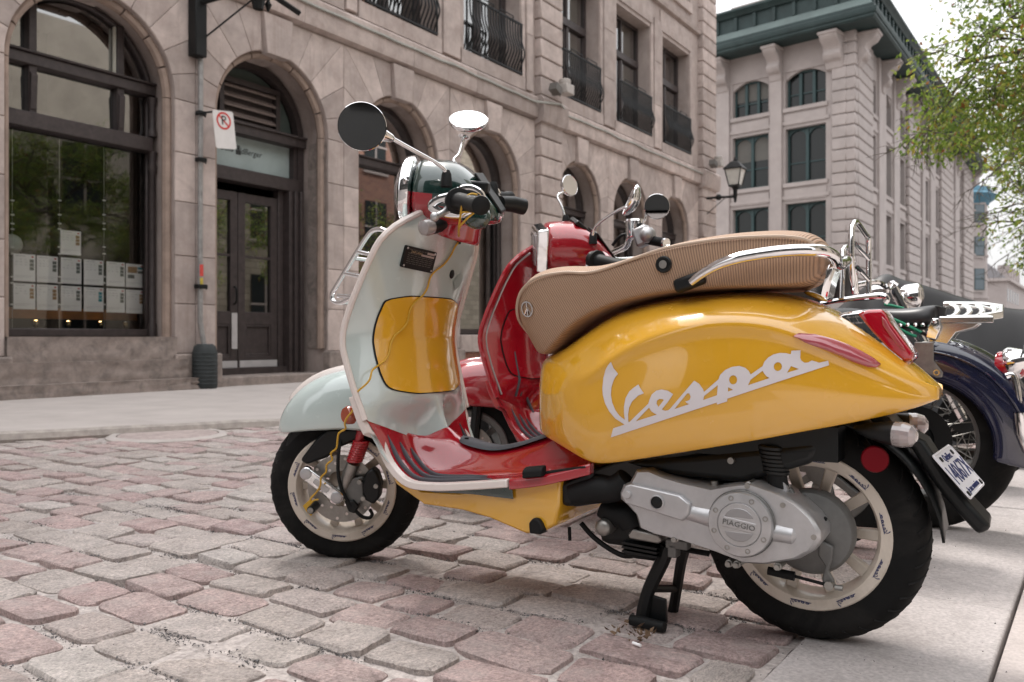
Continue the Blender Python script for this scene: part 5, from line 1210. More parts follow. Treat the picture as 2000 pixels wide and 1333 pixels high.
def belly(root, pal):
    P = lambda pts, y: [S0.p(a, b, y) for a, b in pts]
    out = P([(735, 860), (775, 945), (830, 985), (905, 996), (960, 1012), (1030, 1042), (1060, 1042), (1088, 1025), (1096, 985), (1098, 925), (1000, 945), (900, 962), (825, 958), (772, 925)], .165)
    rings = []
    for y, k in ((.172, .985), (.162, 1.), (-.162, 1.), (-.172, .985)):
        c = sum(out, V()) / len(out); rings.append([V((c.x + (p.x - c.x) * k, y, c.z + (p.z - c.z) * k)) for p in out])
    g = G(); g.loft(rings); b = g.out('side_skirt', pal['belly'], root, smooth=50, bev=.006)
    w_ = P([(712, 805), (735, 858), (775, 930), (800, 952), (850, 962), (920, 965), (1003, 975), (1000, 940), (900, 948), (812, 944), (780, 920), (740, 845)], .178)
    for s_ in (1, -1):
        g = G(); g.prism([(p.x, s_ * .1775, p.z) for p in w_], (0, s_ * .004, 0)); g.out('green_stripe', pal['stripe'], root, bev=.001)
    g = G(); e = P([(1090, 945), (1160, 915), (1158, 930), (1150, 975), (1130, 990), (1097, 990)], .16); g.prism([(p.x, -.16, p.z) for p in e], (0, .32, 0)); g.out('skirt_end', M_plas, root, bev=.012)
    g = G(); e = P([(1036, 1042), (1034, 1022), (1042, 1012), (1053, 1014), (1059, 1024), (1064, 1036), (1058, 1044)], .18)
    for s_ in (1, -1): 
        h = G(); h.prism([(p.x, s_ * .150, p.z) for p in e], (0, s_ * .036, 0)); h.out('rubber_bumper', M_rubber, root, bev=.004)
    for s_ in (1, -1):   # folded passenger peg
        g = G(); a, b = S0.p(1020, 925, .205), S0.p(1058, 922, .205); g.loft([[V((x, s_ * (.180 + .028 * k), z)) for x, z, k in ((p.x, p.z - .012, 0), (p.x, p.z - .012, 1), (p.x, p.z + .006, 1), (p.x, p.z + .013, .5), (p.x, p.z + .013, 0))] for p in (a, a.lerp(b, .12), b.lerp(a, .12), b)]); pg = g.out('passenger_peg', M_rubber, root, bev=.004)
        g = G(); c_, d_ = S0.p(1056, 925, .19), S0.p(1140, 914, .19); g.tube([(c_.x, s_ * .186, c_.z), (d_.x, s_ * .178, d_.z)], .0035, n=6); g.out('peg_hinge', M_plas, pg)
def fender(root, pal, xf, frame):
    crest = cat([V(p) for p in ((.190, 0, .165), (.178, 0, .205), (.152, 0, .248), (.11, 0, .290), (.05, 0, .322), (-.04, 0, .342), (-.14, 0, .338), (-.23, 0, .300))], 4); rings = []
    for p in crest:
        w_ = ip(-p.x, [(-.190, .022), (-.178, .042), (-.15, .062), (-.1, .080), (-.03, .092), (.05, .096), (.23, .09)]); zs = ip(-p.x, [(-.19, .160), (-.1, .172), (0, .178), (.08, .172), (.23, .15)]); ring = []
        for j in range(13):
            b = math.pi * j / 12; y = -w_ * math.copysign(abs(math.cos(b)) ** .75, math.cos(b)); ring.append(V((p.x - .012 * (1 - math.sin(b)), y, zs + (p.z - zs) * math.sin(b) ** .8)))
        rings.append(ring)
    g = G(xf); g.loft(rings, ring=False); f = g.out('front_mudguard', pal['shield'], root, smooth=180, sub=1, solid=.004, fix=True)
    g = G(xf); g.loft([[p + V((0, y, 0)) + V((.3, 0, .95)) * h for y, h in ((-.020, -.004), (-.014, .008), (0, .013), (.014, .008), (.020, -.004))] for p in crest[8:24]]); g.out('mudguard_crest', pal['crest'], root, smooth=60)
    # inner fork shroud
    g = G(xf); g.prism([(.06, .045, .21), (.13, .045, .20), (.175, .045, .10), (.20, .045, .07), (.13, .045, .05), (.10, .045, .12), (-.10, .045, .14), (-.12, .045, .20)], (0, -.09, 0)); g.out('fork_shroud', M_plas, root, bev=.01)
def front_end(root, pal, xf, fr, detail):
    wheel(root, xf, .222, .108, .158, 'front_wheel', 10, detail, rim_m=None if detail else M_drum)
    # brake disc, calliper, trailing link, shock absorber
    g = G(xf); g.lathe([(.052, .052), (.098, .052), (.098, .056), (.052, .056)], (0, 0, 0), (0, 1, 0), 48, closed=True); d = g.out('brake_disc', M_steel, root)
    g = G(xf)
    for k in range(18):
        a = 2 * math.pi * k / 18; r = .075 + .013 * (k % 3 - 1); g.lathe([(0, .0558), (.0045, .0558), (.0045, .0566), (0, .0566)], (r * math.cos(a), 0, r * math.sin(a)), (0, 1, 0), 8)
    g.out('disc_hole', M_cream, d, smooth=0)['kind'] = 'stuff'
    if not detail:
        g = G(xf); g.tube([(-.05, .07, .22), (-.02, .07, .0)], .02, n=8); g.out('fork_leg', M_plas, root); return
    def L_(px, py, y): return fr.p(px, py, y)
    g = G(xf); pp = [L_(x, y, .06) for x, y in ((588, 898), (600, 907), (640, 893), (668, 872), (702, 858), (704, 836), (640, 836), (618, 858))]; g.prism([(p.x, .045, p.z) for p in pp], (0, .028, 0)); g.out('fork_cover', M_plas, root, bev=.008)
    g = G(xf); a, b = L_(597, 926, .098), L_(657, 972, .098)
    ux = (b - a).normalized(); uz = V((-ux.z, 0, ux.x)); r1, r2 = .0185, .020
    pts = [a + (-ux * math.cos(t) + uz * math.sin(t)) * r1 for t in [math.pi * (i / 8 - .5) for i in range(9)]] + [b + (ux * math.cos(t) - uz * math.sin(t)) * r2 for t in [math.pi * (i / 8 - .5) for i in range(9)]]
    pts = [V((p.x, .075, p.z)) for p in pts]; g.prism(pts, (0, .022, 0)); g.out('trailing_link', M_chr, root, bev=.005)
    g = G(xf); 
    for c in (a, b): g.lathe([(.0165, .096), (.0165, .1005), (.012, .1025), (0, .1025)], (c.x, 0, c.z), (0, 1, 0), 24)
    g.box((a + b) / 2 + V((0, .0, 0)), (.05, .003, .016), Matrix.Rotation(-math.atan2(ux.z, ux.x), 3, 'Y')); g.out('link_cap', M_alu, root, bev=.001)
    g = G(xf); t0, t1 = L_(706, 862, .075), L_(692, 902, .075); n = 90; pts = [t0.lerp(t1, i / n) + V((math.cos(i * .62) * .021, math.sin(i * .62) * .021, 0)) for i in range(n + 1)]
    g.tube(pts, .0042, n=6); g.tube([t0 + V((0, 0, .03)), t1], .012, n=10); g.out('front_spring', M_redsp, root)
    g = G(xf); u0, u1 = L_(690, 905, .075), L_(668, 958, .07); g.tube([u0, u0.lerp(u1, .1), u0.lerp(u1, .5), u1], [.020, .019, .018, .015], n=16); g.out('shock_body', M_steel, root)
    g = G(xf); c = L_(722, 950, .066); cp = [L_(x, y, .085) for x, y in ((708, 945), (716, 922), (728, 914), (738, 922), (745, 945), (742, 972), (730, 985), (712, 975))]; g.prism([(p.x, .052, p.z) for p in cp], (0, .042, 0)); g.out('brake_calliper', M_plas, root, bev=.006)
    g = G(xf); cp = [L_(x, y, .075) for x, y in ((680, 935), (710, 930), (712, 975), (700, 985), (680, 985), (668, 965))]; g.prism([(p.x, .055, p.z) for p in cp], (0, .025, 0)); g.out('calliper_bracket', M_drum, root, bev=.004)
    g = G(xf)
    for px, py in ((702, 942), (709, 974), (734, 950)): q = L_(px, py, .096); g.lathe([(0, .099), (.0065, .099), (.0065, .085)], (q.x, 0, q.z), (0, 1, 0), 12)
    outs(g, 'calliper_bolt', M_steel, root)
    g = G(xf); g.tube([L_(x, y, yy) for x, y, yy in ((668, 850, .06), (662, 880, .085), (660, 915, .09), (664, 945, .09), (674, 970, .09), (688, 990, .085), (705, 1008, .08), (720, 1012, .075), (727, 1005, .07), (722, 995, .07))], .0052, n=8, k=4); g.out('brake_hose', M_rubber, root)
    g = G(xf); pp = [L_(x, y, .09) for x, y in ((672, 980), (690, 978), (700, 990), (692, 1004), (680, 1000))]; g.prism([(p.x, .06, p.z) for p in pp], (0, .03, 0)); g.out('sensor_bracket', M_plas, root, bev=.003)
    g = G(); c = S0.p(690, 810, .17); 
    for s_ in (1, -1): 
        h = G(); h.lathe([(0, .010), (.020, .010), (.0245, .004), (.0245, -.012), (0, -.012)], (c.x, s_ * .19, c.z), (.25, s_, .05), 24); h.out('side_reflector', M_amb, root)
GRE, GRC = HS.p(940, 402, .33), HS.p(893, 393, .185)
def headset(root, pal, xf, fr, main):
    rings = []
    st = [(.112, .080, .112, -.046, 1.0), (.09, .086, .116, -.050, 1.05), (.05, .098, .120, -.052, 1.2), (.0, .110, .118, -.050, 1.35), (-.035, .114, .098, -.044, 1.4), (-.075, .108, .058, -.036, 1.4), (-.110, .085, .018, -.028, 1.3), (-.118, .05, .004, -.022, 1.2)]
    n = 24
    for x, hw, zt, zb, e in st:
        c = (zt + zb) / 2; h = (zt - zb) / 2; ring = []
        for j in range(n):
            a = 2 * math.pi * j / n; ca, sa = math.cos(a), math.sin(a); k = 2 / (2 * e); ring.append(V((x + (.02 if x > .1 else .008) * 0, hw * math.copysign(abs(ca) ** k, ca), c + h * math.copysign(abs(sa) ** k, sa))))
        rings.append(ring)
    g = G(xf); g.loft(rings)
    for fi, f in enumerate(g.f):
        if len(f) == 4: j = f[0] % n; g.mi[fi] = 0 if (j < 11 or j >= n) else 1
    g.mi = [0 if (len(f) != 4 or not (12 + min(3, f[0] // n // 1) * .67 <= (f[0] % n) < 24 - min(3, f[0] // n) * .67)) else 1 for f in g.f]
    hs = g.out('headset', [pal['head'], pal['head2']], root, smooth=180, sub=1)
    # arms towards the grips
    for s_ in (1, -1):
        g = G(xf); rr = []
        for y, cx, cz, a, b in ((.06, -.04, .012, .050, .045), (.11, -.055, .004, .045, .038), (.155, -.072, -.006, .036, .031), (.185, -.082, -.012, .029, .026)):
            rr.append([V((cx + a * math.cos(t), s_ * y, cz + b * math.sin(t))) for t in [2 * math.pi * j / 16 for j in range(16)]])
        g.loft(rr); g.out('handlebar_cover', [pal['head']], root, smooth=180, sub=1)
    # headlamp
    if main:
        g = G(xf); g.lathe([(.079, .108), (.087, .112), (.089, .122), (.084, .136), (.074, .141), (.074, .134)], (0, 0, .033), (1, 0, 0), 40); g.out('headlamp_rim', M_chr, root)
        g = G(xf); g.lathe([(0, .160), (.03, .158), (.055, .151), (.075, .138), (.075, .132), (0, .132)], (0, 0, .033), (1, 0, 0), 32); g.out('headlamp_lens', M_clr, root)
    else:
        g = G(xf); sq = lambda x, w_, h: [V((x, a * w_, .033 + b * h)) for a, b in ((1, 1), (-1, 1), (-1, -1), (1, -1))]
        g.loft([sq(.10, .086, .070), sq(.135, .080, .063), sq(.135, .068, .050), sq(.125, .066, .048)]); g.out('headlamp_rim', M_chr, root, bev=.006)
        g = G(xf); g.loft([sq(.12, .067, .049), sq(.136, .066, .048), sq(.142, .05, .035)]); g.out('headlamp_lens', M_clr, root, bev=.006)
    g = G(xf); g.prism([(-.118, y, .0) for y in (-.06, .06)] + [(-.045, .075, .09), (-.045, -.075, .09)], (-.004, 0, .006)); g.out('instrument_panel', M_plas, root, bev=.004)
    # neck
    g = G(); a = V((.935, 0, .925)); b = V((.915, 0, .985)); g.lathe([(.058, -.01), (.060, .0), (.056, .03), (.062, .065), (.07, .085)], a, (b - a), 24); nk = g.out('steering_neck', pal['head2'], root, smooth=80)
    # grips, levers, switchgear
    for s_ in (1, -1):
        g = G(xf); e, c = GRE, GRC; e = V((e.x, s_ * e.y, e.z)); c = V((c.x, s_ * c.y, c.z)); d = (e - c)
        g.tube([c, c + d * .02, c + d * .06, c + d * .08, c + d * .5, c + d * .88, c + d * .92, c + d * .99, e], [.030, .031, .031, .021, .019, .0185, .021, .0212, .019], n=20); g.out('grip', M_rubber, root)
        g = G(xf); g.tube([c - d * .1, c], [.026, .028], n=16); g.out('switch_housing', M_plas, root)
        if main:
            pts = [V((p.x, s_ * p.y, p.z)) for p in (HS.p(a_, b_, .175) for a_, b_ in ((843, 403), (856, 391), (880, 384), (905, 370), (925, 371), (940, 384), (930, 404), (905, 417), (880, 418), (855, 412)))]
            g = G(xf); g.tube(pts, .0065, n=8, closed=True, k=4, flat=1.6); g.out('switch_bezel', M_chr, root)
        g = G(xf); LV = [HS.p(a_, b_, y_) for a_, b_, y_ in ((880, 402, .17), (866, 416, .20), (849, 424, .23))]; l0, l1, l2 = [V((p.x, s_ * p.y, p.z)) for p in LV]
        g.tube([l0, l0.lerp(l1, .6), l1, l2], [.008, .008, .0075, .0065], n=10, k=3); g.ball(l2, .011, 12); g.out('brake_lever', M_alu, root)
        # winker
        q = HS.p(862, 440, .11); q = V((q.x, s_ * q.y, q.z)); g = G(xf); g.lathe([(.010, -.012), (.017, .006), (.019, .024), (.019, .038)], q, (.55, s_ * .8, -.12), 20); g.out('winker_stalk', M_plas, root)
        dd = V((.55, s_ * .8, -.12)).normalized(); g = G(xf); g.lathe([(.0195, .036), (.021, .050), (.018, .062), (.009, .068), (0, .069)], q, dd, 20); g.out('winker_lens', M_clr if main else mat('smoke_lens', (.05, .04, .04), .1, coat=1.), root)
    if main:
        g = G(xf); g.tube([(-.10, -.10, .02), (-.13, -.13, .02), (-.16, -.15, .015)], [.02, .022, .022], n=16); g.out('brake_reservoir', M_plas, root); g = G(xf); g.tube([(-.08, -.09, .035), (-.085, -.095, .055)], .008, n=12); g.out('kill_switch', M_redl, root)
        g = G(xf); g.box((-.06, .06, .06), (.05, .06, .03)); g.out('switch_block', M_plas, root, bev=.006)
        g = G(); q = V((.93, .0, .93)); a_ = [V((.935 + .0595 * math.cos(t) - 0.006, .0595 * math.sin(t), .95)) for t in [math.pi * (.62 + .30 * i / 6) for i in range(7)]]
        g.loft([a_, [p + V((-.004, 0, .022)) for p in a_]], ring=False); g.out('warning_label', mat('paper_label', (.62, .56, .55), .6, var=.1, vs=200), nk, fix=False)
def mirror(root, base, stem, center, normal, r, name='mirror', glass_m=None, cone=True):
    mo = bpy.data.objects.new(name, None); COL.objects.link(mo); mo.parent = root
    normal = V(normal).normalized(); center = V(center)
    g = G(); g.tube([base + V((0, 0, -.02)), base + V((0, 0, .012)), base + V((0, 0, .022))], [.0155, .0125, .008], n=14); g.out('boot', M_rubber, mo)
    j = stem[-1]; g = G(); g.tube(stem, .0052, n=10, k=5); dv = (center - j).normalized()
    if cone: g.tube([j, j + dv * .004, j.lerp(center - dv * r * .9, .96), center - dv * r * .93], [.007, .010, .0165, .0175], n=14)
    g.out('stem', M_chr, mo)
    g = G(); g.lathe([(0, -.03), (r * .5, -.026), (r * .92, -.010), (r + .0006, .0), (r + .0006, .004), (r - .0008, .0055), (r - .002, .003)], center, normal, 40); g.out('shell', M_chr, mo)
    g = G(); g.lathe([(0, .003), (r - .0018, .003), (r - .0018, .0048), (0, .0048)], center, normal, 40); g.out('mirror_glass', glass_m or M_mirr, mo, smooth=0)
def rear_mech(root, frame, main):
    wheel(root, Matrix.Translation((.014, 0, .240)), .235, .114, .168, 'rear_wheel', 10, main, y_face=.046, rim_m=None if main else M_drum)
    P = lambda pts, y: [S0.p(a, b, y) for a, b in pts]
    # dark cavity parts above the wheel
    g = G(); g.bx(-.06, .47, -.13, .125, .40, .47); g.out('inner_tray', M_plas, root)
    g = G(); g.prism(P([(1215, 905), (1400, 885), (1600, 865), (1590, 905), (1500, 930), (1450, 945), (1380, 938), (1300, 930)], .13), (0, -.2, 0)); g.out('air_box', M_plas, root, bev=.015)
    g = G(); rr = []
    for i in range(15):
        a = R(35) + R(140) * i / 14; rr.append([V((.006 + .252 * math.cos(a), y, .243 + .252 * math.sin(a) - (.015 if abs(y) > .055 else 0))) for y in (-.065, -.04, 0, .04, .065)])
    g.loft(rr, ring=False); g.out('rear_mudguard', M_plas, root, solid=.005, fix=False)
    if not main: return
    o1 = P([(1209, 962), (1215, 947), (1228, 942), (1240, 919), (1262, 918), (1290, 930), (1330, 942), (1390, 955), (1430, 948), (1470, 944), (1520, 962), (1560, 985), (1590, 1012), (1606, 1038), (1606, 1056), (1590, 1078), (1560, 1094), (1500, 1104), (1455, 1102), (1400, 1080), (1330, 1057), (1275, 1044), (1248, 1032), (1240, 1005), (1222, 985), (1210, 975)], .17)
    c = sum(o1, V()) / len(o1)
    g = G(); g.loft([[V((c.x + (p.x - c.x) * k, y, c.z + (p.z - c.z) * k)) for p in o1] for y, k in ((.06, 1), (.155, 1.), (.168, .985), (.174, .95))]); g.out('transmission_case', M_alu, root, smooth=35)
    e = P([(1212, 965), (1220, 949), (1232, 945), (1330, 968), (1350, 985), (1348, 1005), (1335, 1018), (1240, 988), (1222, 983)], .18); c2 = sum(e, V()) / len(e)
    g = G(); g.loft([[V((c2.x + (p.x - c2.x) * k, y, c2.z + (p.z - c2.z) * k)) for p in e] for y, k in ((.165, 1), (.181, 1.), (.186, .95))]); g.out('case_boss', M_alu, root, bev=.002)
    g = G(); q0, q1 = S0.p(1340, 1000, .17), S0.p(1420, 1020, .17); q0.y = q1.y = .158; g.tube([q0, q1], [.022, .026], n=20, flat=1.0); g.out('case_rib', M_alu, root)
    q0, q1 = S0.p(1480, 1035, .172), S0.p(1548, 1048, .172); q0.y = q1.y = .162; g = G(); g.tube([q0, q1, q1 + (q1 - q0).normalized() * .012], [.022, .020, .008], n=16); g.out('case_rib', M_alu, root)
    # round cover with lettering
    c = S0.p(1443, 1026, .196); cc = V((c.x, 0, c.z)); g = G(); g.lathe([(.064, .15), (.0665, .186), (.064, .192), (.046, .194), (.0445, .1925), (.043, .195), (0, .196)], cc, (0, 1, 0), 56); cv = g.out('clutch_cover', M_alu, root, smooth=30)
    g = G(); g.lathe([(.0675, .17), (.069, .172), (.069, .180), (.0672, .182)], cc, (0, 1, 0), 56, closed=True); g.out('cover_seam', M_drum, cv)
    for s_ in (1, -1):
        pts = []
        for i in range(9): a = math.pi * (.14 + .72 * i / 8); pts.append(cc + V((.033 * math.cos(a), .1965, s_ * (.033 * math.sin(a) + .001))))
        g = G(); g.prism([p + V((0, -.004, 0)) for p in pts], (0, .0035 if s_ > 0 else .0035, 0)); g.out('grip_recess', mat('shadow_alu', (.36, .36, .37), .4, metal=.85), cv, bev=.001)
    g = G()
    for k in range(8):
        a = 2 * math.pi * (k + .6) / 8; g.lathe([(.0055, .1905), (.0055, .1945), (.0035, .1945), (.0035, .192), (0, .192)], cc + V((.055 * math.cos(a), 0, .055 * math.sin(a))), (0, 1, 0), 10)
    outs(g, 'cover_bolt', M_steel, cv)
    vs, fs = text('PIAGGIO', .0155, .0012, 1.1); rot = Matrix.Rotation(R(-8), 3, 'Y')
    g = G(); g.add(place(vs, cc + V((0, .1970, 0)), rot @ V((-1, 0, 0)), rot @ V((0, 0, 1))), fs); g.out('cover_lettering', M_drum, cv, smooth=0, fix=False)  # same metal as the cover; relief shading is put into a darker grey
    g = G(); g.box(cc + V((0, .1955, 0)), (.068, .002, .021), rot); g.out('letter_plate', M_alu, cv, bev=.001)
    q = S0.p(1282, 982, .19); g = G(); g.lathe([(.0165, .18), (.0165, .189), (.0135, .190), (.0135, .186), (0, .186)], (q.x, 0, q.z), (0, 1, 0), 24); g.out('oil_window', M_alu, root); g = G(); g.lathe([(.013, .1875), (.006, .190), (0, .190)], (q.x, 0, q.z), (0, 1, 0), 20); g.out('oil_plug', M_plas, root)
    q = S0.p(1225, 967, .19); g = G(); g.lathe([(.0085, .18), (.0085, .190), (.007, .192), (0, .192)], (q.x, 0, q.z), (0, 1, 0), 16); g.out('case_plug', M_alu, root)
    for px, py in ((1463, 948), (1532, 985), (1592, 1047), (1425, 1100), (1520, 1106), (1440, 1102), (1320, 1052)):
        q = S0.p(px, py, .16); g = G(); g.lathe([(.008, .12), (.008, .165), (.0055, .166), (.0055, .176), (0, .176)], (q.x, 0, q.z), (0, 1, 0), 12); g.out('case_bolt', M_steel, root)
    # drum, shock absorber, brake arm
    g = G(); g.lathe([(0, .085), (.06, .085), (.082, .080), (.088, .070), (.088, .045), (0, .045)], (.004, 0, .245), (0, 1, 0), 40); g.out('brake_drum', M_drum, root)
    a, b = S0.p(1505, 868, .115), S0.p(1522, 955, .115); g = G(); n = 60; g.tube([a.lerp(b, .05 + .6 * i / n) + V((math.cos(i * .7) * .023, math.sin(i * .7) * .023, 0)) for i in range(n + 1)], .0055, n=6); g.tube([a, b], .012, n=10); g.out('rear_spring', M_plas, root)
    g = G(); g.tube([a.lerp(b, .55), b], [.022, .020], n=14); g.out('shock_tube', M_rubber, root); g = G(); g.lathe([(.010, .10), (.020, .10), (.020, .13), (.010, .13)], (b.x, 0, b.z), (0, 1, 0), 20, closed=True); g.out('shock_eye', M_alu, root)
    g = G(); pp = P([(1500, 955), (1545, 955), (1570, 1010), (1540, 1020), (1510, 990)], .12); g.prism([(p.x, .10, p.z) for p in pp], (0, .015, 0)); g.out('shock_bracket', M_drum, root, bev=.003)
    g = G(); pp = [S0.p(x, y, .10) for x, y in ((1600, 1055), (1628, 1068), (1625, 1095), (1618, 1115), (1630, 1135), (1622, 1152), (1608, 1148), (1606, 1130), (1612, 1105), (1598, 1085))]; g.prism([(p.x, .092, p.z) for p in pp], (0, .012, 0)); g.out('brake_arm', M_drum, root, bev=.003)
    g = G(); a, b, c_ = S0.p(1500, 1115, .105), S0.p(1552, 1126, .105), S0.p(1612, 1142, .105); g.tube([a, b], [.009, .010], n=10); g.tube([b, c_], .0035, n=8); g.out('brake_cable', M_rubber, root)
    g = G(); q = S0.p(1620, 1143, .105); g.lathe([(0, .115), (.009, .115), (.009, .09)], (q.x, 0, q.z), (0, 1, 0), 12); q = S0.p(1640, 1150, .105); g.tube([(q.x + .01, .1, q.z), (q.x - .005, .1, q.z)], .006, n=8); outs(g, 'adjuster_nut', M_steel, root)
    q = S0.p(1600, 1012, .10); g = G(); g.box(q, (.03, .02, .014), Matrix.Rotation(R(-25), 3, 'Y')); g.out('drum_stop', M_rubber, root, bev=.004)
    # engine front: hoses, water pump, oil pan, stand
    g = G(); g.tube([S0.p(x, y, .14) for x, y in ((1120, 965), (1165, 955), (1200, 955), (1225, 935))], [.03, .034, .03, .026], n=14, k=3); g.out('intake_boot', M_rubber, root)
    g = G(); g.tube([S0.p(x, y, .10) for x, y in ((1178, 990), (1205, 1005), (1225, 1010), (1235, 1030))], [.026, .03, .03, .026], n=14, k=3); g.out('engine_hose', M_rubber, root)
    q = S0.p(1180, 1030, .13); g = G(); g.lathe([(.0, .145), (.010, .146), (.016, .142), (.019, .138), (.019, .09), (0, .09)], (q.x, 0, q.z), (0, 1, 0), 20); g.out('pump_cap', M_steel, root)
    g = G(); g.bx(q.x - .10, q.x + .03, -.08, .10, q.z - .05, q.z + .05); g.out('engine_block', M_plas, root, bev=.02)
    pn = P([(1232, 1042), (1240, 1030), (1292, 1042), (1300, 1052), (1292, 1060), (1236, 1050)], .10); g = G(); g.prism([(p.x, .03, p.z) for p in pn], (0, .09, 0)); g.out('cylinder_head', M_steel, root, bev=.004)
    for k in range(3):
        g = G(); pn = P([(1222, 1055 + k * 8), (1290, 1068 + k * 8), (1288, 1072 + k * 8), (1220, 1059 + k * 8)], .10); g.prism([(p.x, -.02, p.z) for p in pn], (0, .14, 0)); g.out('cooling_fin', M_plas, root)
    g = G(); g.prism(P([(1215, 1055), (1290, 1070), (1290, 1100), (1215, 1090)], .09), (0, -.12, 0)); g.out('engine_sump', M_plas, root, bev=.01)
    g = G(); g.tube([S0.p(x, y, .08) for x, y in ((1135, 1022), (1160, 1050), (1200, 1078), (1232, 1086), (1300, 1070), (1385, 1082))], .0065, n=8, k=4); g.out('drain_hose', M_rubber, root); g = G(); g.tube([S0.p(1112, 1030, .06), S0.p(1113, 1056, .06)], .0045, n=8); g.out('breather_hose', M_rubber, root)
    q = S0.p(1395, 940, .13); g = G(); g.tube([q, q + V((0, 0, -.018))], [.008, .007], n=10); g.out('drain_nipple', M_steel, root)
    q = S0.p(1428, 900, .135); g = G(); g.lathe([(0, .140), (.007, .140), (.007, .12)], (q.x, 0, q.z), (0, 1, 0), 12); g.out('air_box_screw', M_steel, root)
    st = bpy.data.objects.new('centre_stand', None); COL.objects.link(st); st.parent = root
    LG = [S0.p(*q) for q in ((1303, 1068, .085), (1292, 1100, .09), (1268, 1150, .10), (1257, 1190, .108), (1252, 1222, .112))]; LF = [S0.p(*q) for q in ((1338, 1066, .02), (1330, 1100, .015), (1322, 1150, .0), (1314, 1196, -.015))]
    g = G(); g.tube(LG, [.018, .017, .0155, .016, .015], n=8, k=3); g.out('leg', M_plas, st)
    g = G(); g.tube(LF, [.014, .013, .0125, .013], n=8, k=3); g.out('leg', M_plas, st)
    g = G(); q0, q1 = S0.p(1232, 1232, .125), S0.p(1298, 1244, .135); q0.z = q1.z = .014; g.tube([q0, q0.lerp(q1, .3), q1], [.012, .014, .012], n=10); g.out('foot', M_rubber, st)
    g = G(); pp = [S0.p(*q, .105) for q in ((1262, 1160), (1300, 1172), (1302, 1218), (1272, 1226), (1246, 1222))]; g.prism([(p.x, p.y, p.z) for p in pp], (0, -.01, 0)); g.out('gusset', M_plas, st, bev=.002)
    g = G(); g.tube([LG[0], LF[0]], .013, n=8); g.out('cross_bar', M_plas, st); g = G(); g.tube([LG[2], LF[2]], .009, n=8); g.out('cross_bar', M_plas, st)
    q = S0.p(1325, 1062, .12); g = G(); g.box(q, (.05, .03, .02)); g.box(q + V((.01, 0, -.015)), (.02, .03, .03)); g.out('stand_bracket', M_drum, root, bev=.003)
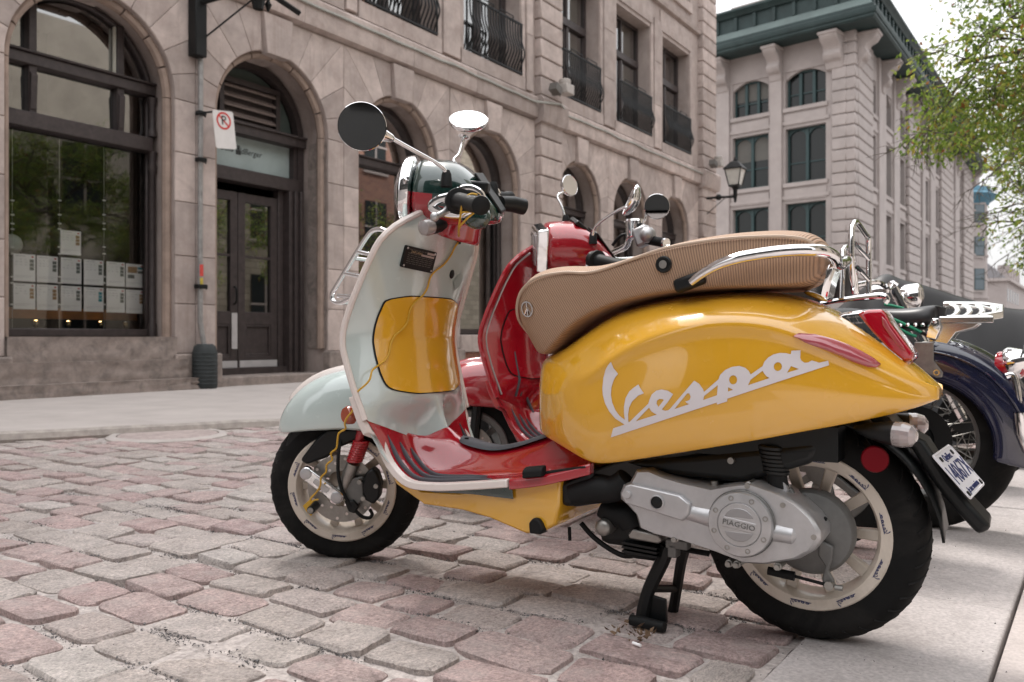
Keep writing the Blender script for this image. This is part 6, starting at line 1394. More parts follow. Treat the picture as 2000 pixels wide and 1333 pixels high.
def tail(root, pal, main, bv):
    # plate carrier, plate, lamps
    g = G(); tl, bl = S0.p(1818, 890, .085), S0.p(1885, 985, .085); tr_, br = S0.p(1843, 877, -.085), S0.p(1922, 945, -.085)
    top = V(((tl.x + tr_.x) / 2, 0, (tl.z + tr_.z) / 2)); bot = V(((bl.x + br.x) / 2, 0, (bl.z + br.z) / 2))
    g = G(); a = V((-.145, 0, .49)); rr = []
    for p, w_ in ((V((-.10, 0, .52)), .07), (V((-.15, 0, .465)), .065), (top + V((.030, 0, .02)), .055), (top.lerp(bot, .5) + V((.022, 0, -.01)), .055), (bot + V((.02, 0, -.015)), .06), (bot + V((-.02, 0, -.06)), .06)):
        rr.append([p + V((.012, y, -.012)) for y in (-w_, w_)] + [p + V((-.012, w_, .006)), p + V((-.012, -w_, .006))])
    g.loft(rr); g.out('plate_carrier', M_plas, root, bev=.01)
    if main:
        pl = bpy.data.objects.new('licence_plate', None); COL.objects.link(pl); pl.parent = root
        ux_ = ((tr_ - tl) + (br - bl)).normalized(); uy_ = ((tl - bl) + (tr_ - br)).normalized(); uy_ = (uy_ - ux_ * uy_.dot(ux_)).normalized(); nrm = ux_.cross(uy_); ct = (tl + tr_ + bl + br) / 4; hgt = ((tl - bl).length + (tr_ - br).length) / 2
        X = Matrix(((ux_.x, uy_.x, nrm.x, ct.x), (ux_.y, uy_.y, nrm.y, ct.y), (ux_.z, uy_.z, nrm.z, ct.z), (0, 0, 0, 1)))
        X = Matrix.Translation(nrm * .006) @ X
        W2, H2 = ((tr_ - tl).length + (br - bl).length) / 2, hgt; print('PLATE', W2, H2, ux_, uy_)
        g = G(X); g.prism([(x, y, 0) for x, y in rrect(W2, H2, .008)], (0, 0, .0016)); g.out('plate', mat('plate_white', (.66, .65, .68), .35, coat=.3), pl)
        g = G(X); 
        for o_ in (0,): g.tube([(x, y, .0018) for x, y in rrect(W2 - .006, H2 - .006, .006)], .0016, n=5, closed=True)
        g.out('plate_rim', MC['plate_white'], pl)
        g = G(X)
        for s_, yy, sz, xs in (('14067X', -.002, .058, .95), ('Je me souviens', -H2 * .5 + .014, .018, 1.0), ('Qu\u00e9bec', H2 * .5 - .018, .022, 1.0)):
            vs, fs = text(s_, sz, .0006, xs); g.add([V((p.x, p.y + yy, p.z + .0022)) for p in vs], fs)
        g.out('plate_lettering', M_navyt, pl, smooth=0, fix=False)
        g = G(X)
        for x, y in ((-.055, H2 * .5 - .016), (.055, H2 * .5 - .016), (-.07, -H2 * .5 + .01), (.07, -H2 * .5 + .01)): g.lathe([(.0055, .0005), (.0055, .004), (0, .0045)], (x, y, 0), (0, 0, 1), 10)
        outs(g, 'plate_bolt', M_plas, pl)
    for s_ in (1, -1):
        q = V((-.115, s_ * .10, .465)); dd = V((-1, s_ * .25, -.05)).normalized(); k = .9 if main else .9
        g = G(); g.lathe([(.006, -.03), (.016, .0), (.022, .03), (.0245, .055)], q, dd, 20); g.out('rear_winker', M_plas, root)
        g = G(); g.lathe([(.0245, .05), (.0252, .066), (.021, .082), (.010, .090), (0, .091)], q, dd, 18); g.out('rear_winker_lens', M_clr, root, smooth=0)
        g = G(); g.tube([q + dd * .05, q + dd * .075], .009, n=8); g.out('winker_bulb', M_amb, root)
    g = G(); g.box((-.185, 0, .452), (.012, .035, .028)); g.out('plate_lamp', M_redl, root, bev=.003)
    q = S0.p(1710, 897, .10) if main else V((-.12, .1, .40)); g = G(); g.lathe([(.0, .003), (.024, .003), (.026, 0), (.026, -.01), (0, -.01)], (q.x, .108, q.z), (-.15, 1, .0), 28); g.out('rear_reflector', mat('red_reflector', (.14, .002, .007), .45, spec=.15, bump=.001, bs=500), root)
    g = G(); g.tube([(q.x, .09, q.z), (q.x + .03, .05, q.z + .03)], .008, n=6); g.out('reflector_bracket', M_plas, root)
    # tail lamp : chrome housing and red lens on the tail ridge
    def slab(outl, y, tp):
        c_ = V((0, 0, 0)); P3 = [S0.p(*q, .05) for q in outl]; c_ = sum(P3, V()) / len(P3); g = G()
        g.loft([[V((c_.x + (p.x - c_.x) * k, yy, c_.z + (p.z - c_.z) * k)) for p in P3] for yy, k in ((y, .9), (y * .9, .98), (y * .6, 1.), (0, 1.02), (-y * .6, 1.), (-y * .9, .98), (-y, .9))]); return g
    slab([(1627, 617), (1645, 610), (1680, 606), (1705, 612), (1772, 700), (1764, 716), (1730, 700), (1690, 672), (1650, 642)], .058, 0).out('lamp_housing', M_chr, root, smooth=60, bev=.003)
    slab([(1673, 611), (1695, 605), (1722, 604), (1730, 612), (1738, 628), (1768, 668), (1785, 692), (1784, 704), (1768, 708), (1735, 682), (1700, 645)], .061, 0).out('tail_lens', M_redl, root, smooth=60, bev=.003)
    slab([(1722, 616), (1730, 622), (1740, 640), (1768, 678), (1772, 688), (1758, 680), (1738, 655), (1724, 634)], .0645, 0).out('lens_window', M_skypink, root, smooth=60, bev=.002)
    # lens let into the flank
    if bv:
        for s_ in (1,):
            pts = []
            outl = [(1553, 657), (1562, 652), (1590, 655), (1620, 664), (1650, 676), (1680, 692), (1700, 704), (1713, 715), (1706, 720), (1690, 718), (1665, 709), (1635, 694), (1605, 681), (1575, 669)]
            c = S0.p(1632, 685, .18)
            for k, off in ((1, .0005), (.97, .006), (.8, .010), (.4, .012)):
                ring = []
                for a, b in outl:
                    p = S0.p(a, b, .17); p = V((c.x + (p.x - c.x) * k, 0, c.z + (p.z - c.z) * k)); h = bv.ray_cast(V((p.x, .6, p.z)), V((0, -1, 0))); y = h[0].y if h[0] else .15; nn_ = h[1] if h[0] else V((0, 1, 0)); ring.append(V((p.x, y, p.z)) + (nn_ if nn_.y > 0 else -nn_) * off)
                pts.append(ring)
            g = G(); g.loft(pts); 
            for fi, f in enumerate(g.f): g.mi[fi] = 1 if fi < len(outl) else 0
            g.out('flank_lens', [M_skypink, M_redl], root, smooth=50)  # red rim; the pink face carries the reflected sky in its colour
            q = pts[1][7]; g = G(); g.lathe([(.0035, .011), (.0035, .013), (.002, .0125), (0, .0125)], V((q.x + .012, q.y - .006, q.z + .004)), (0, 1, 0), 10); g.out('lens_screw', M_steel, root)
def grab_rail(root):
    L_ = [S0.p(a, b, y) for a, b, y in ((1350, 552, .175), (1372, 535, .182), (1402, 518, .186), (1440, 505, .188), (1482, 497, .186), (1530, 491, .18), (1575, 489, .165), (1608, 491, .13))]
    back = [S0.p(1628, 500, .075), S0.p(1634, 512, .03), V((S0.p(1635, 516, 0).x, 0, S0.p(1635, 516, 0).z))]
    pts = L_ + back + [V((p.x, -p.y, p.z)) for p in reversed(L_ + back[:-1])]
    n = len(pts); g = G(); g.tube(pts, [.0125 if 2 < i < n - 3 else (.008 + .0015 * min(i, n - 1 - i)) for i in range(n)], n=12, k=5); g.out('grab_rail', M_chr, root)
    pp = [S0.p(*q, .045) for q in ((1606, 514), (1633, 518), (1622, 548), (1612, 592), (1563, 572), (1590, 545))]
    g = G(); g.prism([(p.x, .045, p.z) for p in pp], (0, -.09, 0)); g.out('rail_bracket', M_chr, root, bev=.012, seg=3)
    for s_ in (1, -1):
        g = G(); p = S0.p(1345, 545, .16); g.box((p.x, s_ * .15, p.z - .006), (.07, .03, .03), Matrix.Rotation(R(18), 3, 'Y')); g.out('rail_foot', M_plas, root, bev=.008)
LIDB = None
def build_scooter(M, label, pal, main, hsm=None):
    global LIDB; hsm = hsm or HSM
    root = thing('scooter', label, 'scooter', M, 'motor scooters and motorcycles parked side by side')
    body = rear_body(root, pal['body']); seat(root, pal['seat'], pal['pipe'])
    sh = legshield(root, pal); floorboard(root, pal); belly(root, pal); fender(root, pal, FWM, FW); front_end(root, pal, FWM, FW, main); headset(root, pal, hsm, HS, main)
    rear_mech(root, S0, main); bv = bvh(body) if main else None; tail(root, pal, main, bv)
    # glove box panel let into the shield
    if LIDB is None:
        svt_ = bvh(sh); Q = []
        for px, py in ((800, 580), (757, 584), (750, 591), (738, 618), (731, 645), (729, 668), (733, 695), (742, 728), (751, 748), (760, 759), (775, 765), (815, 768)):
            d = (S0.r3 @ ray(px, py)).normalized(); h = svt_.ray_cast(S0.c, d)[0]
            if h: Q.append((h.z, abs(h.y) / wz(h.z)))
        LIDB = sorted(Q)
    z0, z1 = LIDB[0][0], LIDB[-1][0]
    for off, k, nm, m in ((-.0035, 1.0, 'glove_box_lid', pal['lid']), (-.0018, 1.02, 'lid_gap', M_plas)):
        rows = []; ns = 26; zm = (z0 + z1) / 2
        for i in range(ns + 1):
            z = z0 + (z1 - z0) * i / ns; b = ip(z, LIDB); z_ = zm + (z - zm) * (1 + (k - 1) * 1.2)
            rows.append([V((shield_x(b * k * u / 10, z_) + off, b * k * (u / 10) * wz(z_), z_)) for u in range(-10, 11)])
        g = G(); g.loft(rows, ring=False); o = g.out(nm, m, root, smooth=180, sub=1, fix=False)
    if not main:
        for q in range(3):
            y = -.03 + q * .03; g = G(); g.tube([(shield_x(.6, z) - .004, .14 - q * .03, z) for z in (.44, .5, .55, .6)], .005, n=6); g.out('rubber_strip', M_gry, root)
    return root, sh, body, bv
PAL = dict(body=M_yel, seat=M_seat, pipe=M_pipe_seat, shield=M_mint, apron=M_mint, trim=M_cream, floor=M_red, belly=M_yel, stripe=M_green, head=M_green, head2=M_red, lid=M_yel, crest=M_cream)
scoot, sh, body, bv = build_scooter(S0M, 'yellow, mint and red scooter with tan ribbed seat, nearest the camera', PAL, True)
grab_rail(scoot)
# wordmark on the flank
loops = [[S0.p(a, b, .205) for a, b in lp] for lp in [LOGO_OUT] + LOGO_H]
flat = [[V((p.x, p.z, 0)) for p in lp] for lp in loops]; tr_ = tessellate_polygon(flat); vv = [p for lp in flat for p in lp]
bm = bmesh.new(); bvx = [bm.verts.new(p) for p in vv]
for t in tr_:
    try: bm.faces.new([bvx[i] for i in t])
    except ValueError: pass
for _ in range(4):
    ed = [e for e in bm.edges if e.calc_length() > .012]
    if not ed: break
    bmesh.ops.subdivide_edges(bm, edges=ed, cuts=1); bmesh.ops.triangulate(bm, faces=bm.faces[:])
for v in bm.verts:
    x, z = v.co.x, v.co.y; h = bv.ray_cast(V((x, .6, z)), V((0, -1, 0))); y = h[0].y if h[0] else .2; v.co = V((x, y + .0016, z))
me = bpy.data.meshes.new('flank_lettering'); bm.to_mesh(me); bm.free(); me.materials.append(M_white); link('flank_lettering', me, scoot)
svt = bvh(sh)
def hit(px, py, off=.003):
    d = (S0.r3 @ ray(px, py)).normalized(); h = svt.ray_cast(S0.c, d)
    return (h[0] + V((-off, 0, 0)), (h[1] if h[1].dot(d) < 0 else -h[1])) if h[0] else (S0.p(px, py, 0), V((-1, 0, 0)))
# type plate
C4 = [hit(*p)[0] for p in ((788, 480), (850, 492), (838, 535), (781, 520))]; ctr = sum(C4, V()) / 4
ux = ((C4[1] - C4[0]) + (C4[2] - C4[3])).normalized(); uy = ((C4[0] - C4[3]) + (C4[1] - C4[2])).normalized(); uy = (uy - ux * uy.dot(ux)).normalized(); un = ux.cross(uy)
W2 = ((C4[1] - C4[0]).length + (C4[2] - C4[3]).length) / 2; H2 = ((C4[0] - C4[3]).length + (C4[1] - C4[2]).length) / 2
X = Matrix(((ux.x, uy.x, un.x, ctr.x), (ux.y, uy.y, un.y, ctr.y), (ux.z, uy.z, un.z, ctr.z), (0, 0, 0, 1))); X = X @ Matrix.Translation((0, 0, .006))
g = G(X); g.prism([(x, y, -.008) for x, y in rrect(W2, H2, .004)], (0, 0, .008)); tpl = g.out('type_plate', M_plas, scoot, smooth=20)
g = G(X)
for r_ in range(8): 
    rs_ = random.Random(r_); x = -W2 * .4
    while x < W2 * .4 and r_ not in (1,):
        l_ = rs_.uniform(.005, .016); g.bx(x, min(W2 * .42, x + l_), H2 * (.36 - r_ * .09), H2 * (.36 - r_ * .09) + .0016, .0002, .0006); x += l_ + .003
g.out('plate_print', mat('dim_print', (.10, .09, .08), .6), tpl, smooth=0)
g = G(X); vs, fs = text('ZAPCA066', .009, .0003); g.add([V((p.x - W2 * .14, p.y + H2 * .27, p.z + .0007)) for p in vs], fs); g.out('plate_number', mat('gold_print', (.34, .24, .14), .5), tpl, smooth=0, fix=False)
g = G(X); g.bx(W2 * .2, W2 * .44, H2 * .30, H2 * .40, .0002, .0007); g.bx(W2 * .02, W2 * .44, H2 * .17, H2 * .26, .0002, .0007); g.out('plate_field', mat('pale_print', (.40, .32, .29), .5), tpl, smooth=0)
for sx in (-1, 1):
    for sy in (-1, 1): g = G(X); g.lathe([(.003, .0), (.003, .0015), (0, .002)], (sx * (W2 / 2 - .006), sy * (H2 / 2 - .006), 0), (0, 0, 1), 8); g.out('plate_rivet', M_alu, tpl)
# ignition lock
p, n_ = hit(882, 536, .0); g = G(); g.lathe([(.0, .004), (.010, .004), (.0125, .0025), (.0125, -.01)], p, n_, 20); g.out('ignition_lock', M_plas, scoot)
p2, n2 = hit(893, 545, .0); g = G(); pts = [hit(*q)[0] for q in ((884, 551), (896, 536), (901, 540), (898, 556), (888, 568))]; g.add(pts, [list(range(5))]); g.out('lock_recess_shade', mat('shaded_mint', (.30, .36, .34), .3), scoot, fix=False)  # flat patch; the shade of the recess is put into a darker mint
# seat badge and lock
sv = bvh(next(c for c in scoot.children if c.name.startswith('seat')))
def hit_s(px, py):
    d = (S0.r3 @ ray(px, py)).normalized(); h = sv.ray_cast(S0.c, d); n = h[1] if h[1].dot(d) < 0 else -h[1]; return h[0], n
p, n_ = hit_s(1031, 604); bd = bpy.data.objects.new('seat_badge', None); COL.objects.link(bd); bd.parent = scoot
g = G(); g.lathe([(.0165, .001), (.0165, .0035), (.0195, .0035), (.0195, .001)], p, n_, 32, closed=True); g.out('badge_ring', M_chr, bd)
u_ = V((0, 0, 1)); u_ = (u_ - n_ * u_.dot(n_)).normalized(); v_ = n_.cross(u_)
g = G()
for a, b in (((0, .016), (0, -.016)), ((0, .004), (-.011, -.012)), ((0, .004), (.011, -.012))): g.tube([p + u_ * a[1] + v_ * a[0] + n_ * .002, p + u_ * b[1] + v_ * b[0] + n_ * .002], .0022, n=6)
g.out('badge_mark', M_chr, bd)
p, n_ = hit_s(1297, 517); lk = bpy.data.objects.new('seat_lock', None); COL.objects.link(lk); lk.parent = scoot
g = G(); g.lathe([(.0185, -.004), (.0185, .004), (.016, .006), (.012, .005), (0, .005)], p, n_, 28); g.out('lock_surround', M_plas, lk); g = G(); g.lathe([(.009, .004), (.009, .0075), (0, .008)], p, n_, 20); g.out('lock_barrel', M_steel, lk)
# mirrors
bl = HS.p(872, 350, .14); M3 = HSM.to_4x4(); base = HSM @ bl
st = [HSM @ HS.p(a, b, y) for a, b, y in ((872, 352, .14), (871, 338, .142), (862, 326, .15), (840, 312, .165), (800, 290, .195), (768, 272, .22))]; ctr = HSM @ HS.p(707, 248, .262)
toc = (S0.c - ctr).normalized()
mirror(scoot, base, st, ctr, (toc + V((-.06, 0, .20))).normalized(), .0575)
base = V((.885, -.10, 1.06)); ctr = S0.p(915, 236, -.20); st = [base, S0.p(889, 322, -.12), S0.p(897, 300, -.15), S0.p(905, 272, -.18)]
toc = (S0.c - ctr).normalized(); upv = V((0, 0, 1)); mirror(scoot, base, st, ctr, (toc * .60 + upv * .82).normalized(), .058)
# luggage rack in front of the shield
for s_ in (1, -1):
    P = lambda a, b: V((S0.p(a, b, .13).x, s_ * .13, S0.p(a, b, .13).z))
    g = G(); g.tube([P(*q) for q in ((762, 458), (748, 449), (730, 450), (715, 465), (690, 505), (660, 555), (649, 575), (651, 588), (665, 592), (685, 583))], .0068, n=10, k=4); g.out('rack_rail', M_chr, scoot)
    g = G(); g.tube([P(*q) for q in ((768, 455), (755, 462), (735, 495), (705, 550), (685, 598))], .0065, n=10, k=4); g.out('rack_strut', M_chr, scoot)
    for a, b in (((700, 492), (735, 500)), ((672, 534), (712, 542)), ((660, 578), (690, 580))):
        g = G(); g.tube([P(*a), P(*b)], .006, n=10); g.out('rack_rung', M_chr, scoot)
for a in ((748, 449), (665, 592), (690, 505)):
    q = S0.p(a[0], a[1], .13); g = G(); g.tube([(q.x, .13, q.z), (q.x, -.13, q.z)], .006, n=10); g.out('rack_bar', M_chr, scoot)
# ------------------------------------------------------------------ disc lock and its reminder cord
dl = thing('disc_lock', 'black disc lock with a yellow tag clipped to the front brake disc', 'lock', S0M)
c = FWM @ FW.p(611, 993, .085); ny = (FWM.to_3x3() @ V((0, 1, 0)))
g = G(); g.tube([c - ny * .035, c + ny * .022], .0115, n=20); g.out('lock_body', M_plas, dl, bev=.002); g = G(); g.lathe([(.0085, .0), (.0085, .004), (.004, .005), (.003, .003), (0, .003)], c + ny * .022, ny, 20); g.out('lock_face', M_steel, dl)
M_cord = mat('yellow_cord', (.62, .36, .03), .45)
g = G(); tg = [FWM @ FW.p(a, b, .083) for a, b in ((592, 988), (606, 975), (612, 980), (602, 992), (611, 1003), (608, 1008), (598, 998))]; g.prism(tg, ny * .003); g.out('yellow_tag', M_cord, dl)
cd = thing('reminder_cord', 'thin wavy yellow cord hanging from the left grip down to the disc lock', 'cord', S0M)
pts = []
seq = [(893, 472, 0), (885, 482, 0), (876, 500, 0), (862, 518, 0), (846, 530, 0), (836, 543, 0), (831, 562, 0), (822, 577, 0), (806, 592, 0), (797, 606, 0), (792, 628, 0), (783, 642, 0), (768, 655, 0), (760, 670, 0), (756, 690, 0), (748, 704, 0), (735, 714, 0)]
for a, b, _ in seq: pts.append(hit(a, b, .007)[0])
for a, b, y in ((727, 724, .228), (723, 740, .238), (714, 752, .243), (700, 764, .243), (693, 778, .24), (690, 800, .238), (678, 816, .23), (673, 828, .22), (675, 838, .21), (662, 846, .20), (659, 862, .195), (657, 876, .19), (646, 886, .185), (649, 898, .18), (638, 908, .175), (637, 922, .17), (627, 933, .165), (626, 948, .16)): pts.append(S0.p(a, b, y))
for a, b, y in ((618, 962, .115), (607, 974, .11), (606, 985, .11), (612, 978, .11), (622, 976, .105)): pts.append(FWM @ FW.p(a, b, y))
g = G(); g.tube(pts, .0026, n=7, k=3); g.out('cord', M_cord, cd)
gp_ = [HSM @ HS.p(a, b, y) for a, b, y in ((896, 448, .20), (899, 425, .245), (902, 403, .265), (908, 388, .265), (920, 379, .26), (932, 381, .255))]
gp2 = [HSM @ HS.p(a, b, y) for a, b, y in ((896, 448, .20), (906, 434, .25), (918, 422, .275), (927, 415, .275))]
g = G(); g.tube([pts[0]] + gp_, .0026, n=7, k=3); g.tube([pts[0]] + gp2, .0026, n=7, k=3); g.tube([HSM @ HS.p(a, b, .27) for a, b in ((902, 415), (915, 414), (930, 416))], .0022, n=6); g.out('grip_loop', M_cord, cd)
g = G(); q = pts[0]; g.tube([q + V((0, .004, .012)), q + V((0, 0, -.008))], .0055, n=10); g.out('cord_clip', M_plas, cd)
# =================================================================== THE OTHER BIKES
GRP = 'motor scooters and motorcycles parked side by side'
S1M = mk((.983, 2.69), (-.8635, .5045)); S1 = Fr(S1M); HSM1 = Matrix.Translation((.87, 0, .935)) @ Matrix.Rotation(R(38), 4, V((-.4, 0, .916))) @ Matrix.Rotation(R(-5), 4, 'Y') @ Matrix.Scale(1.15, 4); HS1 = Fr(S1M @ HSM1)
PAL1 = dict(body=M_red, seat=M_seatb, pipe=M_seatb, shield=M_red, apron=M_red, trim=M_red, floor=M_red, belly=M_red, stripe=M_red, head=M_red, head2=M_red, lid=M_red, crest=M_red)
red, sh1, _, _ = build_scooter(S1M, 'glossy red scooter with chrome rear rack, parked just behind the yellow one', PAL1, False, HSM1)
def mir1(base, st, ctr, nrm, r): mirror(red, base, st, ctr, nrm, r, cone=False)
q = HSM1 @ HS1.p(1158, 466, .10); mir1(q, [HSM1 @ HS1.p(a, b, y) for a, b, y in ((1158, 460, .13), (1164, 442, .135), (1195, 418, .16), (1222, 404, .18))], HSM1 @ HS1.p(1232, 391, .2), (.5, .3, .25), .055)
q = HSM1 @ HS1.p(1105, 432, -.08); mir1(q, [HSM1 @ HS1.p(a, b, y) for a, b, y in ((1105, 432, -.08), (1098, 405, -.10), (1089, 385, -.12), (1096, 378, -.13), (1108, 372, -.15))], HSM1 @ HS1.p(1112, 363, -.16), (-.9, .3, .1), .04)
up_ = [V((xe(z) - .012, wz(z) - .02, z)) for z in [.45 + .5 * i / 12 for i in range(13)]]
for s_ in (1, -1):
    g = G(); g.tube([V((p.x, s_ * p.y, p.z)) for p in up_], .004, n=6, k=2); g.out('edge_bead', mat('grey_bead', (.45, .43, .43), .3, metal=.6), red)
g = G(HSM1); P_ = [HS1.p(a, b, 0) for a, b in ((1117, 432), (1124, 427), (1155, 455), (1160, 462), (1150, 460))]; g.prism([p + V((0, -.06, 0)) for p in P_], (0, .12, 0)); g.out('fly_screen', M_plas, red, bev=.003)
x0 = S1.p(1666, 500, .10).x
def U(a, b): return S1.px(a, b, x0)
g = G(); lo = [U(*p) for p in ((1668, 572), (1663, 520), (1663, 460), (1667, 438), (1674, 436), (1690, 458), (1696, 468), (1697, 520), (1697, 575))]; g.tube(lo, .009, n=10, k=3); g.out('rack_hoop', M_chr, red)
for a, b in (((1670, 476), (1698, 508)), ((1669, 517), (1698, 548))):
    g = G(); g.tube([U(*a), U(*b)], .007, n=8); g.out('rack_rung', M_chr, red)
x1 = S1.p(1645, 540, .10).x
g = G(); g.tube([S1.px(a, b, x1) for a, b in ((1643, 584), (1645, 530), (1647, 492), (1654, 483), (1662, 492), (1668, 520), (1672, 575))], .009, n=10, k=3); g.out('rack_hoop', M_chr, red)
g = G(); g.tube([S1.p(a, b, .11) for a, b in ((1600, 594), (1640, 586), (1690, 579), (1722, 577), (1733, 584), (1728, 592))], .008, n=8, k=3); g.tube([S1.p(a, b, -.11) for a, b in ((1600, 592), (1640, 586), (1690, 582), (1722, 580))], .008, n=8, k=3); outs(g, 'rack_base', M_chr, red)
g = G(); g.loft([[V((x, y * w_, z)) for y, z in ((-.12, .76), (-.13, .80), (-.1, .86), (0, .885), (.1, .86), (.13, .80), (.12, .76))] for x, w_ in ((.12, 1), (.02, 1.05), (-.05, .9), (-.08, .5))]); g.out('seat_hump', M_seatb, red, sub=1, smooth=180)
for z in range(3):
    g = G(); g.tube([S1.p(a, b, .06) for a, b in (((990, 725), (1000, 770), (1012, 790)), ((1005, 733), (1015, 775), (1025, 800)), ((1018, 742), (1030, 780), (1042, 808)))[z]], .006, n=6); g.out('rubber_strip', M_gry, red)
# ------------------------------------------------------------------ navy cruiser
M_navy = paint('navy_paint', (.005, .008, .036)); M_leath = mat('black_leather', (.02, .02, .022), .38, bump=.0006, bs=120)
S2M = mk((1.397, 2.98), (-.8635, .5045)); S2 = Fr(S2M)
nav = thing('motorcycle', 'navy blue cruiser with studded black saddle and chrome carrier behind the scooters', 'motorcycle', S2M, GRP)
def spoked(root, c, Rt, wt, rr, name):
    wh = bpy.data.objects.new(name, None); COL.objects.link(wh); wh.parent = root; wh.location = c
    g = G(); hw = wt / 2; g.lathe([(rr - .004 + (Rt - rr + .004) * (abs(math.cos(math.pi * (-.5 + i / 16))) ** .6), hw * math.sin(math.pi * (-.5 + i / 16))) for i in range(17)], (0, 0, 0), (0, 1, 0), 48, closed=True); g.out('tyre', M_tyre, wh, smooth=80)
    g = G(); g.lathe([(rr, .045), (rr - .012, .045), (rr - .018, .03), (rr - .018, -.03), (rr - .012, -.045), (rr, -.045)], (0, 0, 0), (0, 1, 0), 48, closed=True); g.out('rim', M_drum, wh, smooth=35)
    g = G(); g.lathe([(0, .06), (.05, .06), (.06, .05), (.06, -.05), (0, -.06)], (0, 0, 0), (0, 1, 0), 24); g.lathe([(.06, .052), (.115, .055), (.115, .06), (.06, .06)], (0, 0, 0), (0, 1, 0), 32, closed=True); g.out('hub', M_plas, wh)
    g = G()
    for k in range(36):
        a = 2 * math.pi * k / 36; b = a + (.35 if k % 2 else -.35); y = .045 if (k // 2) % 2 else -.045; g.tube([(.06 * math.cos(b), y, .06 * math.sin(b)), ((rr - .015) * math.cos(a), 0, (rr - .015) * math.sin(a))], .002, n=4)
    g.out('spokes', M_steel, wh)['kind'] = 'stuff'; return wh
spoked(nav, (0, 0, .305), .31, .13, .20, 'rear_wheel'); spoked(nav, (1.52, 0, .30), .30, .10, .20, 'front_wheel')
def mudguard(root, c, Rg, w_, a0, a1, val, m, name):
    rr = []; n = 22
    for i in range(n + 1):
        a = R(a0 + (a1 - a0) * i / n); ca, sa = math.cos(a), math.sin(a)
        ring = [V((c[0] + (Rg + dr) * ca, y, c[2] + (Rg + dr) * sa)) for y, dr in ((-w_, -val), (-w_, -.05), (-w_ * .92, -.018), (-w_ * .6, -.002), (0, .008), (w_ * .6, -.002), (w_ * .92, -.018), (w_, -.05), (w_, -val))]; rr.append(ring)
    g = G(); g.loft(rr, ring=False); o = g.out(name, m, root, smooth=180, sub=1, solid=.006, fix=False)
    g = G(); g.tube([r[7] + V((0, .004, 0)) for r in rr], .004, n=6); g.out('mudguard_bead', m, root)
mudguard(nav, (-.015, 0, .29), .365, .115, 96, 190, .15, M_navy, 'rear_mudguard'); mudguard(nav, (1.52, 0, .30), .36, .09, 20, 150, .12, M_navy, 'front_mudguard')
P2 = lambda a, b, y: S2.p(a, b, y)
# saddle
c = P2(1768, 616, .0); g = G(); rr = []
for k, (dx, w_, zt) in enumerate(((.17, .03, .0), (.15, .05, .010), (.10, .06, .014), (.03, .085, .010), (-.03, .11, .012), (-.075, .12, .02), (-.105, .10, .022), (-.118, .06, .016))):
    rr.append([V((c.x + dx, y * w_, c.z + zt + z)) for y, z in ((-1, -.07), (-1.04, -.03), (-.9, .005), (-.5, .012), (0, .008), (.5, .012), (.9, .005), (1.04, -.03), (1, -.07))])
g.loft(rr); g.out('saddle', M_leath, nav, smooth=180, sub=2)
g = G()
for i in range(16): a = R(-70 + 200 * i / 15); g.ball((c.x - .02 - .098 * math.cos(a), .121 * math.sin(a), c.z - .035), .008, 8)
outs(g, 'saddle_stud', M_chr, nav)
# chrome carrier with crescent bars
A, B, Cc, D = P2(1834, 626, .09), P2(1925, 620, .09), P2(1962, 597, -.02), P2(1840, 598, -.09); z0 = (A.z + B.z) / 2
sl = (D.z - A.z) / -.18; zt_ = lambda y: z0 + (y - .09) * sl
xa, xb = A.x, P2(1960, 600, .0).x; M_pol = mat('polished_alloy', (.82, .83, .82), .16, metal=1.)
g = G(); lp = [V((x_, y_, zt_(y_))) for x_, y_ in ((xa, .10), (xa - .16, .10), (xb + .06, .085), (xb, .045), (xb, -.045), (xb + .06, -.085), (xa, -.10))]
g.loft([[p + V((0, 0, .010)), p + V((0, 0, -.012)), q + V((0, 0, -.012)), q + V((0, 0, .010))] for p, q in [(p, V((p.x + (.0 if i in (0, 6) else .014), p.y * .78, zt_(p.y * .78)))) for i, p in enumerate(lp)]]); g.out('carrier_rail', M_pol, nav, bev=.003)
for k in range(4):
    x = xa - .02 - k * (xa - xb - .06) / 3.4; g = G(); g.tube([(x_, y_, zt_(y_)) for x_, y_ in ((x, .09), (x - .022, .05), (x - .030, 0), (x - .022, -.05), (x, -.09))], .010, n=8, k=3, flat=.7); g.out('carrier_bar', M_pol, nav)
for s_ in (1, -1):
    g = G(); g.prism([(xa + .02, s_ * .09, z0 - .012), (xa - .12, s_ * .09, z0 - .014), (xa - .10, s_ * .09, z0 - .03), (xa - .05, s_ * .09, z0 - .045), (xa - .02, s_ * .09, z0 - .09), (xa + .03, s_ * .09, z0 - .09)], (0, s_ * .005, 0)); g.out('wing_bracket', M_pol, nav, bev=.002)
    g = G(); g.prism([(p.x, s_ * .13, p.z) for p in (P2(1812, 640, .13), P2(1822, 622, .13), P2(1834, 622, .13), P2(1838, 640, .13), P2(1828, 664, .13), P2(1808, 660, .13))], (0, s_ * .006, 0)); br = g.out('carrier_bracket', M_chr, nav, bev=.004)
    q = P2(1826, 628, .13); g = G(); g.ball((q.x, s_ * .138, q.z), .008, 10); g.out('bracket_bolt', M_chr, br)
    g = G(); g.prism([(p.x, s_ * .125, p.z) for p in (P2(1786, 668, .13), P2(1824, 668, .13), P2(1824, 705, .13), P2(1842, 728, .13), P2(1840, 738, .13), P2(1828, 738, .13), P2(1784, 718, .13))], (0, s_ * .006, 0)); g.out('side_plate', M_steel, nav, bev=.003)
    q = P2(1829, 728, .135); g = G(); g.lathe([(.006, .135), (.010, .135), (.010, .137), (.006, .137)], (q.x, 0, q.z), (0, s_, 0), 12, closed=True); g.out('plate_bolt', M_chr, nav)
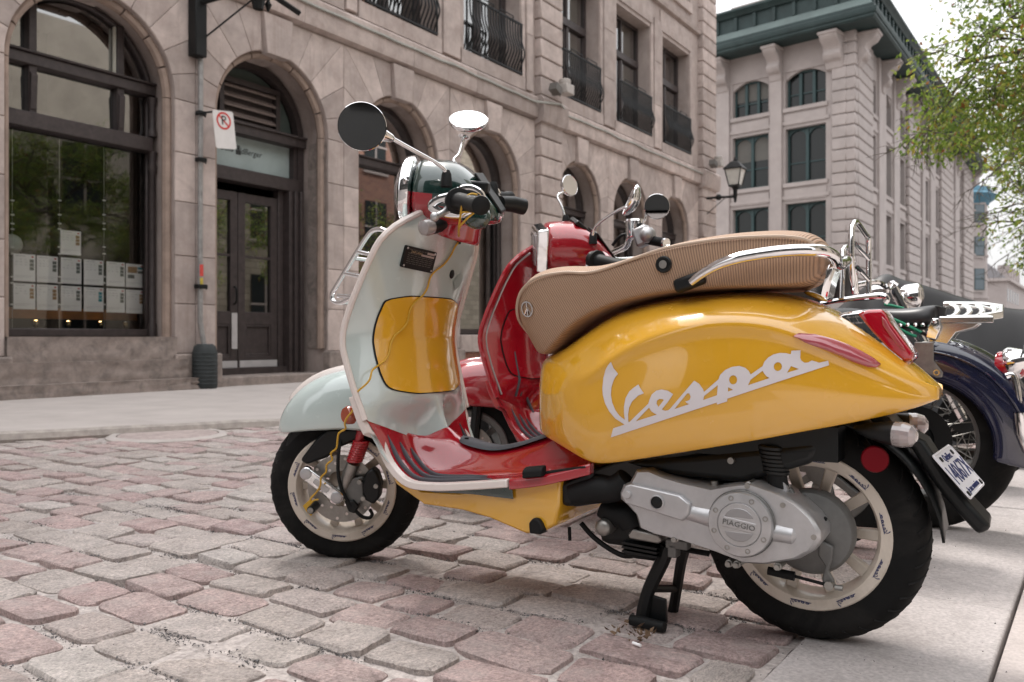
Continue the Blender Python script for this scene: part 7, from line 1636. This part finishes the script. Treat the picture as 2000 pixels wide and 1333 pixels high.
g = G(); g.tube([P2(1832, 618, .06), P2(1836, 600, .06)], .022, n=12); g.out('bag_pivot', M_leath, nav)
# tail lamp and guard tubes at the back
q = P2(1975, 715, .06); g = G(); g.lathe([(.0, .05), (.03, .045), (.045, .02), (.05, -.02), (.05, -.03), (0, -.03)], q, (-.9, .35, .1), 20); g.out('tail_lamp', M_redl, nav); g = G(); g.lathe([(.052, .0), (.054, .012), (.03, .055), (.034, .06)], q + V((0, 0, .006)), (-.9, .35, .35), 20); g.prism([q + V((-.03, -.05, .03)), q + V((-.03, .05, .03)), q + V((-.05, .03, .10)), q + V((-.05, -.03, .10))], (.006, 0, 0)); g.out('lamp_visor', M_chr, nav)
for s_ in (.10, .02):
    g = G(); g.tube([P2(a, b, s_) for a, b in ((1965, 735), (1978, 733), (1985, 755), (1990, 785), (1999, 810), (2006, 840))], .012, n=10, k=4); g.out('guard_tube', M_chr, nav)
g = G(); g.tube([P2(1992, 806, .14), P2(1996, 845, .14), P2(2010, 880, .12)], .02, n=12); g.out('exhaust_tip', M_chr, nav)
# frame, engine, tank, bars
g = G(); g.tube([(.15, .10, .45), (.5, .12, .30), (.95, .12, .28), (1.15, .05, .75)], .02, n=8, k=3); g.tube([(.15, -.10, .45), (.5, -.12, .30), (.95, -.12, .28), (1.15, -.05, .75)], .02, n=8, k=3); g.out('frame_tube', M_plas, nav)
g = G(); g.bx(.45, .95, -.13, .13, .25, .55); g.out('engine', M_steel, nav, bev=.04); g = G(); g.loft([[V((x, y * w_, z + h)) for y, h in ((-1, -.06), (-1, .03), (-.5, .08), (0, .09), (.5, .08), (1, .03), (1, -.06))] for x, w_, z in ((.55, .06, .70), (.65, .11, .72), (.85, .13, .75), (1.05, .10, .78), (1.12, .05, .79))]); g.out('fuel_tank', M_navy, nav, smooth=180, sub=2)
for s_ in (1, -1):
    g = G(); g.tube([(1.18, s_ * .08, .95), (1.35, s_ * .08, .6), (1.52, s_ * .08, .30)], .022, n=10); g.out('fork_leg', M_chr, nav)
g = G(); g.lathe([(0, .10), (.06, .09), (.085, .03), (.08, -.05), (0, -.09)], (1.30, 0, .84), (1, 0, -.1), 24); g.out('headlamp', M_chr, nav)
B_ = lambda a, b, y: S2.p(a, b, y)
bar_ = [B_(1262, 455, .36) , B_(1232, 463, .30), B_(1222, 482, .24), V((1.10, .12, .98)), V((1.12, 0, .97)), V((1.10, -.12, .98))]
g = G(); g.tube(bar_ + [V((bar_[2 - i].x, -bar_[2 - i].y, bar_[2 - i].z)) for i in range(3)], .0125, n=10, k=4); g.out('handlebar', M_chr, nav)
d_ = B_(1298, 475, .40); c_ = B_(1262, 468, .36); g = G(); g.tube([c_, d_], [.017, .017], n=12); g.out('grip', M_rubber, nav); g = G(); g.tube([d_, d_ + (d_ - c_).normalized() * .01], .018, n=12); g.out('grip_end', M_chr, nav)
m_ = B_(1256, 462, .35); g = G(); g.box(m_, (.06, .05, .07), Matrix.Rotation(R(20), 3, 'Y')); g.ball(m_ + V((-.03, .03, .0)), .03, 12); g.out('switch_housing', M_alu, nav, bev=.01)
m_ = B_(1240, 452, .30); g = G(); g.tube([m_ + V((0, 0, -.02)), m_ + V((0, 0, .035))], [.034, .036], n=16); g.tube([m_ + V((0, 0, .035)), m_ + V((0, 0, .042))], [.04, .038], n=16); g.out('fluid_reservoir', M_chr, nav)
g = G(); g.tube([B_(a, b, .3) for a, b in ((1228, 458), (1215, 460), (1205, 468), (1196, 480))], .006, n=6, k=3); g.out('brake_hose', M_rubber, nav)
mirror(nav, B_(1252, 448, .33), [B_(a, b, .34) for a, b in ((1252, 448), (1260, 430), (1263, 415), (1270, 418))], B_(1283, 404, .36), (-.35, .75, -.1), .045, cone=False)
# green bungee cord across the saddle
t = thing('bungee_cord', 'green elastic bungee cord stretched across the black cruiser saddle', 'cord', S2M)
g = G(); M_gc = mat('green_cord', (.01, .25, .13), .5)
g.tube([P2(a, b, .12) for a, b in ((1800, 650), (1780, 640), (1750, 626), (1730, 618), (1715, 612))], .005, n=8, k=3); g.out('cord', M_gc, t); g = G(); g.tube([P2(a, b, .12) for a, b in ((1790, 658), (1770, 650), (1748, 636), (1736, 624))], .005, n=8, k=3); g.out('cord', M_gc, t); g = G(); g.tube([P2(a, b, -.10) for a, b in ((1727, 595), (1745, 598), (1765, 603))], .005, n=8, k=3); g.out('cord', M_gc, t)
g = G(); g.tube([P2(a, b, .125) for a, b in ((1800, 650), (1815, 658), (1826, 664))], .006, n=6); g.out('hook', M_plas, t)
# ------------------------------------------------------------------ bike with its bars towards the kerb
S4M = mk((1.15, 4.3), (.8635, -.5045)); S4 = Fr(S4M)
mb = thing('motorcycle', 'motorcycle with chrome headlamp facing the kerb, half hidden behind the navy cruiser', 'motorcycle', S4M, GRP)
q = S4.p(1782, 580, .0); fx = q.x
g = G(); g.lathe([(0, .045), (.045, .042), (.058, .03), (.062, .02), (.055, -.03), (.02, -.08), (0, -.085)], q, (1, .1, 0), 24); g.out('headlamp', M_chr, mb); g = G(); g.lathe([(.052, .036), (.03, .046), (0, .05)], q, (1, .1, 0), 20); g.out('headlamp_lens', M_clr, mb)
h_ = S4.p(1740, 566, .0); g = G(); g.tube([(h_.x - .12, .34, h_.z + .0), (h_.x - .03, .26, h_.z + .02), (h_.x, .1, h_.z + .0), (h_.x, -.1, h_.z), (h_.x - .03, -.26, h_.z + .02), (h_.x - .12, -.34, h_.z)], .012, n=8, k=3); g.out('handlebar', M_chr, mb)
g = G(); g.tube([S4.p(a, b, -.1) for a, b in ((1733, 572), (1738, 556), (1743, 552), (1752, 558))], .01, n=8, k=2); g.tube([S4.p(a, b, -.1) for a, b in ((1700, 568), (1720, 564), (1732, 566))], .02, n=8); g.out('brake_lever', M_chr, mb)
for s_ in (1, -1):
    g = G(); g.tube([(h_.x + .02, s_ * .08, h_.z), (h_.x + .30, s_ * .08, .29)], .02, n=8); g.out('fork_leg', M_chr, mb)
spoked(mb, (h_.x + .30, 0, .29), .29, .09, .2, 'front_wheel'); spoked(mb, (h_.x - 1.0, 0, .29), .29, .1, .2, 'rear_wheel')
g = G(); g.loft([[V((x, y * w_, z + h)) for y, h in ((-1, -.06), (-1, .03), (-.5, .07), (0, .08), (.5, .07), (1, .03), (1, -.06))] for x, w_, z in ((h_.x - .06, .05, .70), (h_.x - .2, .12, .72), (h_.x - .45, .11, .70), (h_.x - .52, .05, .68))]); g.out('fuel_tank', M_plas, mb, smooth=180, sub=2)
g = G(); g.loft([[V((x, y * w_, z + h)) for y, h in ((-1, -.04), (-1, .02), (0, .05), (1, .02), (1, -.04))] for x, w_, z in ((h_.x - .5, .08, .68), (h_.x - .8, .13, .68), (h_.x - 1.05, .10, .72))]); g.out('saddle', M_leath, mb, smooth=180, sub=1)
g = G(); g.bx(h_.x - .7, h_.x - .2, -.12, .12, .22, .58); g.out('engine', M_steel, mb, bev=.03)
# ------------------------------------------------------------------ motorcycle under a black cover
S3M = mk((3.1, 4.35), (-.8635, .5045)); S3 = Fr(S3M)
cv = thing('covered_motorcycle', 'motorcycle hidden under a loose black cover behind the navy cruiser', 'covered motorcycle', S3M, GRP)
pk = S3.p(1735, 532, 0)
top = [(-.45, .55), (-.25, S3.p(2060, 612, 0).z), (S3.p(1990, 600, 0).x, S3.p(1990, 604, 0).z), (S3.p(1930, 590, 0).x, S3.p(1930, 594, 0).z), (S3.p(1860, 575, 0).x, S3.p(1860, 576, 0).z), (S3.p(1800, 556, 0).x, S3.p(1800, 556, 0).z), (pk.x - .06, pk.z - .04), (pk.x, pk.z), (pk.x + .05, pk.z - .02), (pk.x + .3, pk.z - .22), (pk.x + .55, .45)]
g = G(); rr = []; n = 40
for i in range(61):
    x = top[0][0] + (top[-1][0] - top[0][0]) * i / 60; zt = ip(x, top); ring = []
    e = 1 - max(0, (abs(i - 30) - 24) / 6.) * .6
    for j in range(n + 1):
        u = j / n * 2 - 1; a = abs(u); sg = 1 if u >= 0 else -1
        wide = .42 * e * (1 + .35 * math.exp(-((x - pk.x) / .15) ** 2)); y = sg * wide * (a ** 1.1); z = zt - (zt - .12) * (sstep(.12, 1.0, a) * .75 + .25 * a ** 1.5)
        f_ = .05 * a * noise.noise(V((x * 3.2 + u * .8, u * 1.4, 2))) + .018 * a * noise.noise(V((x * 8, u * 3., 7)))
        ring.append(V((x + .02 * noise.noise(V((x * 3, u * 2, 9))), y + sg * f_, max(.02, z + f_ * .8))))
    rr.append(ring)
g.loft(rr, ring=False); g.out('cover', mat('black_cover', (.011, .011, .013), .5, bump=.0008, bs=60), cv, smooth=180, sub=1, fix=False)
for x in (0.0, 1.4):
    g = G(); g.lathe([(.30, -.05), (.31, 0), (.30, .05), (.2, .04), (.2, -.04)], (x, 0, .305), (0, 1, 0), 32, closed=True); g.out('tyre', M_tyre, cv)
# ------------------------------------------------------------------ litter by the stand
lt = thing('dry_leaves', 'small heap of dry leaf scraps and a cigarette end by the scooter stand foot', 'litter', S0M)
g = G(); rs = random.Random(3); M_dl = mat('dry_leaf', (.16, .10, .06), .8, var=.5, vs=40)
for k in range(34):
    p = V((.335 + rs.gauss(0, .028), .20 + rs.gauss(0, .03), .008 + rs.uniform(0, .012))); u_ = V((rs.uniform(-1, 1), rs.uniform(-1, 1), rs.uniform(-.3, .5))).normalized(); w_ = u_.orthogonal().normalized(); s_ = rs.uniform(.008, .02)
    g.add([p, p + u_ * s_ * .5 + w_ * s_ * .3, p + u_ * s_ + V((0, 0, .004)), p + u_ * s_ * .5 - w_ * s_ * .3], [(0, 1, 2), (0, 2, 3)])
g.out('leaf_scraps', M_dl, lt, smooth=0, fix=False)['kind'] = 'stuff'
g = G(); g.tube([(.325, .255, .012), (.305, .262, .012)], .0035, n=8); g.out('cigarette_end', M_paper, lt)
bpy.context.view_layer.update()
